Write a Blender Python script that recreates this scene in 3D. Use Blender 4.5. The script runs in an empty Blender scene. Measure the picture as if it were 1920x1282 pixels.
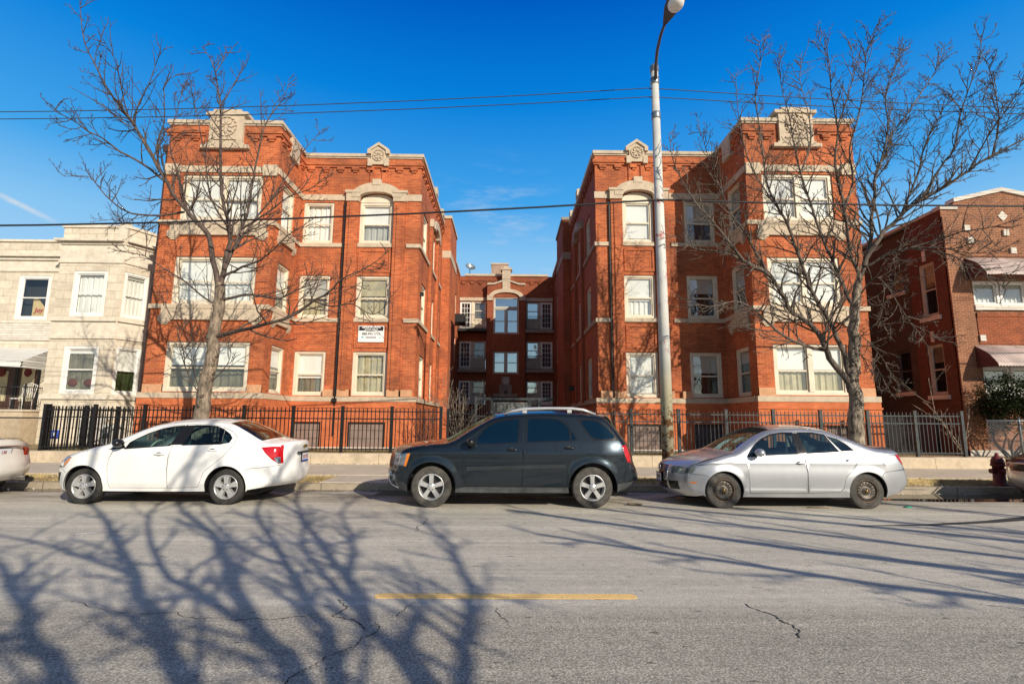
import bpy, bmesh, math, random
from mathutils import Vector, Matrix
from mathutils.kdtree import KDTree
from mathutils.geometry import delaunay_2d_cdt
import numpy as np
random.seed(11)
R = math.radians
sc = bpy.context.scene
col = sc.collection
ROOT = {}

# ------------------------------------------------------------------ materials
def new_mat(name):
    m = bpy.data.materials.new(name); m.use_nodes = True
    nt = m.node_tree; b = nt.nodes['Principled BSDF']
    return m, nt, b
def setp(b, **k):
    for a, v in k.items():
        b.inputs[a].default_value = v
def rgba(c): return (c[0], c[1], c[2], 1.0)
def mixc(nt, fac, a, b, blend='MIX'):
    n = nt.nodes.new('ShaderNodeMix'); n.data_type = 'RGBA'; n.blend_type = blend
    for i, v in ((0, fac), (6, a), (7, b)):
        if hasattr(v, 'is_linked') or hasattr(v, 'links'): nt.links.new(v, n.inputs[i])
        elif isinstance(v, (tuple, list)): n.inputs[i].default_value = rgba(v)
        else: n.inputs[i].default_value = v
    return n.outputs[2]
def noise(nt, vec, scale, detail=4, rough=.55, dist=0):
    n = nt.nodes.new('ShaderNodeTexNoise'); n.inputs['Scale'].default_value = scale
    n.inputs['Detail'].default_value = detail; n.inputs['Roughness'].default_value = rough
    n.inputs['Distortion'].default_value = dist
    if vec is not None: nt.links.new(vec, n.inputs['Vector'])
    return n.outputs['Fac']
def ramp(nt, fac, lo, hi, clo=(0,0,0), chi=(1,1,1)):
    n = nt.nodes.new('ShaderNodeValToRGB'); nt.links.new(fac, n.inputs[0])
    n.color_ramp.elements[0].position = lo; n.color_ramp.elements[1].position = hi
    n.color_ramp.elements[0].color = rgba(clo); n.color_ramp.elements[1].color = rgba(chi)
    return n.outputs[0]
def pos(nt, scale=(1,1,1)):
    g = nt.nodes.new('ShaderNodeNewGeometry')
    m = nt.nodes.new('ShaderNodeMapping'); m.inputs['Scale'].default_value = scale
    nt.links.new(g.outputs['Position'], m.inputs['Vector'])
    return m.outputs['Vector']
def bump(nt, b, h, strength=.3, dist=.01):
    n = nt.nodes.new('ShaderNodeBump'); n.inputs['Strength'].default_value = strength; n.inputs['Distance'].default_value = dist
    nt.links.new(h, n.inputs['Height']); nt.links.new(n.outputs[0], b.inputs['Normal'])
def simple(name, c, rough=.6, metal=0, var=.12, scale=6, coat=0, spec=.5, bmp=0):
    m, nt, b = new_mat(name)
    setp(b, Roughness=rough, Metallic=metal); b.inputs['Specular IOR Level'].default_value = spec
    b.inputs['Coat Weight'].default_value = coat; b.inputs['Coat Roughness'].default_value = .04
    if var:
        f = noise(nt, pos(nt), scale, 5)
        d = tuple(max(0, v*(1-var*2)) for v in c); e = tuple(min(1, v*(1+var)) for v in c)
        nt.links.new(ramp(nt, f, .3, .7, d, e), b.inputs['Base Color'])
        if bmp: bump(nt, b, noise(nt, pos(nt), scale*5, 4), bmp, .02)
    else: b.inputs['Base Color'].default_value = rgba(c)
    return m
def brick(name, c1, c2, mortar, dirt=.35, bw=.215, rh=.0675, ms=.008, bias=0.0, stain=(.04,.03,.025)):
    m, nt, b = new_mat(name)
    g = nt.nodes.new('ShaderNodeNewGeometry'); s = nt.nodes.new('ShaderNodeSeparateXYZ'); nt.links.new(g.outputs['Position'], s.inputs[0])
    a = nt.nodes.new('ShaderNodeMath'); a.operation = 'ADD'; nt.links.new(s.outputs[0], a.inputs[0]); nt.links.new(s.outputs[1], a.inputs[1])
    c = nt.nodes.new('ShaderNodeCombineXYZ'); nt.links.new(a.outputs[0], c.inputs[0]); nt.links.new(s.outputs[2], c.inputs[1])
    t = nt.nodes.new('ShaderNodeTexBrick'); nt.links.new(c.outputs[0], t.inputs['Vector'])
    t.inputs['Scale'].default_value = 1; t.inputs['Brick Width'].default_value = bw; t.inputs['Row Height'].default_value = rh
    t.inputs['Mortar Size'].default_value = ms; t.inputs['Mortar Smooth'].default_value = .3; t.inputs['Bias'].default_value = bias
    t.inputs['Color1'].default_value = rgba(c1); t.inputs['Color2'].default_value = rgba(c2); t.inputs['Mortar'].default_value = rgba(mortar)
    p = pos(nt)
    f1 = ramp(nt, noise(nt, p, .55, 6, .65), .42, .75)
    f2 = noise(nt, p, 2.3, 5, .6)
    cc = mixc(nt, .5, t.outputs['Color'], ramp(nt, f2, .25, .8, (.55,.5,.48), (1.35,1.3,1.25)), 'MULTIPLY')
    pv = pos(nt, (3.5, 3.5, .25))
    f3 = ramp(nt, noise(nt, pv, 1.0, 4, .6), .52, .8)
    mu = nt.nodes.new('ShaderNodeMath'); mu.operation = 'MULTIPLY'; nt.links.new(f1, mu.inputs[0]); mu.inputs[1].default_value = dirt
    cc = mixc(nt, mu.outputs[0], cc, stain)
    mu2 = nt.nodes.new('ShaderNodeMath'); mu2.operation = 'MULTIPLY'; nt.links.new(f3, mu2.inputs[0]); mu2.inputs[1].default_value = dirt*.7
    cc = mixc(nt, mu2.outputs[0], cc, tuple(v*.3 for v in c1))
    nt.links.new(cc, b.inputs['Base Color']); setp(b, Roughness=.88)
    b.inputs['Specular IOR Level'].default_value = .25
    bump(nt, b, t.outputs['Fac'], -.35, .006)
    return m
def stone(name, c, stain=.5, sc_=1.2, block=None, mort=(.3,.26,.2)):
    m, nt, b = new_mat(name); p = pos(nt)
    f = noise(nt, p, sc_*4, 6, .65)
    cc = ramp(nt, f, .25, .8, tuple(v*.72 for v in c), tuple(min(1, v*1.12) for v in c))
    if block:
        g = nt.nodes.new('ShaderNodeNewGeometry'); s = nt.nodes.new('ShaderNodeSeparateXYZ'); nt.links.new(g.outputs['Position'], s.inputs[0])
        a = nt.nodes.new('ShaderNodeMath'); a.operation = 'ADD'; nt.links.new(s.outputs[0], a.inputs[0]); nt.links.new(s.outputs[1], a.inputs[1])
        c2 = nt.nodes.new('ShaderNodeCombineXYZ'); nt.links.new(a.outputs[0], c2.inputs[0]); nt.links.new(s.outputs[2], c2.inputs[1])
        t = nt.nodes.new('ShaderNodeTexBrick'); nt.links.new(c2.outputs[0], t.inputs['Vector'])
        t.inputs['Scale'].default_value = 1; t.inputs['Brick Width'].default_value = block[0]; t.inputs['Row Height'].default_value = block[1]
        t.inputs['Mortar Size'].default_value = .012; t.inputs['Mortar Smooth'].default_value = .5
        t.inputs['Color1'].default_value = (1.05,1.03,1,1); t.inputs['Color2'].default_value = (.88,.86,.83,1); t.inputs['Mortar'].default_value = rgba((.72,.68,.62))
        cc = mixc(nt, 1.0, cc, t.outputs['Color'], 'MULTIPLY')
        h = mixc(nt, .75, t.outputs['Fac'], noise(nt, pos(nt, (1, 1, 2.2)), 3.5, 6, .65))
        bump(nt, b, h, .7, .045)
    else:
        bump(nt, b, f, .25, .01)
    f2 = ramp(nt, noise(nt, pos(nt, (1, 1, .5)), sc_, 5, .7), .5, .78)
    mu = nt.nodes.new('ShaderNodeMath'); mu.operation = 'MULTIPLY'; nt.links.new(f2, mu.inputs[0]); mu.inputs[1].default_value = stain
    cc = mixc(nt, mu.outputs[0], cc, tuple(v*.33 for v in c))
    nt.links.new(cc, b.inputs['Base Color']); setp(b, Roughness=.85)
    return m
def glass(name, tint, gloss=(1,1,1), base_refl=.10, rough=.01):
    m = bpy.data.materials.new(name); m.use_nodes = True; nt = m.node_tree; nt.nodes.clear()
    o = nt.nodes.new('ShaderNodeOutputMaterial'); t = nt.nodes.new('ShaderNodeBsdfTransparent'); t.inputs[0].default_value = rgba(tint)
    g = nt.nodes.new('ShaderNodeBsdfGlossy'); g.inputs['Color'].default_value = rgba(gloss); g.inputs['Roughness'].default_value = rough
    l = nt.nodes.new('ShaderNodeLayerWeight'); l.inputs['Blend'].default_value = .5
    pw = nt.nodes.new('ShaderNodeMath'); pw.operation = 'POWER'; nt.links.new(l.outputs['Facing'], pw.inputs[0]); pw.inputs[1].default_value = 3.5
    mr = nt.nodes.new('ShaderNodeMapRange'); nt.links.new(pw.outputs[0], mr.inputs[0])
    mr.inputs[3].default_value = base_refl; mr.inputs[4].default_value = .9
    mx = nt.nodes.new('ShaderNodeMixShader'); nt.links.new(mr.outputs[0], mx.inputs[0]); nt.links.new(t.outputs[0], mx.inputs[1]); nt.links.new(g.outputs[0], mx.inputs[2])
    # old panes are not perfectly flat
    bp = nt.nodes.new('ShaderNodeBump'); bp.inputs['Strength'].default_value = .06; bp.inputs['Distance'].default_value = .05
    nt.links.new(noise(nt, pos(nt), 2.2, 2), bp.inputs['Height']); nt.links.new(bp.outputs[0], g.inputs['Normal'])
    nt.links.new(mx.outputs[0], o.inputs[0]); return m

M = {}
M['brick'] = brick('orange_brick', (.63,.165,.055), (.40,.085,.030), (.56,.26,.145), .62)
M['brick_base'] = brick('painted_base_brick', (.66,.20,.085), (.56,.155,.06), (.58,.20,.09), .24, ms=.005)
M['brick_court_shaded'] = brick('shaded_court_brick', (.36,.095,.042), (.26,.065,.03), (.30,.14,.085), .45)  # darker copy of the orange brick, court shade put into its colour
M['brick_brown'] = brick('brown_face_brick', (.34,.135,.060), (.21,.075,.038), (.42,.26,.18), .45, ms=.011)
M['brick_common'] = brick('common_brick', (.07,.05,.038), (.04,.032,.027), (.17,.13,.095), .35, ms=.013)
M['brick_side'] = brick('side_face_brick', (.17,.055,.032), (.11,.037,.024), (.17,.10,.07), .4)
M['brick_red'] = brick('red_spandrel_brick', (.34,.085,.035), (.22,.055,.024), (.36,.15,.08), .45, ms=.012)
M['brick_chimney'] = brick('chimney_brick', (.34,.15,.09), (.26,.08,.045), (.55,.45,.36), .2, ms=.022)
M['lime'] = stone('trim_limestone', (.62,.51,.38), .40)
M['lime_stained'] = stone('brick_stained_limestone', (.66,.36,.20), .3)
M['lime_shaded'] = stone('shaded_limestone', (.34,.29,.24), .5)  # trim limestone with the shade of the court mixed into its colour
M['grey_rough'] = stone('rock_faced_limestone', (.77,.70,.585), .22, .7, (.72, .36))
M['grey_smooth'] = stone('smooth_limestone', (.78,.71,.595), .30, .9)
M['white_stone'] = stone('white_ledge_stone', (.78,.74,.68), .1, .8, (.9, .11))
M['coping'] = stone('coping_stone', (.60,.51,.39), .4)
M['concrete'] = stone('old_concrete', (.62,.51,.37), .5, 1.6)
M['sidewalk'] = stone('sidewalk_concrete', (.64,.56,.45), .25, .5)
M['kerbstone'] = stone('kerb_concrete', (.40,.34,.26), .5, 1.2)
M['cream'] = simple('cream_frame_paint', (.74,.66,.52), .55, 0, .07, 2)
M['frame_shaded'] = simple('shaded_grey_frame_paint', (.52,.50,.44), .55, 0, .08, 2)  # frame colour dulled to carry the shade of unlit walls
M['white'] = simple('white_vinyl', (.84,.83,.80), .45, 0, .04, 2)
M['pane'] = glass('window_pane', (.95,.97,.96), (.95,.98,1), .14)
M['pane_mirror'] = glass('bright_window_pane', (.55,.66,.70), (.9,1,1), .55)
M['shade'] = simple('white_roller_shade', (.88,.87,.83), .9, 0, .05, 1.2)
M['shade_grey'] = simple('grey_blind', (.50,.50,.46), .9, 0, .08, 1.2)
M['curtain'] = simple('beige_curtain', (.52,.46,.30), .95, 0, .15, 3)
M['curtain_dim'] = simple('dim_curtain', (.22,.20,.15), .95, 0, .2, 3)
M['room'] = simple('dark_room', (.03,.03,.03), .9, 0, 0)
M['room_blue'] = simple('dim_blue_room', (.05,.07,.09), .9, 0, 0)
M['iron'] = simple('black_iron', (.012,.012,.013), .4, 0, .2, 5)
M['iron_grey'] = simple('weathered_grey_iron', (.05,.06,.064), .42, .3, .25, 8)
M['galv'] = simple('galvanised_steel', (.27,.31,.34), .4, .6, .1, 6)
M['board'] = simple('grey_boarding', (.27,.20,.17), .85, 0, .12, 3)
M['board_dark'] = simple('dark_boarding', (.10,.09,.10), .85, 0, .1, 3)
M['black'] = simple('black_plastic', (.012,.012,.013), .5, 0, 0)
M['trim_black'] = simple('gloss_black_trim', (.012,.012,.014), .2, 0, 0)
M['rubber'] = simple('tyre_rubber', (.035,.033,.031), .8, 0, .25, 14)
M['rubber_dusty'] = simple('dusty_tyre_rubber', (.075,.070,.063), .85, 0, .25, 10)
M['alloy'] = simple('silver_alloy', (.62,.62,.62), .32, .55, .06, 5)
M['steel_rim'] = simple('black_steel_rim', (.15,.13,.11), .5, .3, .35, 14)
M['rust_rim'] = simple('rusty_rim_lip', (.14,.10,.075), .6, .4, .3, 18)
M['chrome'] = simple('chrome', (.75,.75,.76), .12, 1, 0)
M['red_lamp'] = simple('red_lamp_lens', (.50,.006,.010), .12, 0, 0, coat=1)
M['amber_lamp'] = simple('amber_lens', (.85,.24,.015), .15, 0, 0, coat=1)
M['clear_lamp'] = simple('clear_lamp_lens', (.42,.48,.55), .08, .75, .3, 25, coat=1)
M['hazy_lamp'] = simple('hazy_lamp_lens', (.20,.23,.22), .2, .2, .3, 9, coat=.8)
M['plate'] = simple('plate_white', (.72,.74,.78), .4, 0, 0)
M['plate_ink'] = simple('plate_ink', (.30,.05,.06), .5, 0, 0)
M['blue'] = simple('blue_sign_paint', (.05,.10,.5), .5, 0, 0)
M['gold'] = simple('gold_emblem', (.30,.20,.05), .3, .8, 0)
M['seat'] = simple('seat_fabric', (.035,.042,.045), .9, 0, .1, 8)
M['seat_grey'] = simple('grey_seat_fabric', (.10,.14,.145), .9, 0, .1, 8)
M['wheel_cream'] = simple('pale_steering_wheel', (.55,.56,.42), .5, 0, 0)
M['ink'] = simple('black_ink', (.01,.012,.02), .6, 0, 0)
M['red_ink'] = simple('red_marker', (.45,.02,.02), .6, 0, 0)
M['teal'] = simple('teal_print', (.03,.40,.55), .6, 0, 0)
M['paper'] = simple('buff_paper', (.68,.52,.25), .8, 0, .05)
M['sign_white'] = simple('sign_white', (.82,.82,.82), .5, 0, 0)
M['wire'] = simple('black_cable', (.012,.012,.015), .6, 0, 0)
M['wire_far'] = simple('blue_black_cable', (.03,.05,.09), .6, 0, 0)
def worn(name, c, under):
    m, nt, b = new_mat(name); p = pos(nt)
    f = ramp(nt, noise(nt, p, 26, 5, .75), .50, .62); g_ = ramp(nt, noise(nt, pos(nt, (9, .6, 1)), 1.0, 3), .60, .66)
    cc = mixc(nt, f, c, tuple(.5*(q+w) for q, w in zip(c, under))); cc = mixc(nt, g_, cc, under)
    nt.links.new(cc, b.inputs['Base Color']); setp(b, Roughness=.85); return m
M['yellow'] = worn('worn_yellow_paint', (.95,.62,.22), (.45,.38,.27))
M['worn_white'] = simple('worn_white_paint', (.88,.86,.82), .85, 0, .2, 6)
M['awning_white'] = simple('white_metal_awning', (.80,.80,.78), .5, 0, .05, 2)
M['awning_pink'] = simple('faded_pink_awning', (.50,.40,.37), .6, 0, .18, 2.5)
M['awning_maroon'] = simple('maroon_awning_side', (.11,.035,.04), .6, 0, .15, 3)
M['hydrant'] = simple('dark_red_hydrant_paint', (.16,.022,.022), .55, 0, .15, 9)
M['roof'] = simple('roof_tar', (.05,.05,.05), .95, 0, .2, 2)
M['screen'] = simple('perforated_screen', (.13,.14,.14), .6, .2, .3, 9)
M['brown_wood'] = simple('brown_door_paint', (.08,.04,.03), .5, 0, .2, 4)
M['plant_red'] = simple('red_flowers', (.16,.02,.02), .8, 0, .3, 9)
M['plant_green'] = simple('house_plant_leaf', (.04,.08,.02), .8, 0, .3, 9)
M['crack'] = simple('crack_dark', (.03,.028,.025), .95, 0, .2, 9)
M['tar'] = simple('tar_patch', (.05,.047,.045), .8, 0, .25, 5)
M['debris'] = simple('litter_brown', (.30,.22,.14), .9, 0, .2, 9)
M['litter_green'] = simple('litter_green', (.02,.30,.20), .5, 0, 0)

def car_paint(name, c, metal, rough, dust=0, dustc=(.16,.14,.12)):
    m, nt, b = new_mat(name); setp(b, Roughness=rough, Metallic=metal)
    b.inputs['Coat Weight'].default_value = 1; b.inputs['Coat Roughness'].default_value = .05
    p = pos(nt); f = noise(nt, p, 1.8, 5)
    cc = ramp(nt, f, .3, .75, tuple(v*.88 for v in c), tuple(min(1, v*1.06) for v in c))
    if dust:
        g = nt.nodes.new('ShaderNodeNewGeometry'); s = nt.nodes.new('ShaderNodeSeparateXYZ'); nt.links.new(g.outputs['Position'], s.inputs[0])
        mr = nt.nodes.new('ShaderNodeMapRange'); nt.links.new(s.outputs[2], mr.inputs[0])
        mr.inputs[1].default_value = .15; mr.inputs[2].default_value = .95; mr.inputs[3].default_value = dust; mr.inputs[4].default_value = .04
        n2 = ramp(nt, noise(nt, pos(nt, (2, 2, .6)), 5, 6, .7), .2, .75)
        mu = nt.nodes.new('ShaderNodeMath'); mu.operation = 'MULTIPLY'; nt.links.new(mr.outputs[0], mu.inputs[0]); nt.links.new(n2, mu.inputs[1])
        cc = mixc(nt, mu.outputs[0], cc, dustc)
        r2 = nt.nodes.new('ShaderNodeMapRange'); nt.links.new(mu.outputs[0], r2.inputs[0]); r2.inputs[3].default_value = .03; r2.inputs[4].default_value = .6
        nt.links.new(r2.outputs[0], b.inputs['Coat Roughness'])
    nt.links.new(cc, b.inputs['Base Color'])
    return m
M['paint_white'] = car_paint('white_car_paint', (.90,.90,.89), 0, .35, .12, (.45,.42,.38))
M['paint_pearl'] = car_paint('pearl_white_car_paint', (.76,.74,.68), 0, .35, .15, (.45,.42,.38))
M['paint_dark'] = car_paint('dark_blue_car_paint', (.013,.024,.036), .65, .27, .10, (.09,.095,.10))
M['paint_silver'] = car_paint('silver_car_paint', (.58,.60,.64), .75, .38, .22, (.40,.38,.35))
M['mould_dark'] = simple('dark_door_moulding', (.022,.028,.034), .35, 0, .2, 9)
M['paint_maroon'] = car_paint('dark_maroon_car_paint', (.05,.012,.014), .2, .3, .1)
M['cladding'] = simple('grey_lower_cladding', (.06,.065,.07), .5, 0, .2, 9)
M['car_glass'] = glass('clear_car_glass', (.52,.68,.68), (.8,.95,1), .07)
M['car_glass_teal'] = glass('dusty_car_glass', (.58,.79,.83), (.6,.9,1), .12, .03)
M['car_glass_dark'] = glass('tinted_car_glass', (.05,.12,.16), (.35,.85,1), .14)  # blue gloss colour puts a sky reflection into the tinted glass
M['rear_glass'] = glass('brown_rear_glass', (.12,.10,.085), (1,.9,.8), .08)

def bark(name, c, c2):
    m, nt, b = new_mat(name)
    f = noise(nt, pos(nt, (1, 1, .35)), 14, 6, .7)
    f2 = ramp(nt, noise(nt, pos(nt), 3.2, 4, .6), .35, .65, (.75,.75,.75), (1.15,1.12,1.08))
    nt.links.new(mixc(nt, 1.0, ramp(nt, f, .38, .62, c2, c), f2, 'MULTIPLY'), b.inputs['Base Color']); setp(b, Roughness=.9)
    bump(nt, b, f, 1.0, .035); return m
M['bark'] = bark('grey_brown_bark', (.36,.29,.22), (.09,.068,.05))
M['bark_pale'] = bark('pale_bark', (.44,.37,.29), (.06,.047,.036))
M['bark_twig'] = bark('dark_brown_twig_bark', (.155,.115,.095), (.05,.035,.032))
M['bark_twig_pale'] = bark('grey_twig_bark', (.20,.165,.135), (.06,.047,.04))
M['bark_dark'] = bark('dark_twig_bark', (.075,.05,.045), (.035,.022,.022))
M['leaf'] = simple('evergreen_leaf', (.024,.038,.014), .9, 0, .4, 5, spec=.1)

def pole_paint():
    m, nt, b = new_mat('flaking_white_pole_paint'); p = pos(nt)
    g = nt.nodes.new('ShaderNodeNewGeometry'); s = nt.nodes.new('ShaderNodeSeparateXYZ'); nt.links.new(g.outputs['Position'], s.inputs[0])
    f = noise(nt, p, 7, 7, .7)
    mr = nt.nodes.new('ShaderNodeMapRange'); nt.links.new(s.outputs[2], mr.inputs[0])
    mr.inputs[1].default_value = 1.5; mr.inputs[2].default_value = 2.5; mr.inputs[3].default_value = .06; mr.inputs[4].default_value = -.12
    ad = nt.nodes.new('ShaderNodeMath'); nt.links.new(f, ad.inputs[0]); nt.links.new(mr.outputs[0], ad.inputs[1])
    base = mixc(nt, ramp(nt, noise(nt, p, 2.5, 4), .4, .7), (.62,.62,.58), (.48,.50,.50))
    low = nt.nodes.new('ShaderNodeMapRange'); nt.links.new(s.outputs[2], low.inputs[0]); low.inputs[1].default_value = 2.2; low.inputs[2].default_value = 3.1; low.inputs[3].default_value = .7; low.inputs[4].default_value = 0
    base = mixc(nt, low.outputs[0], base, (.50,.44,.24))
    red = nt.nodes.new('ShaderNodeMapRange'); nt.links.new(noise(nt, pos(nt, (1.5, 1.5, .8)), 3.1, 5, .7), red.inputs[0]); red.inputs[1].default_value = .56; red.inputs[2].default_value = .62
    z1 = nt.nodes.new('ShaderNodeMapRange'); nt.links.new(s.outputs[2], z1.inputs[0]); z1.inputs[1].default_value = 3.0; z1.inputs[2].default_value = 3.4; 
    z2 = nt.nodes.new('ShaderNodeMapRange'); nt.links.new(s.outputs[2], z2.inputs[0]); z2.inputs[1].default_value = 6.9; z2.inputs[2].default_value = 7.4; z2.inputs[3].default_value = 1; z2.inputs[4].default_value = 0
    m1 = nt.nodes.new('ShaderNodeMath'); m1.operation = 'MULTIPLY'; nt.links.new(z1.outputs[0], m1.inputs[0]); nt.links.new(z2.outputs[0], m1.inputs[1])
    m2 = nt.nodes.new('ShaderNodeMath'); m2.operation = 'MULTIPLY'; nt.links.new(m1.outputs[0], m2.inputs[0]); nt.links.new(red.outputs[0], m2.inputs[1])
    base = mixc(nt, m2.outputs[0], base, (.42,.10,.09))
    cc = mixc(nt, ramp(nt, ad.outputs[0], .54, .60), base, (.20,.09,.035))
    nt.links.new(cc, b.inputs['Base Color']); setp(b, Roughness=.65); return m
M['pole'] = pole_paint()

def asphalt():
    m, nt, b = new_mat('worn_asphalt'); p = pos(nt)
    g = nt.nodes.new('ShaderNodeNewGeometry'); s = nt.nodes.new('ShaderNodeSeparateXYZ'); nt.links.new(g.outputs['Position'], s.inputs[0])
    fine = noise(nt, p, 55, 3, .75)
    mid = noise(nt, p, 9, 6, .7)
    big = noise(nt, pos(nt, (.18, .9, 1)), 1.1, 5, .6)
    far = ramp(nt, fine, .32, .68, (.40,.375,.325), (.74,.695,.605))
    v = nt.nodes.new('ShaderNodeTexVoronoi'); v.inputs['Scale'].default_value = 62; nt.links.new(p, v.inputs['Vector'])
    near = mixc(nt, .6, ramp(nt, fine, .36, .66, (.27,.25,.215), (.82,.765,.665)), ramp(nt, v.outputs['Distance'], .05, .6, (.82,.765,.665), (.22,.20,.165)))
    e = nt.nodes.new('ShaderNodeMapRange'); nt.links.new(s.outputs[1], e.inputs[0]); e.inputs[1].default_value = 4.35; e.inputs[2].default_value = 4.75
    cc = mixc(nt, e.outputs[0], near, far)
    cc = mixc(nt, .75, cc, ramp(nt, mid, .25, .8, (.72,.72,.72), (1.22,1.21,1.2)), 'MULTIPLY')
    cc = mixc(nt, .8, cc, ramp(nt, big, .3, .72, (.86,.86,.86), (1.18,1.17,1.15)), 'MULTIPLY')
    lane = noise(nt, pos(nt, (.05, 2.2, 1)), 1.0, 5, .6)
    cc = mixc(nt, .7, cc, ramp(nt, lane, .3, .7, (.82,.82,.82), (1.18,1.18,1.17)), 'MULTIPLY')
    scr = noise(nt, pos(nt, (.12, 9, 1)), 1.0, 4, .6)
    cc = mixc(nt, .6, cc, ramp(nt, scr, .34, .66, (.85,.85,.85), (1.16,1.15,1.13)), 'MULTIPLY')
    pit = ramp(nt, noise(nt, pos(nt, (.6, 1.6, 1)), 13, 2, .5), .66, .72)
    pm_ = nt.nodes.new('ShaderNodeMath'); pm_.operation = 'MULTIPLY'; nt.links.new(pit, pm_.inputs[0]); pm_.inputs[1].default_value = .65
    cc = mixc(nt, pm_.outputs[0], cc, (.07,.062,.055))
    spot = ramp(nt, noise(nt, pos(nt, (1, 1.6, 1)), 2.3, 6, .75), .60, .70)
    sm = nt.nodes.new('ShaderNodeMath'); sm.operation = 'MULTIPLY'; nt.links.new(spot, sm.inputs[0]); sm.inputs[1].default_value = .45
    cc = mixc(nt, sm.outputs[0], cc, (.12,.11,.10))
    # oily, damp strip along the parked cars and gutter
    d = nt.nodes.new('ShaderNodeMapRange'); nt.links.new(s.outputs[1], d.inputs[0]); d.inputs[1].default_value = 9.3; d.inputs[2].default_value = 11.5
    w = ramp(nt, noise(nt, pos(nt, (.5, 1.4, 1)), 1.6, 6, .65), .36, .62)
    mu = nt.nodes.new('ShaderNodeMath'); mu.operation = 'MULTIPLY'; nt.links.new(d.outputs[0], mu.inputs[0]); nt.links.new(w, mu.inputs[1])
    cc = mixc(nt, mu.outputs[0], cc, ramp(nt, noise(nt, p, 3.5, 5, .7), .4, .6, (.045,.036,.028), (.20,.155,.105)))
    # loose dark stones worn out of the near lane
    w2 = ramp(nt, noise(nt, pos(nt, (.5, 2.2, 1)), 1.2, 5, .7), .55, .72); 
    bd = nt.nodes.new('ShaderNodeMapRange'); nt.links.new(s.outputs[1], bd.inputs[0]); bd.inputs[1].default_value = 4.7; bd.inputs[2].default_value = 3.7
    pk = ramp(nt, noise(nt, p, 38, 2), .55, .62)
    m3 = nt.nodes.new('ShaderNodeMath'); m3.operation = 'MULTIPLY'; nt.links.new(w2, m3.inputs[0]); nt.links.new(pk, m3.inputs[1])
    m4 = nt.nodes.new('ShaderNodeMath'); m4.operation = 'MULTIPLY'; nt.links.new(m3.outputs[0], m4.inputs[0]); nt.links.new(bd.outputs[0], m4.inputs[1])
    cc = mixc(nt, m4.outputs[0], cc, (.03,.028,.025))
    nt.links.new(cc, b.inputs['Base Color']); setp(b, Roughness=.9); b.inputs['Specular IOR Level'].default_value = .3
    bump(nt, b, fine, .5, .012); return m
M['asphalt'] = asphalt()
def soil():
    m, nt, b = new_mat('dead_grass_soil'); p = pos(nt)
    f = noise(nt, p, 16, 6, .75); f2 = noise(nt, p, 1.5, 4)
    c = mixc(nt, ramp(nt, f2, .4, .6), ramp(nt, f, .3, .7, (.13,.09,.05), (.48,.35,.18)), ramp(nt, f, .3, .7, (.15,.12,.06), (.52,.42,.22)))
    nt.links.new(c, b.inputs['Base Color']); setp(b, Roughness=1); bump(nt, b, f, .8, .05); return m
M['soil'] = soil()
M['blade'] = simple('dry_grass_blade', (.56,.43,.20), .9, 0, .3, 1.5)
M['blade_green'] = simple('olive_grass_blade', (.15,.15,.035), .9, 0, .3, 1.5)
def water():
    m, nt, b = new_mat('puddle_water'); setp(b, Roughness=.03); b.inputs['Base Color'].default_value = (.012,.011,.01,1)
    b.inputs['Specular IOR Level'].default_value = .9
    bump(nt, b, noise(nt, pos(nt), 6, 3), .05, .01); return m
M['water'] = water()

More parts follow.
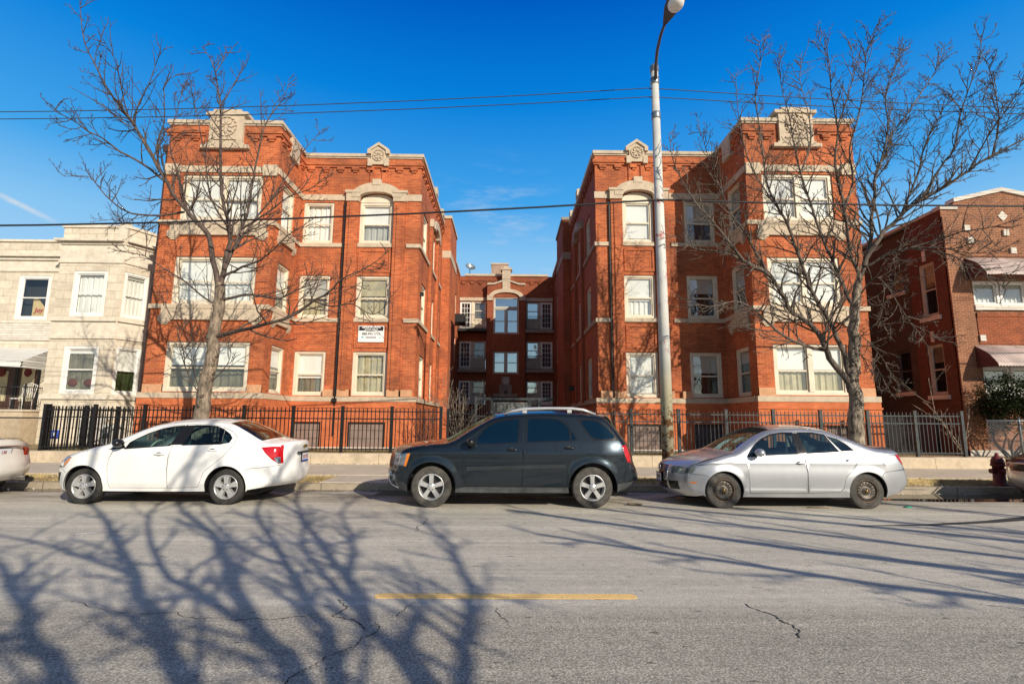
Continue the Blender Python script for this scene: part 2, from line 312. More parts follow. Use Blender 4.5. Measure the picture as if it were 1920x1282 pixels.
# ------------------------------------------------------------------ object helpers
class MB:
    def __init__(s): s.bm = bmesh.new(); s.mi = 0
    def face(s, pts, mi=None):
        try:
            f = s.bm.faces.new([s.bm.verts.new(p) for p in pts]); f.material_index = s.mi if mi is None else mi; return f
        except ValueError: return None
    def hexa(s, c, mi=None):
        v = [s.bm.verts.new(p) for p in c]
        for q in ((0,3,2,1),(4,5,6,7),(0,1,5,4),(1,2,6,5),(2,3,7,6),(3,0,4,7)):
            f = s.bm.faces.new([v[i] for i in q]); f.material_index = s.mi if mi is None else mi
    def box(s, x0, x1, y0, y1, z0, z1, mi=None):
        s.hexa([(x0,y0,z0),(x1,y0,z0),(x1,y1,z0),(x0,y1,z0),(x0,y0,z1),(x1,y0,z1),(x1,y1,z1),(x0,y1,z1)], mi)
    def tube(s, pts, rad, n=6, cap=True, mi=None):
        pts = [Vector(p) for p in pts]; m = len(pts)
        if not hasattr(rad, '__len__'): rad = [rad]*m
        d0 = (pts[1]-pts[0]).normalized(); up = Vector((0,0,1)) if abs(d0.z) < .9 else Vector((1,0,0))
        u = d0.cross(up).normalized(); rings = []
        for i in range(m):
            d = (pts[min(i+1, m-1)]-pts[max(i-1, 0)])
            if d.length < 1e-9: d = d0
            d.normalize(); u = (u-d*u.dot(d))
            u = u.normalized() if u.length > 1e-6 else d.orthogonal().normalized()
            w = d.cross(u)
            rings.append([s.bm.verts.new(pts[i]+(u*math.cos(2*PI*k/n)+w*math.sin(2*PI*k/n))*rad[i]) for k in range(n)])
        for a, b in zip(rings, rings[1:]):
            for k in range(n):
                f = s.bm.faces.new((a[k], a[(k+1)%n], b[(k+1)%n], b[k])); f.material_index = s.mi if mi is None else mi; f.smooth = True
        if cap:
            for r in (rings[0][::-1], rings[-1]):
                f = s.bm.faces.new(r); f.material_index = s.mi if mi is None else mi
    def lathe(s, prof, origin, axis='z', n=24, mi=None, smooth=True, caps=True):
        o = Vector(origin); rings = []
        for r, h in prof:
            ring = []
            for k in range(n):
                a = 2*PI*k/n; c, d = math.cos(a)*r, math.sin(a)*r
                p = {'z': (c, d, h), 'y': (c, h, d), 'x': (h, c, d)}[axis]
                ring.append(s.bm.verts.new(o+Vector(p)))
            rings.append(ring)
        for a, b in zip(rings, rings[1:]):
            for k in range(n):
                f = s.bm.faces.new((a[k], a[(k+1)%n], b[(k+1)%n], b[k])); f.material_index = s.mi if mi is None else mi; f.smooth = smooth
        for r in (rings[0], rings[-1]) if caps else ():
            try: f = s.bm.faces.new(r); f.material_index = s.mi if mi is None else mi
            except ValueError: pass
    def prism(s, poly, fmap, d0, d1, mi=None):
        a = [s.bm.verts.new(fmap(p[0], p[1], d0)) for p in poly]; b = [s.bm.verts.new(fmap(p[0], p[1], d1)) for p in poly]
        n = len(poly)
        for q in [a, b[::-1]]+[[a[i], b[i], b[(i+1)%n], a[(i+1)%n]] for i in range(n)]:
            f = s.bm.faces.new(q); f.material_index = s.mi if mi is None else mi
    def blob(s, c, r, n=8, m=6, mi=None):
        c = Vector(c); prof = [(max(1e-4, math.sin(PI*i/m)), -math.cos(PI*i/m)) for i in range(m+1)]; rings = []
        for q, h in prof:
            rings.append([s.bm.verts.new(c+Vector((math.cos(2*PI*k/n)*q*r[0], math.sin(2*PI*k/n)*q*r[1], h*r[2]))) for k in range(n)])
        for a, b in zip(rings, rings[1:]):
            for k in range(n):
                f = s.bm.faces.new((a[k], a[(k+1)%n], b[(k+1)%n], b[k])); f.smooth = True; f.material_index = s.mi if mi is None else mi
    nmap = None
    def build(s, name, mats, parent=None, base=None, smooth=False, normals=True):
        if normals: bmesh.ops.recalc_face_normals(s.bm, faces=s.bm.faces)
        if base is None: base = ROOT.get(parent.name, Vector((0,0,0))) if parent else Vector((0,0,0))
        base = Vector(base)
        if base.length > 0: bmesh.ops.translate(s.bm, verts=s.bm.verts, vec=-base)
        me = bpy.data.meshes.new(name); s.bm.to_mesh(me); s.bm.free()
        if not isinstance(mats, (list, tuple)): mats = [mats]
        for q in mats: me.materials.append(M[q] if isinstance(q, str) else q)
        if smooth:
            for f in me.polygons: f.use_smooth = True
        if s.nmap:
            me.update(); ns = []; kd = KDTree(len(s.nmap))
            for i, (c, _) in enumerate(s.nmap): kd.insert(c, i)
            kd.balance()
            for v in me.vertices:
                _, i, d = kd.find(v.co+base); ns.append(s.nmap[i][1] if d < .0009 else v.normal.copy())
            me.normals_split_custom_set_from_vertices([tuple(q) for q in ns])
        o = bpy.data.objects.new(name, me); col.objects.link(o)
        if parent: o.parent = parent
        else: o.location = base
        ROOT[o.name] = base
        return o
PI = math.pi
def tag(o, label, cat, group=None, kind=None):
    if label: o['label'] = label
    if cat: o['category'] = cat
    if group: o['group'] = group
    if kind: o['kind'] = kind
    return o
def thing(name, label, cat, loc, group=None):
    o = bpy.data.objects.new(name, None); o.empty_display_size = .2; col.objects.link(o); o.location = loc; ROOT[o.name] = Vector(loc)
    return tag(o, label, cat, group)
def struct(name, mb, m, **k):
    o = mb.build(name, m, **k); o['kind'] = 'structure'; return o
def dup(root, loc, label=None, group=None):
    def cp(o, par):
        c = o.copy(); col.objects.link(c); c.parent = par
        for ch in [q for q in bpy.data.objects if q.parent is o]: cp(ch, c)
        return c
    c = cp(root, None); c.location = loc; ROOT[c.name] = Vector(loc)
    if label: c['label'] = label
    if group: c['group'] = group
    return c
def text_mesh(txt, size, fm, mb, mi=0, depth=.004, sx=1.0, shear=0, bold=0):
    """lettering as real mesh: fm maps (a along, z up, depth) to world"""
    cu = bpy.data.curves.new('t', 'FONT'); cu.body = txt; cu.size = size; cu.align_x = 'CENTER'; cu.align_y = 'CENTER'; cu.extrude = 0; cu.resolution_u = 3; cu.shear = shear; cu.offset = bold
    o = bpy.data.objects.new('t', cu); col.objects.link(o)
    dg = bpy.context.evaluated_depsgraph_get(); me = bpy.data.meshes.new_from_object(o.evaluated_get(dg))
    vs = [mb.bm.verts.new(fm(v.co.x*sx, v.co.y, depth)) for v in me.vertices]
    for p in me.polygons:
        try: f = mb.bm.faces.new([vs[i] for i in p.vertices]); f.material_index = mi
        except ValueError: pass
    bpy.data.objects.remove(o); bpy.data.meshes.remove(me); bpy.data.curves.remove(cu)
class WF:
    """local frame of a wall: a along, z up, d depth inward; outward normal on the right of the direction"""
    def __init__(s, ox, oy, dx, dy):
        l = math.hypot(dx, dy); s.o = Vector((ox, oy, 0)); s.t = Vector((dx/l, dy/l, 0)); s.n = Vector((dy/l, -dx/l, 0))
    def p(s, a, z, d=0): return s.o+s.t*a-s.n*d+Vector((0,0,z))
    def __call__(s, a, z, d=0): return s.p(a, z, d)
    def box(s, mb, a0, a1, d0, d1, z0, z1, mi=None):
        mb.hexa([s.p(a0,z0,d0), s.p(a1,z0,d0), s.p(a1,z0,d1), s.p(a0,z0,d1), s.p(a0,z1,d0), s.p(a1,z1,d0), s.p(a1,z1,d1), s.p(a0,z1,d1)], mi)
    def sub(s, a, d=0): return WF(*(s.p(a, 0, d)).xy, s.t.x, s.t.y)
def wall(mb, wf, L, z0, z1, opens=(), rev=.16, mi=None, d=0.0):
    A = sorted({0, L, *[o[0] for o in opens], *[o[1] for o in opens]}); Z = sorted({z0, z1, *[o[2] for o in opens], *[o[3] for o in opens]})
    A = [a for a in A if 0 <= a <= L]; Z = [z for z in Z if z0 <= z <= z1]
    for a, b in zip(A, A[1:]):
        for c, e in zip(Z, Z[1:]):
            am, zm = (a+b)/2, (c+e)/2
            if any(o[0] < am < o[1] and o[2] < zm < o[3] for o in opens): continue
            mb.face([wf.p(a,c,d), wf.p(b,c,d), wf.p(b,e,d), wf.p(a,e,d)], mi)
    for o in opens:
        a, b, c, e = o[:4]
        for q in (((a,c),(a,e)), ((b,e),(b,c)), ((a,e),(b,e)), ((b,c),(a,c))):
            (p, r), (s_, t) = q
            mb.face([wf.p(p,r,d), wf.p(s_,t,d), wf.p(s_,t,d+rev), wf.p(p,r,d+rev)], mi)
def window(parent, wf, a0, a1, z0, z1, n=1, frame='cream', shade=.5, curtain='curtain_dim', shade_m='shade', pane='pane', fw=.10, rec=.05, split=.5, gap=0.0, meet=True, extra=None, side=None):
    """double-hung sash window > pane, blind, (curtain)"""
    fr = MB(); d0, d1 = rec, rec+.10
    wf.box(fr, a0, a0+fw, d0, d1, z0, z1); wf.box(fr, a1-fw, a1, d0, d1, z0, z1)
    wf.box(fr, a0+fw, a1-fw, d0, d1, z1-fw*.75, z1); wf.box(fr, a0+fw, a1-fw, d0, d1, z0, z0+fw*.8)
    w = (a1-a0-2*fw); mw = .16 if n == 2 else 0; cells = []
    if n == 2:
        m = (a0+a1)/2; wf.box(fr, m-mw/2, m+mw/2, d0-.015, d1, z0+fw*.8, z1-fw*.75)
        cells = [(a0+fw, m-mw/2), (m+mw/2, a1-fw)]
    else: cells = [(a0+fw, a1-fw)]
    s = .045; zb, zt = z0+fw*.8, z1-fw*.75; zm = zb+(zt-zb)*split
    for b, c in cells:
        wf.box(fr, b, b+s, d0+.04, d1-.01, zb, zt); wf.box(fr, c-s, c, d0+.04, d1-.01, zb, zt)
        wf.box(fr, b+s, c-s, d0+.04, d1-.01, zt-s, zt); wf.box(fr, b+s, c-s, d0+.04, d1-.01, zb, zb+s*1.3)
        if meet: wf.box(fr, b+s, c-s, d0+.03, d1-.02, zm-.025, zm+.025)
    o = fr.build('window', frame, parent)
    pn = MB()
    for b, c in cells: pn.face([wf.p(b+s,zb+s,d0+.075), wf.p(c-s,zb+s,d0+.075), wf.p(c-s,zt-s,d0+.075), wf.p(b+s,zt-s,d0+.075)])
    pn.build('pane', pane, o)
    bl = MB(); dd = d1+.015
    mats = [shade_m, curtain, 'room']
    for i, (b, c) in enumerate(cells):
        sh = shade[i] if hasattr(shade, '__len__') else shade
        zs = zt-(zt-zb)*sh
        if sh > .02: bl.face([wf.p(b,zs,dd), wf.p(c,zs,dd), wf.p(c,zt,dd), wf.p(b,zt,dd)], 0)
        if sh < .97 and curtain:
            N = 26; pr = None
            g0, g1 = (b, c)
            for k in range(N+1):
                t = k/N; a = g0+(g1-g0)*t; w_ = dd+.06+.018*math.sin(t*31+i)+.012*math.sin(t*57)
                if gap and abs(t-.5) < gap: pr = None; continue
                cur = (wf.p(a, zb, w_), wf.p(a, zt if sh < .02 else zs+.02, w_))
                if pr: bl.face([pr[0], cur[0], cur[1], pr[1]], 1)
                pr = cur
    bl.face([wf.p(a0,z0,dd+.35), wf.p(a1,z0,dd+.35), wf.p(a1,z1,dd+.35), wf.p(a0,z1,dd+.35)], 2)
    for q in (((a0,z0),(a0,z1)), ((a1,z0),(a1,z1)), ((a0,z1),(a1,z1)), ((a0,z0),(a1,z0))):
        (p, r), (t, u) = q
        bl.face([wf.p(p,r,d1), wf.p(t,u,d1), wf.p(t,u,dd+.35), wf.p(p,r,dd+.35)], 2)
    bl.build('blind_and_room', [M[shade_m], M[curtain] if curtain else M['room'], M['room']], o)
    return o
SUN, SKY = 5.0, 0.085
# ------------------------------------------------------------------ the setting
def sheet(name, x0, x1, y0, y1, z, m, nx=1, ny=1):
    b = MB()
    for i in range(nx):
        for j in range(ny):
            xa, xb = x0+(x1-x0)*i/nx, x0+(x1-x0)*(i+1)/nx; ya, yb = y0+(y1-y0)*j/ny, y0+(y1-y0)*(j+1)/ny
            b.face([(xa,ya,z),(xb,ya,z),(xb,yb,z),(xa,yb,z)])
    return struct(name, b, m)
sheet('ground', -400, 400, -300, 500, -.05, 'soil')
sheet('road', -150, 150, -1.4, 11.85, 0, 'asphalt')
b = MB(); b.box(-150, 150, 11.85, 12.03, -.04, .13)
for i in range(-75, 76): b.box(i*2-.006, i*2+.006, 11.848, 12.035, .0, .1305, 1)
struct('kerb', b, ['kerbstone', 'crack'])
sheet('parkway', -150, 150, 12.03, 13.5, .12, 'soil')
b = MB(); x = -60
while x < 60:
    b.box(x+.008, x+1.5-.008, 13.5, 15.0, 0, .16); b.box(x+.008, x+1.5-.008, 15.014, 16.62, 0, .16); x += 1.5
struct('sidewalk', b, 'sidewalk')
b = MB(); b.box(-4.1, -2.6, 12.03, 13.49, 0, .145); b.box(6.3, 7.9, 12.03, 13.49, 0, .145)
struct('path', b, 'sidewalk')
sheet('far_sidewalk', -150, 150, -4.4, -1.4, .1, 'sidewalk')
b = MB(); b.box(-1.09, 1.13, 4.83, 4.955, .002, .005)
for s_ in (-1, 1):
    cx = -1.09 if s_ < 0 else 1.13
    b.prism([(cx, 4.83), (cx+s_*.03, 4.85), (cx+s_*.042, 4.89), (cx+s_*.03, 4.935), (cx, 4.955)], lambda x, y, d: Vector((x, y, d)), .002, .005)
struct('yellow_line', b, 'yellow')
b = MB(); b.face([(-5.68,7.30,.004),(-5.63,7.27,.004),(-5.24,7.62,.004),(-5.30,7.64,.004)]); struct('white_line', b, 'worn_white')
def crack(mb, pts, w, seed=0, z=.004):
    rd = random.Random(seed); P = [Vector((*p, 0)) for p in pts]
    for lv in range(4):
        Q = []
        for a_, c_ in zip(P, P[1:]):
            d = c_-a_; n = Vector((-d.y, d.x, 0)); Q += [a_, (a_+c_)/2+n*rd.uniform(-.16, .16)]
        P = Q+[P[-1]]
    W_ = [w*.55*rd.uniform(.15, 1.3) for _ in P]; W_[0] = W_[-1] = .001
    for i in range(len(P)-1):
        d = (P[i+1]-P[i]).normalized(); n = Vector((-d.y, d.x, 0)); u = Vector((0,0,z))
        mb.face([P[i]-n*W_[i]+u, P[i]+n*W_[i]+u, P[i+1]+n*W_[i+1]+u, P[i+1]-n*W_[i+1]+u])
b = MB()
crack(b, [(2.05,4.72),(2.1,4.55),(2.16,4.35),(2.2,4.15),(2.12,4.0)], .012, 1)
crack(b, [(-1.25,3.3),(-1.2,3.55),(-1.05,3.8),(-1.0,4.0),(-.92,4.2),(-.98,4.32)], .009, 2)
crack(b, [(-1.0,4.15),(-1.22,4.35),(-1.35,4.42),(-1.28,4.62),(-1.42,4.8)], .012, 3)
crack(b, [(-6.2,4.45),(-5.2,4.62),(-4.5,4.58),(-3.6,4.75),(-2.6,4.5),(-1.5,4.45)], .006, 4)
crack(b, [(-1.25,8.6),(-1.2,8.1),(-1.26,7.9),(-1.24,7.6)], .012, 5)
crack(b, [(4.05,4.75),(4.3,4.55),(4.4,4.4),(4.6,4.25),(5.0,4.0)], .009, 6)
crack(b, [(-.75,4.75),(-.8,4.55),(-.84,4.4)], .008, 7); crack(b, [(-.05,4.6),(-.02,4.4),(.03,4.3)], .006, 8)
crack(b, [(-7,3.3),(-6.2,3.5),(-5.9,3.9),(-5,4.2)], .006, 10)
for k in range(26):
    rd = random.Random(50+k); x = rd.uniform(-8, 9); y = rd.uniform(3.4, 9)
    if rd.random() < .35: crack(b, [(x, y), (x+rd.uniform(.03,.08), y+rd.uniform(-.02,.02))], .012, 70+k)
struct('road_cracks', b, 'crack', normals=False)
b = MB()   # damp track and puddle by the kerb
b.face([(6.6,10.9,.004),(7.4,11.4,.004),(9,11.6,.004),(14,11.7,.004),(14,11.1,.004),(11,10.6,.004),(8.5,10.55,.004)])
b.face([(3.2,10.9,.0041),(6.5,11.1,.0041),(6.7,11.5,.0041),(4,11.5,.0041)])
b.face([(-11.5,11.35,.004),(-7.5,11.4,.004),(-7.5,11.7,.004),(-11.5,11.75,.004)])
b.face([(-2.7,11.1,.004),(-1.5,10.9,.004),(-.3,11.1,.004),(.8,11.0,.004),(2.6,11.3,.004),(2.6,11.7,.004),(-2.6,11.7,.004)])
struct('puddle', b, 'water', normals=False)
b = MB(); P = [(5.3,8.12,.02),(6.4,8.22,.06),(7.6,8.5,.10),(8.6,8.85,.15),(9.6,9.4,.22),(11.2,10.3,.3)]
for (a, c, w0), (d, e, w1) in zip(P, P[1:]): b.face([(a,c-w0,.0035),(d,e-w1,.0035),(d,e+w1*.7,.0035),(a,c+w0*.7,.0035)])
struct('damp_track', b, 'tar', normals=False)
b = MB(); b.box(8.0, 9.2, 11.62, 11.85, 0, .09); b.box(-9.3, -7.0, 11.80, 11.845, 0, .05)
struct('gutter_apron', b, 'kerbstone')
sheet('yard', -60, 60, 16.75, 60, .42, 'soil')
# dead grass: uncountable blades
def grass(name, regs, n, m, h=(.03, .10), z=.12):
    b = MB(); rd = random.Random(len(name)+n)
    for x0, x1, y0, y1, zz, share in regs:
        for _ in range(int(n*share)):
            x, y = rd.uniform(x0, x1), rd.uniform(y0, y1)
            if rd.random() > .35+.65*(.5+.5*math.sin(x*1.3+1)*math.cos(y*2.1+x*.4)): continue
            l = rd.uniform(*h); a = rd.uniform(0, 2*PI); w = rd.uniform(.003, .007); tx, ty = math.cos(a)*l*rd.uniform(.3, 1.2), math.sin(a)*l*rd.uniform(.3, 1.2)
            b.face([(x-w, y, zz), (x+w, y, zz), (x+tx, y+ty, zz+l*.8)])
    o = b.build(name, m, normals=False); tag(o, 'dead straw coloured grass along the parkway and yards', 'grass', None, 'stuff'); return o
grass('dry_grass', [(-14, -4.1, 12.05, 13.48, .12, .42), (-2.6, 6.3, 12.05, 13.48, .12, .3), (7.9, 14, 12.05, 13.48, .12, .28)], 26000, 'blade')
g = grass('yard_grass', [(-17, -2.2, 16.9, 18.4, .42, .6), (2.5, 13, 16.5, 18.0, .42, .4)], 14000, 'blade_green', (.04, .13))
g['label'] = 'olive winter grass in the yards behind the iron fences'

b = MB(); rd = random.Random(77)
for _ in range(2600):
    y = rd.choice((rd.gauss(11.75, .12), rd.uniform(12.1, 13.4), rd.gauss(16.5, .08))); x = rd.uniform(-13, 13)
    if y > 16.6 or (13.45 < y < 16.3): continue
    z = .006 if y < 11.84 else (.137 if y < 13.5 else .168); l = rd.uniform(.012, .04); a_ = rd.uniform(0, PI); u = Vector((math.cos(a_), math.sin(a_), rd.uniform(-.2,.5)))*l; w = Vector((-math.sin(a_), math.cos(a_), .2))*l*.5
    c = Vector((x, y, z+.008)); b.face([c-u, c+w, c+u, c-w], rd.choice((0, 0, 0, 1)))
tag(b.build('leaf_litter', ['debris', 'shade'], normals=False), 'dry leaf scraps and litter along the gutter and wall foot', 'litter', None, 'stuff')
# ------------------------------------------------------------------ apartment building
AB = thing('apartment_building', 'three storey orange brick courtyard apartment building with two stone trimmed wings', 'apartment building', (0, 24, .42))
S1, S2, S3, TOP = 2.30, 5.34, 8.33, 11.98
def cornice(mb, wf, a0, a1, e0=0, e1=0):
    wf.box(mb, a0-e0*.06, a1+e1*.06, -.06, .04, 11.52, 11.60); wf.box(mb, a0-e0*.10, a1+e1*.10, -.10, .04, 11.60, 11.70); wf.box(mb, a0-e0*.06, a1+e1*.06, -.06, .04, 11.70, 11.76)
    n = max(1, round((a1-a0)/.62)); st = (a1-a0)/n
    for i in range(n):
        c = a0+st*(i+.5); wf.box(mb, c-.14, c+.14, -.085, .04, 11.40, 11.52); wf.box(mb, c-.09, c+.09, -.05, .04, 11.32, 11.40)
def coping(mb, wf, a0, a1, e0=0, e1=0): wf.box(mb, a0-e0*.08, a1+e1*.08, -.08, .32, TOP, TOP+.125); wf.box(mb, a0-e0*.04, a1+e1*.04, -.04, .3, TOP-.06, TOP)
def petal_relief(mb, wf, a, z, r, mi=0):
    for k in range(8):
        t = k*PI/4; mb.prism([(a+math.cos(t)*r*.2, z+math.sin(t)*r*.2), (a+math.cos(t-.3)*r*.65, z+math.sin(t-.3)*r*.65), (a+math.cos(t)*r, z+math.sin(t)*r), (a+math.cos(t+.3)*r*.65, z+math.sin(t+.3)*r*.65)], wf, -.035 if not mi else -.02, 0.0, mi)
    for rr in (r*1.12,):
        for k in range(16):
            t0, t1 = k*PI/8, (k+.7)*PI/8
            mb.prism([(a+math.cos(t0)*rr, z+math.sin(t0)*rr), (a+math.cos(t0)*rr*1.15, z+math.sin(t0)*rr*1.15), (a+math.cos(t1)*rr*1.15, z+math.sin(t1)*rr*1.15), (a+math.cos(t1)*rr, z+math.sin(t1)*rr)], wf, -.035 if not mi else -.02, 0.0, mi)
def arch_pts(c, hw, z0, rise, n=12):
    return [(c+hw*math.cos(PI*(1-i/n)), z0+rise*math.sin(PI*i/n)**.9) for i in range(n+1)]
def arch_hood(mb, wf, c, hi, ho, z0, rise_i, rise_o, d0, d1):
    I = arch_pts(c, hi, z0, rise_i); O = arch_pts(c, ho, z0, rise_o)
    for i in range(12): mb.prism([I[i], O[i], O[i+1], I[i+1]], wf, d0, d1)

def wing(sg, Yf, Yb, Xj, wins, bw, Aw, Bw, P1, P2):
    """one street wing; u is the distance from the courtyard axis"""
    fl = WF(-20, Yf, 1, 0); bf = WF(-20, Yb, 1, 0)
    A = lambda u0, u1: tuple(sorted((sg*u0+20, sg*u1+20)))
    e0, e1 = (1, 0) if sg > 0 else (0, 1)
    OUT = 12.1
    bs = WF(-Xj, Yb, 0, 1) if sg < 0 else WF(Xj, Yf, 0, -1); Lb = Yf-Yb
    bo = WF(-OUT, Yf, 0, -1) if sg < 0 else WF(OUT, Yb, 0, 1)
    fo = WF(-13.4, Yf, 1, 0) if sg < 0 else WF(OUT, Yf, 1, 0)
    Z = [(2.40, 4.08), (5.37, 7.06), (8.36, 10.05)]
    ow = []
    a0, a1 = A(3.45, Xj)
    offs = a0
    for k, (z0, z1) in enumerate(Z):
        ow.append((*A(*Aw), z0, z1)); ow.append((*A(*Bw), z0, z1+(.36 if k == 2 else 0)))
    sub = fl.sub(a0); mb = MB()
    wall(mb, sub, a1-a0, 2.1, TOP, [(o[0]-a0, o[1]-a0, o[2], o[3]) for o in ow])
    b0, b1 = A(Xj, OUT); sb = bf.sub(b0)
    wall(mb, sb, b1-b0, 2.1, TOP, [(*[q-b0 for q in A(*bw)], z0, z1) for z0, z1 in Z])
    sy = (.55, 1.62) if sg < 0 else (Lb-1.62, Lb-.55)
    wall(mb, bs, Lb, 2.1, TOP, [(*sy, z0, z1) for z0, z1 in Z])
    wall(mb, bo, Lb, .3, TOP); wall(mb, fo, 1.3, .3, TOP)
    so = WF(-13.4, 40, 0, -1) if sg < 0 else WF(13.4, Yf, 0, 1)
    wall(mb, so, 40-Yf, .3, TOP)
    # pilasters and brick panels of the projecting window strip
    for pu in (P1, P2):
        p0, p1 = A(*pu); fl.box(mb, p0, p1, -.13, .05, 2.36, 10.06); 
        m = (p0+p1)/2; fl.box(mb, m-.10, m+.10, -.165, .05, 2.6, 9.9)
    c0, c1 = A(*Bw)
    for z0, z1 in ((4.22, 5.1), (7.2, 8.1)):
        for q in ((c0+.02, c1-.02, z0, z0+.07), (c0+.02, c1-.02, z1-.07, z1), (c0+.02, c0+.1, z0+.07, z1-.07), (c1-.1, c1-.02, z0+.07, z1-.07)): fl.box(mb, q[0], q[1], -.035, .03, q[2], q[3])
    bc = (c0+c1)/2
    for q in (-.33, .15): fl.box(mb, bc+q, bc+q+.16, -.05, .03, 10.85, 11.75)
    mb.build('wall', 'brick', AB)
    em = 10.1+20 if sg > 0 else -10.05+20
    for f_, q0, q1, k0, k1 in ((fl, a0, a1, e0, e1), (bf, b0, em-.75, 1, 0), (bf, em+.75, b1, 0, 1), (bs, 0, Lb, 0, 0), (fo, 0, 1.3, 0, 0)):
        mc = MB(); cornice(mc, f_, q0, q1, k0, k1); mc.build('cornice', 'brick', AB)
    mk = MB(); coping(mk, fl, a0, a1, e0, e1); coping(mk, bf, b0, b1, 1, 1)
    bs.box(mk, .32 if sg < 0 else .08, Lb+.08 if sg < 0 else Lb-.32, -.08, .32, TOP, TOP+.123); bo.box(mk, -.0, Lb-.33 if sg < 0 else Lb, -.08, .32, TOP, TOP+.121); coping(mk, fo, 0, 1.3)
    mk.build('coping', 'coping', AB)
    # stone trim, each course or ornament its own part
    bq = A(*bw); hw = (c1-c0)/2
    def part(name, f, m='lime'):
        q = MB(); f(q); return q.build(name, m, AB)
    def water_table(q):
        fl.box(q, a0-e0*.1, a1+e1*.1, -.11, .06, S1-.12, S1+.06); bf.box(q, b0-.1, b1+.1, -.11, .06, S1-.12, S1+.06); bs.box(q, .07, Lb-.12, -.11, .06, S1-.12, S1+.058); bo.box(q, 0, Lb, -.1, .06, S1-.12, S1+.056)
    part('water_table', water_table)
    for (q0, q1) in (A(P1[0], P1[1]), A(P2[0], P2[1]), A(Aw[0]-.35, Aw[0]), A(3.52, 3.95)): part('window_block', lambda q: fl.box(q, q0, q1, -.135, .05, S1+.06, S1+.32), 'lime_stained')
    for q0, q1 in ((b0, bq[0]), (bq[1], b1)): part('window_block', lambda q: bf.box(q, q0, q1, -.02, .05, S1+.06, S1+.34), 'lime_stained')
    for zz in (S2, S3):
        def sill(q):
            bf.box(q, b0-.06, b1+.06, -.06, .06, zz-.13, zz+.02); bs.box(q, .06, Lb-.06, -.06, .06, zz-.13, zz+.019)
            d = A(P2[1]+.12, Xj); fl.box(q, *d, -.055, .06, zz-.13, zz+.02)
        part('sill_course', sill)
        d = A(3.45, P1[0]-.06); part('sill_course', lambda q: fl.box(q, d[0]-e0*.06, d[1]+e1*.06, -.06, .06, zz-.13, zz+.02))
        part('window_sill', lambda q: fl.box(q, c0-.03, c1+.03, -.05, .06, zz-.12, zz+.03))
        def spandrel(q):
            p0, p1 = bq[0]-.2, bq[1]+.2
            bf.box(q, p0, p1, -.04, .06, zz-.40, zz-.13); bf.box(q, p0-.12, p1+.12, -.09, .06, zz-.52, zz-.38)
            for r in (p0-.12, p1-.28):
                for i in range(3): bf.box(q, r+.05*i, r+.40-.05*i, -.08+.02*i, .05, zz-.58-.05*i, zz-.52-.05*i)
            for r in (p0-.06, p1-.14): bf.box(q, r, r+.20, -.06, .05, zz-.38, zz-.14)
        part('spandrel_panel', spandrel)
        def spandrel2(q):
            bs.box(q, sy[0]-.15, sy[1]+.15, -.04, .06, zz-.40, zz-.13); bs.box(q, sy[0]-.22, sy[1]+.22, -.09, .06, zz-.52, zz-.38)
            for r in (sy[0]-.22, sy[1]-.02):
                for i in range(3): bs.box(q, r+.03*i, r+.24-.03*i, -.08+.02*i, .05, zz-.58-.05*i, zz-.52-.05*i)
        part('spandrel_panel', spandrel2)
    def lint(q):
        bf.box(q, b0-.015, b1+.015, -.045, .06, 10.13, 10.36); bs.box(q, .05, Lb-.02, -.045, .06, 10.13, 10.358)
        for r in (b0, b1-.5): bf.box(q, r, r+.5, -.07, .05, 10.02, 10.42)
    part('lintel_course', lint)
    d = A(P2[1]+.1, Xj); part('lintel', lambda q: fl.box(q, *d, -.04, .06, 10.13, 10.36))
    d = A(3.45, P1[0]); part('lintel', lambda q: fl.box(q, d[0]-e0*.04, d[1]+e1*.04, -.04, .06, 10.13, 10.40))
    def hood(q):
        arch_hood(q, fl, bc, hw, hw+.34, 10.22, .22, .60, -.2, .05)
        for pu in (P1, P2):
            p0, p1 = A(*pu); fl.box(q, p0-.03, p1+.03, -.18, .05, 10.06, 10.46); fl.box(q, p0-.07, p1+.07, -.22, .05, 10.40, 10.50)
        fl.box(q, bc-.17, bc+.17, -.22, .05, 10.72, 10.96)
    part('arch_hood', hood)
    def small_shield(q):
        q.prism([(bc-.30, 11.62), (bc+.30, 11.62), (bc+.30, 12.22), (bc, 12.44), (bc-.30, 12.22)], fl, -.14, .2)
        q.prism([(bc-.44, 12.06), (bc-.44, 12.23), (bc, 12.54), (bc+.44, 12.23), (bc+.44, 12.06), (bc+.30, 12.06), (bc+.30, 12.21), (bc, 12.42), (bc-.30, 12.21), (bc-.30, 12.06)], fl, -.2, .16)
        for r in (-.42, .24): fl.box(q, bc+r, bc+r+.18, -.17, .05, 11.55, 11.85)
        petal_relief(q, WF(*fl.p(0, 0, -.15).xy, 1, 0), bc, 12.0, .19)
    part('parapet_shield', small_shield)
    def big_shield(q):
        bf.box(q, em-.60, em+.60, -.11, .25, 11.20, 12.26); bf.box(q, em-.74, em+.74, -.16, .3, 12.26, 12.38); bf.box(q, em-.5, em+.5, -.13, .25, 12.38, 12.48)
        bf.box(q, em-.84, em+.84, -.15, .1, 11.0, 11.13); bf.box(q, em-.68, em+.68, -.13, .1, 11.13, 11.20); bf.box(q, em-.4, em+.4, -.15, .1, 11.32, 11.38)
        petal_relief(q, WF(*bf.p(0, 0, -.12).xy, 1, 0), em, 11.84, .30)
    part('parapet_shield', big_shield)
    part('parapet_shield', lambda q: bs.box(q, Lb/2-.35, Lb/2+.35, -.12, .1, 11.2, 12.0))
    # basement storey
    mbq = MB(); lo = .3
    fb = WF(-20, Yf-.09, 1, 0); bb = WF(-20, Yb-.09, 1, 0)
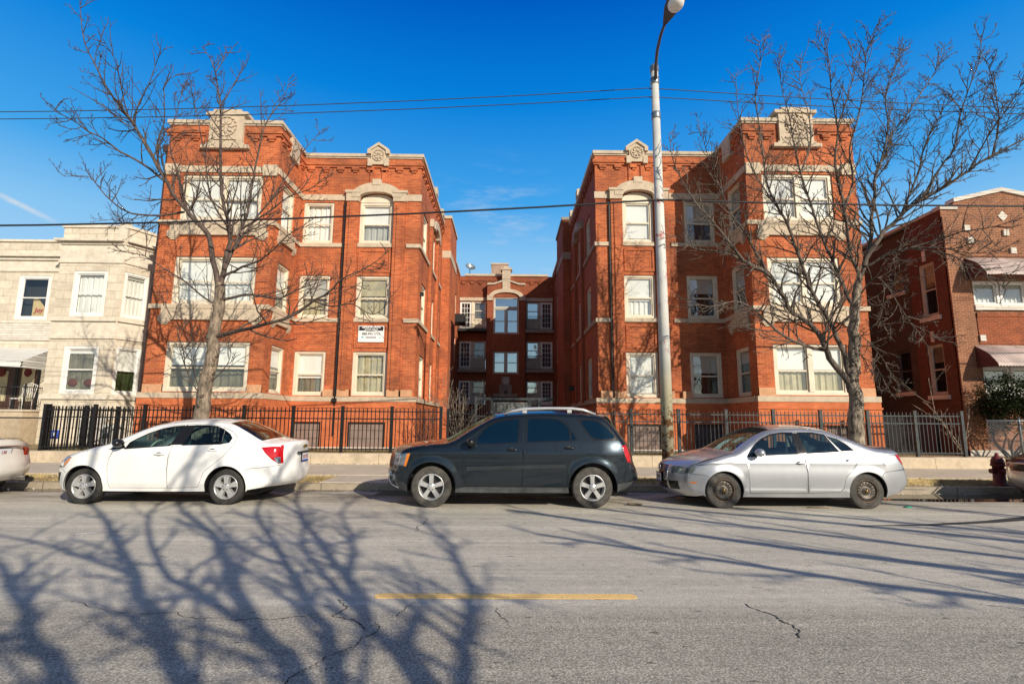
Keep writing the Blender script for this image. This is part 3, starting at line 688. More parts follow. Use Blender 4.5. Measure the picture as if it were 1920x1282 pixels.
    bwA, bwB = A(Aw[0]+.02, Aw[1]-.1), A(Bw[0]-.04, Bw[1]+.04)
    mid = (bq[0]+bq[1])/2; bwC = (bq[0]+.15, mid-.3); bwD = (mid+.3, bq[1]-.15)
    f0, f1 = a0-e0*.09, a1+e1*.09
    wall(mbq, fb.sub(f0), f1-f0, lo, S1-.12, [(o[0]-f0, o[1]-f0, .5, 1.42) for o in (bwA, bwB)])
    wall(mbq, bb.sub(b0-.09), b1-b0+.18, lo, S1-.12, [(o[0]-b0+.09, o[1]-b0+.09, .62, 1.42) for o in (bwC, bwD)])
    bsb = WF(-Xj+.09, Yb-.09, 0, 1) if sg < 0 else WF(Xj-.09, Yf, 0, -1)
    wall(mbq, bsb, Lb+.09, lo, S1-.12)
    fb.box(mbq, f0-e0*.03, f1+e1*.03, -.03, .02, S1-.36, S1-.30); bb.box(mbq, b0-.12, b1+.12, -.03, .02, S1-.36, S1-.30)
    mbq.build('basement_wall', 'brick_base', AB)
    mf = MB(); fb.box(mf, f0-e0*.05, f1+e1*.05, -.05, .02, .2, .5); mf.build('foundation', 'white_stone', AB); mf = MB(); bb.box(mf, b0-.15, b1+.15, -.05, .02, .2, .46); mf.build('foundation', 'white_stone', AB)
    for w_, o, z0 in ((fb, bwA, .5), (fb, bwB, .5), (bb, bwC, .62), (bb, bwD, .62)):
        q = MB(); w_.box(q, o[0], o[1], .10, .13, z0, 1.42, 0)
        for r in ((o[0], o[0]+.05, z0, 1.42), (o[1]-.05, o[1], z0, 1.42), (o[0]+.05, o[1]-.05, 1.37, 1.42)): w_.box(q, r[0], r[1], .04, .1, r[2], r[3], 1)
        for k in (.33, .66): w_.box(q, o[0]+.05, o[1]-.05, .096, .1, z0+(1.42-z0)*k, z0+(1.42-z0)*k+.012, 1)
        dark = sg > 0 and w_ is fb and o is bwA
        q.build('basement_window', ['board_dark' if dark else 'board', 'black'], AB)
    # windows
    for k, (z0, z1) in enumerate(Z):
        W = wins[k]
        o = A(*Bw); window(AB, fl, *o, z0, z1, frame=W['f'], shade=W['B'][0], curtain=W['B'][1], shade_m=W['B'][2], fw=.12, split=.47)
        if k == 2:
            t = MB(); t.prism([(p, z) for p, z in arch_pts(bc, hw, z1+.02, .34)], fl, .04, .1); t.build('window_arch_panel', W['f'], AB)
            t = MB(); fl.box(t, c0, c1, .11, .14, z1, z1+.36); t.build('window_head', 'brick', AB)
        o = A(*Aw); window(AB, fl, *o, z0, z1, frame=W['f'], shade=W['A'][0], curtain=W['A'][1], shade_m=W['A'][2], fw=.11, split=.47)
        window(AB, bf, *bq, z0, z1, n=2, frame=W['f'], shade=W['Y'][0], curtain=W['Y'][1], shade_m=W['Y'][2], fw=.13, split=.47)
        window(AB, bs, *sy, z0, z1, frame=W['f'], shade=W['S'][0], curtain=W['S'][1], shade_m=W['S'][2], fw=.10, split=.47)
    # downspouts left; at right a black strip put in for the pilaster's shadow
    u = P2[1]+.07; p0 = sg*u+20; d = MB()
    if sg < 0: fl.box(d, p0-.03, p0+.03, -.11, -.04, .9, 10.0); fl.box(d, p0-.07, p0+.09, -.2, -.112, 2.15, 2.3)
    else: fl.box(d, P1[0]+20-.07, P1[0]+20-.02, -.10, -.03, .5, 9.9)
    d.build('downspout_or_shade_strip', 'black', AB)
    if sg < 0:
        d = MB(); d.tube([(-12.2, 17.86, .5), (-12.2, 17.86, 11.0)], .06, 8); d.box(-12.32, -12.11, 17.75, 17.95, 10.95, 11.2)
        d.build('downspout_or_shade_strip', 'brown_wood', AB)
d_ = 'curtain_dim'
WL = [dict(f='cream', B=((0,), 'curtain', 'shade'), A=((.62,), d_, 'shade'), Y=((.46, .46), 'curtain_dim', 'shade'), S=((.44,), d_, 'shade')),
      dict(f='cream', B=((.46,), 'curtain', 'curtain'), A=((.55,), 'curtain', 'shade_grey'), Y=((.5, .5), 'shade', 'shade'), S=((.7,), d_, 'shade')),
      dict(f='cream', B=((.52,), 'shade_grey', 'shade'), A=((.02,), 'shade', 'shade'), Y=((1, .55), 'shade', 'shade'), S=((.5,), 'shade', 'shade'))]
WR = [dict(f='cream', B=((1,), None, 'shade'), A=((.45,), None, 'shade_grey'), Y=((.5, .5), 'curtain', 'shade'), S=((.3,), d_, 'shade_grey')),
      dict(f='cream', B=((.6,), 'shade', 'shade'), A=((.4,), None, 'shade_grey'), Y=((1, 1), None, 'shade'), S=((.45,), d_, 'shade_grey')),
      dict(f='cream', B=((.93,), 'shade', 'shade'), A=((.5,), 'room_blue', 'shade_grey'), Y=((1, 1), None, 'shade'), S=((.5,), d_, 'shade_grey'))]
wing(-1, 20.0, 17.7, 8.15, WL, (8.64, 11.46), (6.86, 8.06), (4.52, 5.84), (4.02, 4.48), (5.88, 6.34))
wing(1, 19.5, 17.1, 8.27, WR, (8.82, 11.28), (6.90, 8.10), (4.50, 5.70), (4.02, 4.46), (5.74, 6.24))

# courtyard walls
for sg, Yf in ((-1, 20.0), (1, 19.5)):
    wf = WF(-3.45, Yf, 0, 1) if sg < 0 else WF(3.45, 37.6, 0, -1); L = 37.6-Yf
    pa = (lambda y0, y1: (y0-Yf, y1-Yf)) if sg < 0 else (lambda y0, y1: (37.6-y1, 37.6-y0))
    sp = [(20.9, 22.1), (23.5, 24.6), (25.6, 26.5), (32.0, 33.0), (34.6, 35.6)]
    Z = [(2.40, 4.08), (5.37, 7.06), (8.36, 10.05)]; ops = [(*pa(*s_), *z) for s_ in sp for z in Z]
    mb = MB(); wall(mb, wf, L, .3, TOP, ops)
    j = pa(27.3, 30.6); wf.box(mb, *j, -.42, .05, .3, 12.3)
    for y in (22.9, 25.1): q = pa(y-.2, y+.2); wf.box(mb, *q, -.12, .03, 2.3, 10.1)
    mb.build('wall', 'brick' if sg < 0 else 'brick_court_shaded', AB)
    tm, bm_ = ('lime', 'brick') if sg < 0 else ('lime_shaded', 'brick_court_shaded')  # left wall gets sunlit colours, right wall their shade-coloured copies
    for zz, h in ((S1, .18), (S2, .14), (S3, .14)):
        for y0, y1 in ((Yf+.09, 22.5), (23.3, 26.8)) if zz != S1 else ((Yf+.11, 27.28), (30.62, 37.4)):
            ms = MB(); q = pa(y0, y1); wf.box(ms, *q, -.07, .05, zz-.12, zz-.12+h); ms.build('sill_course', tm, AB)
    ms = MB(); q = pa(22.7, 25.4); c = sum(q)/2; arch_hood(ms, wf, c, .62, 1.0, 10.15, .25, .62, -.2, .04)
    for y in (22.9, 25.1): q = pa(y-.25, y+.25); wf.box(ms, *q, -.17, .04, 10.1, 10.45)
    ms.build('arch_hood', tm, AB)
    q = pa(27.3, 30.6); ms = MB(); wf.box(ms, q[0]-.06, q[1]+.06, -.48, .05, 12.3, 12.46); ms.build('coping', tm, AB); ms = MB(); wf.box(ms, q[0]-.03, q[1]+.03, -.45, .05, 10.1, 10.5); ms.build('lintel', tm, AB)
    for q in (pa(Yf, 27.3), pa(30.6, 37.6)): mc = MB(); cornice(mc, wf, *q); mc.build('cornice', bm_, AB)
    for y0, y1, ys in ((Yf+.33, 27.3, (24.0, 26.6)), (30.6, 37.6, (33.0,))):
        mk = MB(); q = pa(y0, y1); wf.box(mk, *q, -.08, .32, TOP, TOP+.165)
        for y in ys: q = pa(y-.25, y+.25); wf.box(mk, *q, -.12, .3, TOP+.165, TOP+.5)
        mk.build('coping', 'coping', AB)
    for i, s_ in enumerate(sp):
        for k, z in enumerate(Z): window(AB, wf, *pa(*s_), *z, frame='cream' if sg < 0 else 'frame_shaded', shade=(.4+.2*((i+k) % 3),), curtain='curtain_dim', fw=.11, split=.47)
# rear of the court
rf = WF(-3.45, 37.6, 1, 0); a = lambda x: x+3.45
ops = []
for z0, z1 in ((2.6, 4.3), (5.1, 7.14), (7.96, 10.06)):
    for x0, x1 in ((-3.36, -1.45), (1.47, 3.36)): ops.append((a(x0), a(x1), z0, z1))
mb = MB(); wall(mb, rf, 6.9, .3, TOP, ops, rev=.2)
cf = WF(-1.38, 37.12, 1, 0); wall(mb, cf, 2.76, .3, 11.2, [(.47, 2.29, 7.62, 10.3), (.47, 2.29, 4.76, 6.36)], rev=.2)
mb.face([(-1.38,37.12,.3),(-1.38,37.6,.3),(-1.38,37.6,11.2),(-1.38,37.12,11.2)]); mb.face([(1.38,37.12,.3),(1.38,37.6,.3),(1.38,37.6,11.2),(1.38,37.12,11.2)])
I = [(1.38-1.38, 11.2), (.9-.4, 11.22), (1.0, 11.4), (1.38, 11.5), (1.76, 11.4), (2.26, 11.22), (2.76, 11.2)]
mb.prism([(0, 11.2)]+I[1:-1]+[(2.76, 11.2)], cf, 0, .45)
mb.build('wall', 'brick_court_shaded', AB)
for q in ((0, a(-.3)), (a(.3), 6.9)): mc = MB(); cornice(mc, rf, *q); mc.build('cornice', 'brick_court_shaded', AB)
mk = MB(); rf.box(mk, .4, 6.5, -.08, .32, TOP, TOP+.16); mk.build('coping', 'coping', AB); mk = MB()
for (p, z), (q, y) in zip(I, I[1:]): mk.prism([(p, z), (q, y), (q, y+.12), (p, z+.12)], cf, -.1, .48)
mk.build('coping', 'coping', AB)
ms = MB(); rf.box(ms, a(-.3), a(.3), -.6, .1, 11.62, 12.3); rf.box(ms, a(-.42), a(.42), -.66, .15, 12.3, 12.44); rf.box(ms, a(-.2), a(.2), -.62, .1, 12.44, 12.58)
ms.build('parapet_shield', 'lime', AB); ms = MB(); cf.box(ms, 1.1, 1.66, -.08, .1, 10.75, 11.62); arch_hood(ms, cf, 1.38, .95, 1.25, 10.28, .36, .62, -.12, .05)
cf.box(ms, .0, .42, -.1, .05, 10.05, 10.42); cf.box(ms, 2.34, 2.76, -.1, .05, 10.05, 10.42)
ms.build('arch_hood', 'lime', AB)
for x0, x1 in ((-3.4, -1.42), (1.42, 3.4)): ms = MB(); rf.box(ms, a(x0), a(x1), -.06, .05, 10.12, 10.36); ms.build('lintel', 'lime', AB)
for z0, z1, tr in ((7.62, 10.3, 1), (4.76, 6.36, 0)):
    o = window(AB, cf, .47, 2.29, z0, z1 if not tr else 9.48, n=2, frame='frame_shaded', shade=(0, 0), curtain=None, pane='pane_mirror', fw=.09, split=.5)
    if tr:
        window(AB, cf, .47, 2.29, 9.5, 10.3, n=1, frame='frame_shaded', shade=(0,), curtain=None, pane='pane_mirror', fw=.09, meet=False)
        t = MB(); t.prism(arch_pts(1.38, .93, 10.3, .34), cf, .03, .1); t.build('window_arch_panel', 'cream', AB)
def french_door(wf, a0, a1, z0, z1):
    d = MB(); s = .13
    wf.box(d, a0, a0+s, .06, .12, z0, z1); wf.box(d, a1-s, a1, .06, .12, z0, z1); wf.box(d, a0+s, a1-s, .06, .12, z1-s, z1); wf.box(d, a0+s, a1-s, .06, .12, z0, z0+.25)
    w = (a1-a0-2*s); h = z1-s-z0-.25
    for k in (1, 2): wf.box(d, a0+s+w*k/3-.014, a0+s+w*k/3+.014, .07, .11, z0+.25, z1-s)
    for k in range(1, 5): wf.box(d, a0+s, a1-s, .072, .108, z0+.25+h*k/5-.014, z0+.25+h*k/5+.014)
    o = d.build('door', 'white', AB)
    p = MB(); p.face([wf.p(a0+s, z0+.25, .1), wf.p(a1-s, z0+.25, .1), wf.p(a1-s, z1-s, .1), wf.p(a0+s, z1-s, .1)]); p.build('pane', 'pane', o)
    p = MB(); p.face([wf.p(a0-.05, z0, .4), wf.p(a1+.05, z0, .4), wf.p(a1+.05, z1, .4), wf.p(a0-.05, z1, .4)]); p.build('blind_and_room', 'room_blue', o)  # no blind here; dark blue sheet stands for the unlit room
for i, (z0, z1) in enumerate(((2.6, 4.3), (5.1, 7.14), (7.96, 10.06))):
    for sg in (-1, 1):
        dx = sorted((sg*2.52, sg*3.36)); wx = sorted((sg*1.47, sg*2.40)); mx_ = sorted((sg*2.40, sg*2.52))
        t = MB(); rf.box(t, a(mx_[0]), a(mx_[1]), .02, .14, z0, z1); rf.box(t, a(wx[0]), a(wx[1]), .1, .19, z0, z0+.74); t.build('door_surround', 'frame_shaded' if i < 2 or sg > 0 else 'cream', AB)
        french_door(rf, a(dx[0]), a(dx[1]), z0, z1)
        window(AB, rf, a(wx[0]), a(wx[1]), z0+.74, z1, frame='frame_shaded' if i < 2 or sg > 0 else 'cream', shade=(.0,), curtain='curtain_dim' if sg < 0 else None, pane='pane_mirror' if sg > 0 else 'pane', fw=.07)
        if i > 0:
            s_ = MB(); x0, x1 = sorted((sg*1.40, sg*3.44)); dep = .95 if (i == 2 and sg < 0) else .4
            rf.box(s_, a(x0), a(x1), -dep, -.005, z0-.22, z0-.03); bal = s_.build('balcony', 'black' if sg < 0 and i == 2 else 'lime_shaded', AB)
            r = MB()
            for z in (z0+.02, z0+.95): rf.box(r, a(x0), a(x1), -dep+.03, -dep+.06, z, z+.035)
            n = 22
            for k in range(n+1): x = a(x0)+.015+(x1-x0-.03)*k/n; rf.box(r, x-.008, x+.008, -dep+.037, -dep+.053, z0-.03, z0+.95)
            for x in (a(x0), a(x1)-.03): rf.box(r, x, x+.03, -dep+.06, -.01, z0+.92, z0+.95)
            r.build('railing', 'iron', bal)
s_ = MB(); s_.box(-3.44, -2.6, 31.9, 33.4, 7.5, 8.0); s_.build('balcony', 'black', AB)
# address stone with ornament
ms = MB(); cf.box(ms, .52, 2.24, -.06, .03, 3.14, 3.36); cf.box(ms, .94, 1.82, -.07, .03, 3.36, 4.0); cf.box(ms, 1.09, 1.67, -.08, .03, 4.0, 4.56)
cf.box(ms, 1.31, 1.46, -.2, -.07, 3.36, 3.58, 1); petal_relief(ms, WF(*cf.p(0, 0, -.08).xy, 1, 0), 1.38, 4.27, .2, 2)
text_mesh('5236-5238', .19, lambda x, z, d: cf.p(1.38+x, 3.25+z, -.062-d), ms, 2, .004, .85)
ms.build('address_stone', ['lime_shaded', 'black', 'plate'], AB)
# doorway under it
dd = MB(); cf.box(dd, .55, 2.2, -.02, .05, .45, 2.9); dd.build('door', 'brown_wood', AB)
# roof and chimney
mr = MB()
for x0, x1, y0, y1 in ((-13.4,-3.75,20.3,40),(-12,-8.25,17.9,20.3),(3.75,13.4,19.7,40),(8.4,12,17.3,19.7),(-3.75,3.75,37.9,44)): mr.face([(x0,y0,11.5),(x1,y0,11.5),(x1,y1,11.5),(x0,y1,11.5)])
rr = mr.build('roof', 'roof', AB)
mc = MB(); mc.box(-1.16, .10, 39, 40, 11.4, 13.3, 0); mc.box(-1.20, .14, 38.96, 40.04, 13.3, 13.42, 1); mc.build('chimney', ['brick_chimney', 'coping'], AB)
fld = MB(); fld.box(3.18, 3.45, 26.2, 26.5, 3.0, 3.25); fld.build('floodlight', 'black', AB)
fld = MB(); fld.box(-3.45, -3.3, 20.5, 20.6, 6.4, 6.55); fld.build('floodlight', 'black', AB)

# rooftop dish
DI = thing('satellite_dish', 'white satellite dish on the roof edge above the rear court wall', 'satellite dish', (-2.75, 38.2, 12.15))
b = MB(); n = Vector((.35, -.75, .55)).normalized(); u = n.cross(Vector((0,0,1))).normalized(); w = u.cross(n); c0 = Vector((-2.75, 38.2, 12.75))
rings = []
for i in range(6):
    r = .40*i/5+.001; rings.append([b.bm.verts.new(c0+(u*math.cos(k*PI/10)+w*math.sin(k*PI/10)*.85)*r+n*(.16*(r/.4)**2)) for k in range(20)])
for p, q in zip(rings, rings[1:]):
    for k in range(20): b.bm.faces.new((p[k], p[(k+1)%20], q[(k+1)%20], q[k])).smooth = True
b.build('dish', 'galv', DI)
b = MB(); b.tube([(-2.75,38.25,12.1),(-2.75,38.25,12.6),c0], .03); b.tube([c0-w*.3+n*.08, c0+n*.42-w*.1], .015); b.blob(c0+n*.42-w*.08, (.06,.06,.05)); b.build('mast', 'black', DI)

# letting sign on the wall between the right hand windows of the left wing
SG = thing('letting_sign', 'white and black sign with a telephone number on the orange brick between two windows', 'sign', (-5.17, 19.97, 4.44))
sf = WF(-5.17, 19.955, 1, 0)
b = MB(); sf.box(b, -.49, .49, 0, .03, 4.44, 5.07); b.build('panel', 'sign_white', SG)
b = MB(); sf.box(b, -.46, .46, -.006, -.001, 4.885, 5.045, 0)
text_mesh('APARTMENTS', .088, lambda x, z, d: sf.p(x, 5.003+z, -.007-d), b, 1, .002, 1.3, 0, .004)
text_mesh('AVAILABLE', .078, lambda x, z, d: sf.p(x, 4.925+z, -.007-d), b, 1, .002, 1.3, 0, .004)
text_mesh('888.993.1715', .125, lambda x, z, d: sf.p(x, 4.755+z, -.001-d), b, 0, .002, 1.02, 0, .003)
sf.box(b, -.2, .15, -.004, -.001, 4.855, 4.872, 0)
b.prism([(-.18,4.60),(-.21,4.62),(-.18,4.64),(.18,4.64),(.21,4.62),(.18,4.60)], sf, -.005, -.001, 0)
for k in range(11): sf.box(b, -.16+k*.03, -.145+k*.03, -.008, -.005, 4.612, 4.629, 1)
sf.box(b, -.36, -.28, -.005, -.001, 4.60, 4.635, 2); b.prism([(-.38,4.632),(-.32,4.66),(-.26,4.632)], sf, -.005, -.001, 2)
sf.box(b, .30, .36, -.005, -.001, 4.60, 4.63, 2)
b.build('lettering', ['ink', 'sign_white', 'teal'], SG)
# ------------------------------------------------------------------ limestone two-flat on the left
GH = thing('stone_house', 'cream limestone two storey house with a canted bay and a white porch awning', 'house', (-18.5, 24, .42))
g1, g2, g3 = WF(-19.1, 22, 1, 0), WF(-16.4, 22, .55, 1.06), WF(-23.6, 23.2, 1, 0)
L2 = math.hypot(.55, 1.06)
g0 = WF(-19.1, 23.2, 0, -1)
Zg = [(2.49, 4.48), (5.74, 7.70)]
mb = MB()
wall(mb, g1, 2.7, .3, 9.7, [(.66, 2.10, *z) for z in Zg]); wall(mb, g2, L2, .3, 9.7, [(.10, 1.10, *z) for z in Zg]); wall(mb, g0, 1.2, .3, 9.7)
wall(mb, WF(-15.85, 23.06, 0, 1), 18, .3, 9.6)
wall(mb, g3, 4.5, .3, 9.4, [(1.75, 3.2, 5.78, 7.80), (.9, 3.3, 1.76, 4.0)]); wall(mb, WF(-23.6, 41, 0, -1), 17.8, .3, 9.4)
mb.build('wall', 'grey_rough', GH)
def ring(name, z0, z1, d):
    ms = MB()
    for w, l in ((g1, 2.7), (g2, L2)): w.box(ms, -d*.8 if w is g1 else 0, l, -d, .03, z0, z1)
    g0.box(ms, 0, 1.2, -d, .03, z0, z1-.002); ms.build(name, 'grey_smooth', GH)
for nm, z0, z1, d in (('water_table',2.26,2.46,.08),('sill_course',5.52,5.70,.10),('string_course',4.78,4.92,.06),('string_course',8.05,8.15,.05),('cornice',8.86,8.96,.08),('cornice',8.98,9.08,.24),('coping',9.62,9.74,.06),('frieze',8.15,8.86,.012),('frieze',4.92,5.52,.014)): ring(nm, z0, z1, d)
ms = MB(); g1.box(ms, 2.35, 2.75, -.05, .2, 9.08, 9.86); ms.build('parapet_pier', 'grey_smooth', GH)
for nm, z0, z1, d, e in (('sill_course',5.62,5.74,.06,.03),('string_course',7.98,8.06,.05,.03),('cornice',8.64,8.78,.22,.03),('cornice',8.5,8.62,.1,.03),('coping',9.36,9.46,.08,.2),('frieze',8.06,8.5,.012,.03)): ms = MB(); g3.box(ms, 0, 4.5, -d, e, z0, z1); ms.build(nm, 'grey_smooth', GH)
mw = MB(); g3.box(mw, 0, 4.5, -.07, .03, 4.86, 5.60); mw.build('ledge_stone_panel', 'white_stone', GH)
window(GH, g1, .66, 2.10, *Zg[0], frame='white', shade=(.12,), curtain='curtain_dim', shade_m='shade', fw=.15, rec=.02)
window(GH, g1, .66, 2.10, *Zg[1], frame='white', shade=(.06,), curtain='shade', shade_m='shade_grey', fw=.15, rec=.02)
window(GH, g2, .10, 1.10, *Zg[0], frame='white', shade=(.52,), curtain='plant_green', fw=.11, rec=.02)
window(GH, g2, .10, 1.10, *Zg[1], frame='white', shade=(.1,), curtain='shade', shade_m='shade_grey', fw=.11, rec=.02)
window(GH, g3, 1.75, 3.2, 5.78, 7.80, frame='white', shade=(0,), curtain=None, fw=.15, rec=.02)
for q in (1.05, 1.7): o = MB(); o.blob(g1.p(q, 2.95, .16), (.2,.03,.16)); o.build('window_flower', 'plant_red', GH)
# paper sign in the upper window
JS = thing('paper_sign', 'buff paper sign with red writing standing in the upper window of the limestone house', 'sign', tuple(g3.p(2.7, 5.95, .22)))
b = MB(); jw = g3
b.face([jw.p(2.35,5.96,.19), jw.p(2.98,5.96,.19), jw.p(2.98,6.3,.19), jw.p(2.5,6.85,.19), jw.p(2.35,6.85,.19)], 0)
text_mesh('Joy', .30, lambda x, z, d: jw.p(2.64+x, 6.25+z, .185-d), b, 1, .002, 1.0, .2, .01)
b.build('sheet', ['paper', 'red_ink'], JS)
# porch with door and awning
b = MB(); b.box(-23.6, -19.35, 21.5, 23.15, .42, 1.74, 0); b.box(-23.65, -19.3, 21.45, 23.19, 1.74, 1.82, 1); b.build('porch', ['concrete', 'sidewalk'], GH)
b = MB(); g3.box(b, .9, 1.05, .02, .12, 1.84, 4.0); g3.box(b, 2.15, 2.3, .02, .12, 1.84, 4.0); g3.box(b, 3.15, 3.3, .02, .12, 1.84, 4.0); g3.box(b, 1.05, 3.15, .02, .12, 3.85, 4.0); 
g3.box(b, 1.05, 2.15, .05, .1, 1.84, 3.85, 1); g3.box(b, 2.3, 3.15, .05, .1, 1.84, 3.85, 1); g3.box(b, 1.35, 1.85, .03, .05, 2.2, 3.5, 2); g3.box(b, 2.45, 3.0, .03, .05, 2.2, 3.6, 2)
for q in (1.6, 2.72): b.blob(g3.p(q, 3.45, .0), (.17,.03,.2), 8, 6, 3)
b.build('door', ['black', 'brown_wood', 'curtain', 'plant_red'], GH)
b = MB()
A0, A1, B0, B1 = (-23.6, 23.15, 4.52), (-19.75, 23.15, 4.52), (-23.6, 21.35, 3.92), (-19.55, 21.35, 3.72)
n = 34
for k in range(n):
    t0, t1 = k/n, (k+.86)/n
    lp = lambda p, q, t: tuple(p[i]+(q[i]-p[i])*t for i in range(3))
    b.face([lp(A0,A1,t0), lp(A0,A1,t1), lp(B0,B1,t1), lp(B0,B1,t0)]); b.face([lp(A0,A1,t0), lp(A0,A1,t1), tuple(v+(.02 if i == 2 else 0) for i, v in enumerate(lp(B0,B1,t1))), tuple(v+(.02 if i == 2 else 0) for i, v in enumerate(lp(B0,B1,t0)))])
for k in range(9):
    z0 = 3.5+k*.115; y1 = 23.15-max(0, (z0-3.72)/.8)*0; yy = 21.35 if z0 < 3.74 else 21.35+(z0-3.72)/.8*1.8
    b.face([(-19.56-.02*(k%2), yy, z0), (-19.66-.02*(k%2), 23.15, z0), (-19.62, 23.15, z0+.1), (-19.54, yy+.1, z0+.1)])
b.face([(-23.6,21.35,3.92),(-19.55,21.35,3.72),(-19.55,21.35,3.5),(-23.6,21.35,3.7)])
b.build('awning', 'awning_white', GH, normals=False)
b = MB()
for x in (-22.1, -21.55):
    b.tube([(x,21.55,1.82),(x,21.55,3.85)], .03)
for k in range(7): z = 1.95+k*.27; b.tube([(-22.1,21.55,z),(-21.55,21.55,z+.25)], .012, 4); b.tube([(-21.55,21.55,z),(-22.1,21.55,z+.25)], .012, 4)
b.build('porch_post', 'iron', GH)
b = MB()
for p, q in (((-21.55,21.55),(-19.4,21.55)), ((-19.4,21.55),(-19.4,23.1))):
    n = 16
    b.tube([(*p,2.72),(*q,2.72)], .02); b.tube([(*p,1.95),(*q,1.95)], .015)
    for k in range(n+1): x = p[0]+(q[0]-p[0])*k/n; y = p[1]+(q[1]-p[1])*k/n; b.tube([(x,y,1.82),(x,y,2.72)], .009, 4)
b.tube([(-19.4,21.55,1.82),(-19.4,21.55,2.85)], .035); b.build('railing', 'iron', GH)
PC = thing('porch_chair', 'white lattice iron chair on the porch behind the black railing', 'chair', (-20.2, 22.3, 1.82))
for x in (-20.45, -19.95):
    for y in (22.1, 22.55): b = MB(); b.tube([(x,y,1.82),(x,y,2.27)], .015); b.build('leg', 'white', PC)
b = MB(); b.box(-20.47, -19.93, 22.08, 22.57, 2.26, 2.30); b.build('seat', 'white', PC)
b = MB(); b.tube([(-20.47,22.57,2.3),(-20.5,22.66,2.85),(-20.2,22.68,2.95),(-19.9,22.66,2.85),(-19.93,22.57,2.3)], .018)
for k in range(5): b.tube([(-20.47+k*.11,22.58,2.32),(-20.37+k*.1,22.66,2.88)], .009, 4); b.tube([(-20.03-k*.1,22.58,2.32),(-20.1-k*.08,22.66,2.88)], .009, 4)
b.build('backrest', 'white', PC)
PT = thing('flower_pot', 'white pot of red flowers at the left end of the porch', 'flower pot', (-22.3, 22.0, 1.82))
b = MB(); b.lathe([(.13,1.82),(.19,2.12),(.20,2.14),(.16,2.14)], (-22.3,22.0,0), n=16); b.build('pot', 'white', PT)
b = MB(); rd = random.Random(4)
for k in range(90): c = Vector((-22.3+rd.gauss(0,.14), 22+rd.gauss(0,.12), 2.28+rd.gauss(0,.13))); u = Vector((rd.uniform(-1,1), rd.uniform(-1,1), rd.uniform(-1,1))).normalized()*.045; w = u.orthogonal()*.7; b.face([c-u, c+w, c+u, c-w], rd.choice((0,0,1)))
b.build('foliage', ['plant_green', 'plant_red'], PT)
# gas meters and a blue sign behind the side fence
for i, (x, y, w, h, lab) in enumerate(((-16.2, 20.9, .75, 1.0, 'white utility cabinet behind the black fence below the left bay window'), (-15.2, 20.6, .5, .75, 'small white utility cabinet beside the brick corner behind the fence'))):
    t = thing('utility_cabinet', lab, 'utility cabinet', (x, y, .42), 'utility cabinets behind the side fence')
    b = MB(); b.box(x-w/2, x+w/2, y, y+.4, .5, .5+h); b.build('body', 'white', t)
    b = MB(); b.box(x-w/2+.05, x+w/2-.05, y-.02, y-.003, .58, .42+h); b.build('door', 'shade_grey', t)
    b = MB(); [b.box(x-w/2+.1+k*.16, x-w/2+.2+k*.16, y-.05, y-.022, .75, .9) for k in range(3 if w > .6 else 2)]; b.build('meter', 'black', t)
t = thing('blue_sign', 'small blue and white sign on a stake behind the left end of the black fence', 'sign', (-15.75, 18.9, .42))
b = MB(); b.box(-15.77, -15.73, 18.88, 18.92, .42, .9); b.build('stake', 'black', t)
b = MB(); b.box(-15.9, -15.6, 18.85, 18.875, .78, 1.08, 0); b.box(-15.82, -15.74, 18.84, 18.85, .86, 1.0, 1); b.box(-15.74, -15.68, 18.84, 18.85, .93, .97, 1); b.build('panel', ['blue', 'sign_white'], t)

# ------------------------------------------------------------------ brown brick house on the right
BH = thing('brick_house', 'two storey brown brick house with pink ribbed window awnings and white coping', 'house', (18.3, 22, .42))
hf, hs = WF(15.9, 18.2, 1, 0), WF(15.9, 34, 0, -1)
y2a = lambda y: 34-y
mb = MB(); wopen = [(.86, 3.9, 2.50, 3.50), (.86, 3.9, 5.70, 6.60)]
wall(mb, hf, 4.9, .3, 9.28, wopen)
mb.prism([(.5, 9.28), (4.4, 9.28), (4.4, 9.55), (2.35, 10.0), (.62, 9.62), (.5, 9.5)], hf, 0, .3)
hf.box(mb, .0, .75, -.06, .05, .3, 9.0); hf.box(mb, 4.15, 4.9, -.06, .05, .3, 9.0); hf.box(mb, .75, 4.15, -.04, .05, 7.5, 7.62)
mb.build('wall', 'brick_brown', BH)
b = MB(); hf.box(b, .86, 3.9, -.03, .05, 4.30, 5.42); hf.box(b, .86, 3.9, -.05, .05, 5.28, 5.42); b.build('spandrel', 'brick_red', BH)
sw = [(y2a(19.5), y2a(18.75), 5.46, 7.5), (y2a(19.5), y2a(18.75), 2.54, 4.4)]
so_ = [(y2a(21.3), y2a(20.5), 6.8, 7.7), (y2a(21.3), y2a(20.5), 2.75, 4.4)]
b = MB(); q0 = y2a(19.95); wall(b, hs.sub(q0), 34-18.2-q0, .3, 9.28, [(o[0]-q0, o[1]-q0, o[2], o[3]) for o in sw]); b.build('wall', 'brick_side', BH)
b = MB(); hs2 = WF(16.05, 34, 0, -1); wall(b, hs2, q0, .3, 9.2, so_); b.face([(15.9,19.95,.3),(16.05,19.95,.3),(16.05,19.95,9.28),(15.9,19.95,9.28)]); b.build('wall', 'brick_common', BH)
b = MB(); hf.box(b, -.04, .62, -.06, .32, 9.28, 9.42); hf.box(b, 4.3, 4.94, -.06, .32, 9.28, 9.42)
for (p, z), (q, y) in (((.5, 9.56), (2.35, 10.0)), ((2.35, 10.0), (4.4, 9.56))): b.prism([(p, z), (q, y), (q, y+.15), (p, z+.15)], hf, -.07, .33)
hs.box(b, 0, 15.45, -.05, .3, 9.28, 9.38)
b.build('coping', 'white_stone', BH)
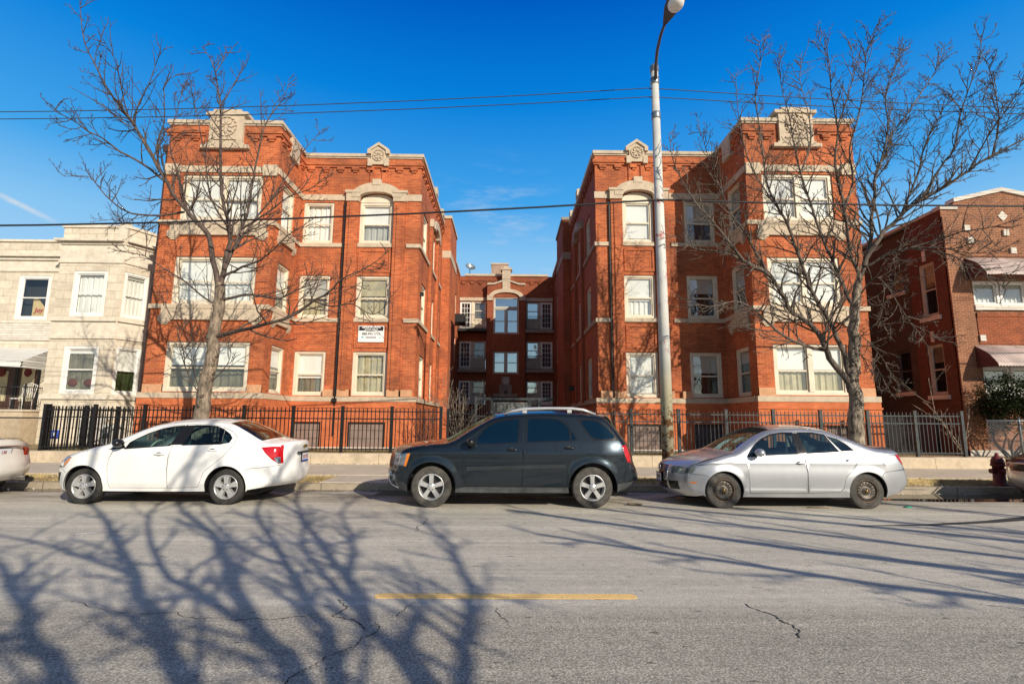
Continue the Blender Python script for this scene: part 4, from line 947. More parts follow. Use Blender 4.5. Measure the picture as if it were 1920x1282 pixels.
b = MB(); b.prism([(2.1, 9.05), (2.28, 8.85), (2.46, 9.05), (2.28, 9.25)], hf, -.03, .03); b.build('stone_diamond', 'white_stone', BH)
for x, z in ((2.2, 8.3), (.78, 8.45), (.86, 8.0), (2.38, 7.62), (.86, 5.5), (.86, 4.4), (.82, 2.35)): b = MB(); hf.box(b, x, x+.2, -.07, .03, z, z+.22); b.build('stone_block', 'white_stone', BH)
for q0, q1, d, z0, z1 in ((.8, 3.96, .09, 5.52, 5.70), (.8, 3.96, .09, 2.36, 2.50)): b = MB(); hf.box(b, q0, q1, -d, .05, z0, z1); b.build('window_sill', 'white_stone', BH)
b = MB(); hf.box(b, 0, 4.9, -.09, .03, .3, .62); b.build('foundation', 'white_stone', BH)
for w_, o in [(hs, q) for q in sw]+[(hs2, q) for q in so_]: b = MB(); w_.box(b, o[0]-.1, o[1]+.1, -.07, .05, o[2]-.16, o[2]-.005); b.build('window_sill', 'white_stone', BH)
for o in sw: b = MB(); hs.box(b, o[0]+.28, o[0]+.42, -.03, .03, o[3]+.1, o[3]+.5); b.build('stone_block', 'white_stone', BH)
for z0, z1 in ((2.50, 3.50), (5.70, 6.60)):
    for k in range(3): window(BH, hf, .86+k*1.02, 1.84+k*1.02, z0, z1, frame='white', shade=(.65,), curtain='shade', shade_m='shade_grey', fw=.09, meet=False)
for o in sw: window(BH, hs, *o, frame='frame_shaded', shade=(.35,), curtain=None, shade_m='curtain_dim', fw=.08)
for o in so_: window(BH, hs2, *o, frame='board_dark', shade=(0,), curtain=None, fw=.07)
for z0, z1 in ((6.72, 7.46), (3.56, 4.26)):
    b = MB(); n = 64; x0, x1 = .62, 4.1
    for k in range(n):
        a_ = x0+(x1-x0)*k/n; c_ = x0+(x1-x0)*(k+1)/n; up = lambda q: .025*math.sin(q*2*PI/.11)
        P = [(0, z1), (-.55, z1-.34), (-.86, z0-.02), (-.88, z0-.12)]
        for (d0, za), (d1, zb) in zip(P, P[1:]):
            b.face([hf.p(a_, za+up(a_), d0), hf.p(c_, za+up(c_), d0), hf.p(c_, zb+up(c_), d1), hf.p(a_, zb+up(a_), d1)], 0)
    aw = b.build('awning', 'awning_pink', BH, smooth=True, normals=False)
    for x in (x0, x1):
        b2 = MB()
        for k in range(6):
            t0, t1 = k/6, (k+1)/6; zz0, zz1 = z1-(z1-z0+.12)*t0, z1-(z1-z0+.12)*t1
            e = lambda z: -min(.86, .55*(z1-z)/.34 if z > z1-.34 else .55+.31*(z1-.34-z)/(z1-.34-z0+.02))
            b2.face([hf.p(x, zz0, -.005), hf.p(x, zz0, e(zz0)), hf.p(x+.015*(-1 if x == x0 else 1), zz1, e(zz1)), hf.p(x+.015*(-1 if x == x0 else 1), zz1, -.005)])
        b2.build('awning_side', 'awning_maroon', aw, normals=False)
b = MB(); b.face([(15.9,18.5,9.2),(20.8,18.5,9.2),(20.8,34,9.2),(16.05,34,9.2)]); wall(b, WF(20.8, 18.2, 0, 1), 15.8, .3, 9.3); b.build('roof', 'roof', BH)

# ------------------------------------------------------------------ low walls and fences
def low_wall(label, x0, x1, y0, y1, slope=0):
    b = MB(); n = max(1, int((x1-x0)/1.9)); rd = random.Random(int(x0*10)+5)
    for k in range(n):
        a_, c_ = x0+(x1-x0)*k/n, x0+(x1-x0)*(k+1)/n-.012
        dz = rd.uniform(-.012, .012)
        b.prism([(y0, .1), (y0+.012, .44+dz), (y0+.05, .49+dz), (y1, .50+dz), (y1, .1)], lambda y, z, d: Vector((a_+(c_-a_)*d, y, z)), 0, 1)
    o = b.build('low_wall', 'concrete', None, ((x0+x1)/2, (y0+y1)/2, .1)); tag(o, label, 'low wall'); return o
low_wall('pale concrete kerb wall under the black iron fence on the left', -18.5, -1.8, 16.6, 16.95)
low_wall('patched tan concrete kerb wall under the grey iron fence on the right', 2.3, 15.3, 16.22, 16.55)
def fence(label, posts, y, z0, z1, m, axis='x', group='iron picket fences along the yards', fixed=None, pw=.045, skip_base=False):
    t = thing('iron_fence', label, 'fence', ((posts[0]+posts[-1])/2, y, z0) if axis == 'x' else (fixed, (posts[0]+posts[-1])/2, z0), group)
    f = (lambda b, a0, a1, d0, d1, q0, q1: b.box(a0, a1, y+d0, y+d1, q0, q1)) if axis == 'x' else (lambda b, a0, a1, d0, d1, q0, q1: b.box(fixed+d0, fixed+d1, a0, a1, q0, q1))
    for p in posts:
        b = MB(); f(b, p-pw, p+pw, -pw, pw, z0, z1+.03); f(b, p-pw-.006, p+pw+.006, -pw-.006, pw+.006, z1+.03, z1+.055); b.build('post', m, t)
    for z in (z1-.13, z1-.36, z0+.09):
        b = MB()
        for q, r in zip(posts, posts[1:]): f(b, q+pw, r-pw, -.018, .018, z, z+.036)
        b.build('rail', m, t)
    b = MB()
    for q, r in zip(posts, posts[1:]):
        n = max(2, round((r-q)/.128))
        w_ = .0115 if m == 'iron' else .009
        for k in range(1, n): x = q+(r-q)*k/n; f(b, x-w_, x+w_, -w_, w_, z0+.04, z1)
    b.build('picket', m, t); return t
fence('black iron picket fence in front of the left brick wing', [-14.42+1.548*k for k in range(9)], 16.82, .5, 1.88, 'iron')
fence('black iron picket fence returning beside the limestone house', [16.95+1.5*k for k in range(4)], 0, .45, 1.88, 'iron', 'y', 'iron picket fences along the yards', -14.42)
fence('weathered grey iron picket fence in front of the right brick wing', [2.42+1.478*k for k in range(9)], 16.42, .5, 1.85, 'iron_grey')
fence('short black iron picket fence closing the left of the courtyard path', [-2.0, -1.15], 18.6, .45, 1.85, 'iron')
def chainlink(label, x0, x1, y, z0, z1, m, posts, sp=.075, rail='iron', wr=.0035):
    t = thing('chain_link_fence', label, 'fence', ((x0+x1)/2, y, z0), 'chain link fences between the yards')
    b = MB(); h = z1-z0
    k = x0-h
    while k < x1:
        for s_ in (0, 1):
            xa, xb = (k, k+h) if not s_ else (k+h, k); za, zb = z0, z1
            pa, pb = [xa, za], [xb, zb]
            # clip in x
            def cl(p, q):
                for lim, sgn in ((x0, 1), (x1, -1)):
                    if (p[0]-lim)*sgn < 0:
                        if (q[0]-lim)*sgn <= 0: return None
                        tt = (lim-p[0])/(q[0]-p[0]); p = [lim, p[1]+(q[1]-p[1])*tt]
                return p
            c1 = cl(pa, pb); c2 = cl(pb, pa)
            if c1 and c2 and abs(c1[0]-c2[0]) > .01: b.tube([(c1[0], y, c1[1]), (c2[0], y, c2[1])], wr, 3, False)
        k += sp
    b.build('mesh', m, t)
    b = MB(); b.tube([(x0,y,z1),(x1,y,z1)], .022, 8); b.build('rail', rail, t)
    for p in posts:
        b = MB(); b.lathe([(.035,z0-.1),(.035,z1+.06),(.02,z1+.1),(.001,z1+.11)], (p,y,0), n=10); b.build('post', rail, t)
chainlink('rusty chain link fence in front of the porch at far left', -18.4, -14.6, 17.3, .46, 1.50, 'debris', [-18.3], .075, 'iron', .0045)
chainlink('galvanised chain link fence in front of the evergreen bush at far right', 15.55, 18.6, 17.0, .46, 1.62, 'galv', [16.62, 18.2], .085, 'galv', .003)
chainlink('grey chain link gate between the right wing and the brown house', 13.5, 15.85, 19.3, .46, 1.75, 'galv', [13.55, 14.7, 15.8], .075, 'iron_grey', .0028)
# screened gate across the court entry
GT = thing('courtyard_gate', 'dark steel entry gate with a perforated screen between the two wings', 'gate', (.1, 22, .42))
for x in (-1.22, -.56, 1.0, 1.4):
    b = MB(); b.box(x-.05, x+.05, 21.95, 22.05, .42, 2.35 if x != -1.22 else 2.5); b.build('post', 'iron_grey', GT)
b = MB(); b.box(-1.17, 2.0, 21.96, 22.04, 2.35, 2.45); b.box(-1.17, -.61, 21.97, 22.03, 1.65, 1.70); b.box(-1.17, -.61, 21.97, 22.03, 1.25, 1.30)
for k in range(5): b.box(-1.08+k*.1, -1.065+k*.1, 21.99, 22.01, .5, 2.35)
for k in range(4): b.box(1.08+k*.08, 1.095+k*.08, 21.99, 22.01, .5, 2.35)
b.build('frame', 'iron_grey', GT)
b = MB(); b.box(-.5, .94, 21.99, 22.0, .5, 2.26, 0)
for i in range(9):
    for j in range(26):
        if (i*7+j*3) % 5 < 4: b.box(-.42+i*.155, -.42+i*.155+.05, 21.975, 21.989, .55+j*.065, .575+j*.065, 1)
b.build('screen', ['screen', 'black'], GT)

# ------------------------------------------------------------------ street lamp, cables, hydrant
SL = thing('street_lamp', 'tall flaking white steel lamp pole with rust at its base and a cobra head lamp', 'street lamp', (3.74, 12.25, .12))
b = MB(); b.tube([(3.74,12.25,.1),(3.74,12.25,10.35)], [.145,.092], 20); b.build('pole', 'pole', SL)
b = MB(); b.lathe([(.108,9.05),(.115,9.06),(.115,9.22),(.108,9.23)], (3.74,12.25,0), n=18); b.lathe([(.105,10.0),(.112,10.01),(.112,10.16),(.10,10.18)], (3.74,12.25,0), n=18); b.lathe([(.10,10.35),(.11,10.36),(.11,10.5),(.06,10.56),(.001,10.57)], (3.74,12.25,0), n=18)
b.build('collar', 'galv', SL)
b = MB(); b.tube([(3.73,12.14,10.08),(3.69,11.95,10.3),(3.63,11.6,10.46),(3.60,11.2,10.55),(3.61,10.9,10.60)], [.04,.04,.038,.035,.035], 10); b.build('arm', 'board_dark', SL)
b = MB()
pr_ = [(.05,0),(.07,.06),(.13,.25),(.19,.45),(.21,.65),(.19,.85),(.12,.98),(.001,1.02)]; rings = []
for r, t in pr_: rings.append([b.bm.verts.new((3.62+t*.09+math.cos(k*PI/8)*r, 10.92-t*.97, 10.62+t*.10+math.sin(k*PI/8)*r*(.55 if math.sin(k*PI/8) > 0 else .3))) for k in range(16)])
for p, q in zip(rings, rings[1:]):
    for k in range(16): b.bm.faces.new((p[k], p[(k+1)%16], q[(k+1)%16], q[k])).smooth = True
b.build('lamp_head', 'board_dark', SL)
b = MB(); b.blob((3.68,10.32,10.62), (.175,.21,.15), 18, 10); gl = b.build('lamp_bowl', 'white', SL)
b = MB(); b.tube([(3.62,12.2,9.62),(3.58,12.2,9.62)], .02, 6); b.tube([(3.62,12.2,9.86),(3.58,12.2,9.86)], .02, 6); b.build('insulator', 'black', SL)
b = MB(); b.box(3.58, 3.60, 12.10, 12.14, .12, .42); b.build('bracket', 'iron_grey', SL)
def cable(name, label, pts, r, m='wire'):
    b = MB(); P = []
    for (p, q) in zip(pts, pts[1:]):
        for k in range(10):
            t = k/10; s_ = .18*((q[0]-p[0])/20)**2
            P.append((p[0]+(q[0]-p[0])*t, p[1]+(q[1]-p[1])*t, p[2]+(q[2]-p[2])*t-4*s_*t*(1-t)))
    P.append(pts[-1]); b.tube(P, r, 5)
    o = b.build(name, m, None, pts[1]); tag(o, label, 'cable', 'overhead cables along the street')
cable('overhead_cable', 'upper of the two thin cables fixed near the top of the lamp pole', [(-26,12.2,8.95),(3.57,12.2,9.87),(32,12.2,9.6)], .011, 'wire_far')
cable('overhead_cable', 'lower of the two thin cables fixed near the top of the lamp pole', [(-26,12.2,8.80),(3.57,12.2,9.63),(32,12.2,9.6)], .011, 'wire_far')
cable('overhead_cable', 'thick black cable sagging across the middle of both brick wings', [(-26,12.2,6.05),(3.72,12.13,6.86),(32,12.2,7.7)], .024)
HY = thing('fire_hydrant', 'dark red fire hydrant by the kerb at the nose of the far right maroon car', 'fire hydrant', (11.35, 12.25, .12))
b = MB(); b.lathe([(.17,.12),(.17,.16),(.12,.17),(.11,.55),(.14,.56),(.14,.6),(.12,.61)], (11.35,12.25,0), n=18); b.build('barrel', 'hydrant', HY)
b = MB(); b.lathe([(.13,.61),(.125,.68),(.09,.76),(.04,.80),(.035,.85),(.001,.86)], (11.35,12.25,0), n=18); b.build('bonnet', 'hydrant', HY)
for ax, off in (('x', (-.19,0)), ('x', (.10,0)), ('y', (0,-.19))):
    b = MB(); b.lathe([(.055,0),(.055,.09)], (11.35+off[0],12.25+off[1],.45), ax, 12); b.build('nozzle', 'hydrant', HY)

# ------------------------------------------------------------------ litter in the gutter
for nm, lab, cat, pts, r, m in (('twig', 'short broken stick on the road behind the front wheel of the silver sedan', 'stick', [(5.45,9.75,.02),(5.72,9.72,.025),(5.82,9.66,.02)], .014, 'debris'),
        ('crushed_cup', 'crushed brown scrap on the road between the dark suv and the silver sedan', 'litter', [(2.25,9.95,.04),(2.36,9.9,.05),(2.52,9.97,.025)], .03, 'debris'),
        ('green_wrapper', 'flattened green wrapper on the wet gutter behind the silver sedan', 'litter', [(7.3,9.85,.012),(7.42,9.83,.016)], .028, 'litter_green')):
    b = MB(); b.tube(pts, r, 7); bmesh.ops.scale(b.bm, vec=(1, 1, .6), verts=b.bm.verts); o = b.build(nm, m, None, pts[0]); tag(o, lab, cat)
# ------------------------------------------------------------------ trees
class Acc:
    def __init__(s): s.v = []; s.f = []
    def tube(s, P, Rr, n):
        m = len(P); b0 = len(s.v); u = None
        for i in range(m):
            d = (P[min(i+1, m-1)]-P[max(i-1, 0)])
            if d.length < 1e-7: d = Vector((0,0,1))
            d.normalize()
            if u is None: u = d.orthogonal().normalized()
            else:
                u = u-d*u.dot(d); u = u.normalized() if u.length > 1e-6 else d.orthogonal().normalized()
            w = d.cross(u)
            for k in range(n): a = 2*PI*k/n; s.v.append(P[i]+(u*math.cos(a)+w*math.sin(a))*Rr[i])
        for i in range(m-1):
            for k in range(n): s.f.append((b0+i*n+k, b0+i*n+(k+1)%n, b0+(i+1)*n+(k+1)%n, b0+(i+1)*n+k))
    def build(s, name, m, parent):
        base = ROOT[parent.name]; me = bpy.data.meshes.new(name); me.from_pydata([tuple(v-base) for v in s.v], [], s.f); me.materials.append(M[m])
        me.polygons.foreach_set('use_smooth', [True]*len(me.polygons)); o = bpy.data.objects.new(name, me); col.objects.link(o); o.parent = parent; ROOT[o.name] = base; return o
def smooth(pts, sub=3):
    P = [Vector(p[:3]) for p in pts]; Q = [p[3] for p in pts]; out = []; rr = []
    for i in range(len(P)-1):
        p0, p1, p2, p3 = P[max(i-1,0)], P[i], P[i+1], P[min(i+2,len(P)-1)]
        for k in range(sub):
            t = k/sub; out.append(.5*((2*p1)+(p2-p0)*t+(2*p0-5*p1+4*p2-p3)*t*t+(3*p1-p0-3*p2+p3)*t**3)); rr.append(Q[i]+(Q[i+1]-Q[i])*t)
    out.append(P[-1]); rr.append(Q[-1]); return out, rr
def twig(acc, rd, p, d, L, r, lev, up=.25):
    n = 5 if lev > 1 else (4 if lev else 3); P = [p.copy()]; q = p.copy(); dd = d.normalized()
    for i in range(n):
        dd = (dd+Vector((rd.gauss(0,.14), rd.gauss(0,.14), rd.gauss(0,.12)+up*.30))).normalized(); q = q+dd*(L/n); P.append(q.copy())
    Rr = [max(.0052, r*(1-.62*i/n)) for i in range(n+1)]
    acc.tube(P, Rr, 5 if r > .02 else (4 if r > .009 else 3))
    if lev <= 0: return
    k = {3: 7, 2: 4, 1: 2}[lev]; side = rd.choice((-1, 1))
    for j in range(k):
        t = .22+.75*(j+rd.random()*.7)/k; i = min(n-1, int(t*n)); pp = P[i].lerp(P[i+1], t*n-i); tg = (P[i+1]-P[i]).normalized()
        ax = tg.orthogonal().normalized(); ax.rotate(Matrix.Rotation(rd.uniform(0, 2*PI), 3, tg)); ang = R(rd.uniform(28, 62))
        nd = (tg*math.cos(ang)+ax*math.sin(ang)); nd.y *= .85
        twig(acc, rd, pp, nd, L*rd.uniform(.22, .52)*(1.15-.5*t), max(.0066, Rr[i]*.7), lev-1, up)
def limb_tree(name, label, limbs, seed, m_trunk, m_br, base, group='bare street trees', dens=1.0, lev=2, spacing=.30, reach=1.75, up=.30, rk=1.0):
    t = thing(name, label, 'tree', base, group); rd = random.Random(seed); tr = Acc(); br = Acc()
    for li, (sub, pts) in enumerate(limbs):
        P, Q = smooth(pts, 3)
        P = [p+Vector((rd.gauss(0,1), rd.gauss(0,1), rd.gauss(0,1)))*min(.02, Q[i]*.25) for i, p in enumerate(P)]
        big = li == 0; (tr if big else br).tube(P, Q, 14 if big else (8 if Q[0] > .03 else 6))
        if big:
            for _ in range(9 if len(P) > 12 else 0):   # knots
                i = rd.randrange(6, len(P)-2); a = rd.uniform(-2.8, -.2); o = Vector((math.cos(a), math.sin(a), 0)); c = P[i]+o*Q[i]*.9
                tr.tube([c, c+o*.035, c+o*.05], [.045, .05, .02], 8)
            continue
        L = sum((P[i+1]-P[i]).length for i in range(len(P)-1)); n = int(L/spacing*dens); 
        for j in range(n):
            t_ = .12+.88*(j+rd.random())/n; x = t_*(len(P)-1); i = min(len(P)-2, int(x)); pp = P[i].lerp(P[i+1], x-i); tg = (P[i+1]-P[i]).normalized()
            ax = tg.orthogonal().normalized(); ax.rotate(Matrix.Rotation(rd.uniform(0, 2*PI), 3, tg)); ang = R(rd.uniform(30, 65))
            nd = tg*math.cos(ang)+ax*math.sin(ang); nd.y *= .8
            ll = reach*rd.uniform(.35, 1)*(1.05-.72*t_)*(1 if L > 2.2 else .7)
            twig(br, rd, pp, nd, ll, rk*min(.026, max(.0115, Q[i]*.55)), lev if sub == 0 else max(1, lev-1), up)
    tr.build('trunk', m_trunk, t); br.build('branches', m_br, t); return t
LEFT=[
 (0,[(-7.38,13.0,0.94,0.2),(-7.39,13.0,1.32,0.182),(-7.38,13.0,1.83,0.169),(-7.32,13.0,2.61,0.157),(-7.27,13.0,3.27,0.146),(-7.24,13.0,3.95,0.135),(-7.2,13.0,4.49,0.125),(-7.2,13.0,4.84,0.115)]),
 (0,[(-7.22,13.0,4.7,0.075),(-7.42,12.95,5.45,0.067),(-7.61,12.89,6.13,0.061),(-7.96,12.83,6.53,0.056),(-8.17,12.75,6.8,0.051),(-8.4,12.68,7.1,0.046),(-8.68,12.6,7.55,0.042),(-9.07,12.52,8.24,0.037),(-9.34,12.44,8.71,0.033),(-9.43,12.35,8.89,0.029),(-9.71,12.26,9.25,0.025),(-10.05,12.17,9.72,0.021),(-10.29,12.08,10.22,0.017),(-10.52,11.99,10.67,0.013),(-10.63,11.9,11.27,0.01),(-10.64,11.8,11.72,0.006)]),
 (0,[(-8.87,13.0,7.58,0.032),(-9.43,12.83,8.01,0.026),(-9.82,12.6,8.18,0.022),(-10.1,12.35,8.41,0.018),(-10.25,12.08,8.43,0.015),(-10.33,11.8,8.5,0.011),(-10.46,11.5,8.54,0.008),(-10.43,11.2,8.59,0.005)]),
 (0,[(-8.31,13.0,6.76,0.03),(-8.86,12.93,6.64,0.024),(-9.52,12.84,6.65,0.02),(-10.0,12.74,6.93,0.016),(-10.31,12.63,7.3,0.012),(-10.47,12.52,7.47,0.008),(-10.96,12.4,7.41,0.005)]),
 (1,[(-9.76,13.0,9.04,0.022),(-9.81,12.91,9.22,0.018),(-9.69,12.79,9.39,0.015),(-9.43,12.65,9.8,0.012),(-9.19,12.51,10.16,0.01),(-8.95,12.36,10.64,0.007),(-8.72,12.2,10.76,0.005)]),
 (1,[(-8.99,13.0,7.81,0.025),(-9.18,12.97,8.49,0.019),(-9.02,12.93,9.19,0.015),(-9.07,12.89,9.88,0.012),(-9.05,12.85,10.29,0.008),(-8.68,12.8,10.51,0.005)]),
 (1,[(-9.04,13.0,7.91,0.024),(-9.34,12.72,8.59,0.019),(-9.55,12.37,9.06,0.015),(-9.55,11.97,9.73,0.011),(-9.41,11.55,10.0,0.008),(-9.48,11.1,10.34,0.005)]),
 (0,[(-8.21,13.0,6.73,0.032),(-8.64,13.15,7.82,0.023),(-9.11,13.35,8.82,0.016),(-9.17,13.57,9.81,0.011),(-9.19,13.8,10.85,0.005)]),
 (0,[(-7.19,13.0,4.77,0.072),(-7.17,13.03,5.47,0.062),(-7.1,13.07,6.02,0.054),(-7.27,13.12,6.64,0.047),(-7.49,13.17,7.39,0.04),(-7.63,13.22,8.39,0.034),(-7.77,13.27,9.68,0.028),(-7.89,13.33,10.18,0.022),(-8.07,13.38,10.89,0.017),(-8.29,13.44,11.41,0.011),(-8.61,13.5,11.83,0.006)]),
 (1,[(-7.63,13.0,9.71,0.018),(-7.55,13.21,10.29,0.013),(-7.51,13.49,10.92,0.009),(-7.48,13.8,11.53,0.005)]),
 (1,[(-7.84,13.0,10.71,0.014),(-7.75,13.13,11.19,0.008),(-7.82,13.3,11.74,0.004)]),
 (0,[(-7.21,13.0,6.45,0.03),(-7.77,13.17,7.25,0.023),(-8.14,13.4,8.4,0.018),(-8.58,13.65,9.63,0.013),(-8.96,13.92,10.44,0.009),(-9.27,14.2,11.29,0.005)]),
 (0,[(-7.16,13.0,5.25,0.05),(-7.03,13.09,5.78,0.043),(-6.94,13.2,6.32,0.038),(-6.86,13.33,6.88,0.033),(-6.87,13.47,7.69,0.028),(-6.86,13.61,8.53,0.024),(-6.85,13.76,9.4,0.02),(-6.78,13.91,9.93,0.016),(-6.6,14.07,10.46,0.012),(-6.5,14.23,10.9,0.009),(-6.51,14.4,11.53,0.005)]),
 (0,[(-6.96,13.0,5.77,0.035),(-6.72,13.28,6.54,0.027),(-6.38,13.63,7.43,0.021),(-6.11,14.03,8.44,0.015),(-5.92,14.45,9.31,0.01),(-5.58,14.9,10.25,0.005)]),
 (0,[(-6.81,13.0,6.32,0.028),(-6.1,12.81,6.68,0.02),(-5.49,12.56,7.0,0.015),(-4.86,12.29,7.1,0.01),(-4.36,12.0,7.31,0.005)]),
 (0,[(-7.22,13.0,3.54,0.06),(-6.68,12.85,3.63,0.05),(-6.07,12.66,3.73,0.042),(-5.14,12.45,3.95,0.035),(-4.62,12.22,4.24,0.029),(-4.12,11.98,4.45,0.023),(-3.77,11.73,4.69,0.017),(-3.11,11.47,4.91,0.011),(-2.59,11.2,5.2,0.006)]),
 (1,[(-4.82,13.0,4.45,0.022),(-4.21,12.58,4.23,0.016),(-3.59,12.04,4.18,0.012),(-2.93,11.44,3.81,0.008),(-2.39,10.8,4.03,0.004)]),
 (0,[(-7.08,13.0,4.47,0.04),(-6.35,12.91,4.59,0.03),(-5.67,12.8,4.46,0.023),(-5.24,12.67,4.61,0.017),(-4.8,12.54,4.74,0.011),(-4.12,12.4,4.91,0.005)]),
 (0,[(-7.19,13.0,5.04,0.038),(-6.54,12.7,5.24,0.027),(-5.78,12.3,5.4,0.019),(-5.12,11.87,5.78,0.012),(-4.52,11.4,5.87,0.005)]),
 (0,[(-7.21,13.0,4.36,0.028),(-7.44,12.8,4.44,0.022),(-7.77,12.53,4.78,0.017),(-8.13,12.24,5.02,0.013),(-8.44,11.93,5.25,0.009),(-8.88,11.6,5.26,0.005)]),
 (0,[(-7.43,13.0,2.02,0.016),(-7.76,12.91,2.6,0.012),(-7.92,12.78,3.17,0.009),(-8.0,12.65,3.74,0.006),(-8.27,12.5,4.23,0.003)]),
 (0,[(-7.47,13.0,2.15,0.014),(-7.62,12.87,2.73,0.009),(-7.64,12.69,3.23,0.006),(-7.73,12.5,3.85,0.003)]),
 (0,[(-7.2,13.0,2.42,0.015),(-6.8,12.84,2.8,0.01),(-6.61,12.63,3.1,0.006),(-6.56,12.4,3.45,0.003)]),
]
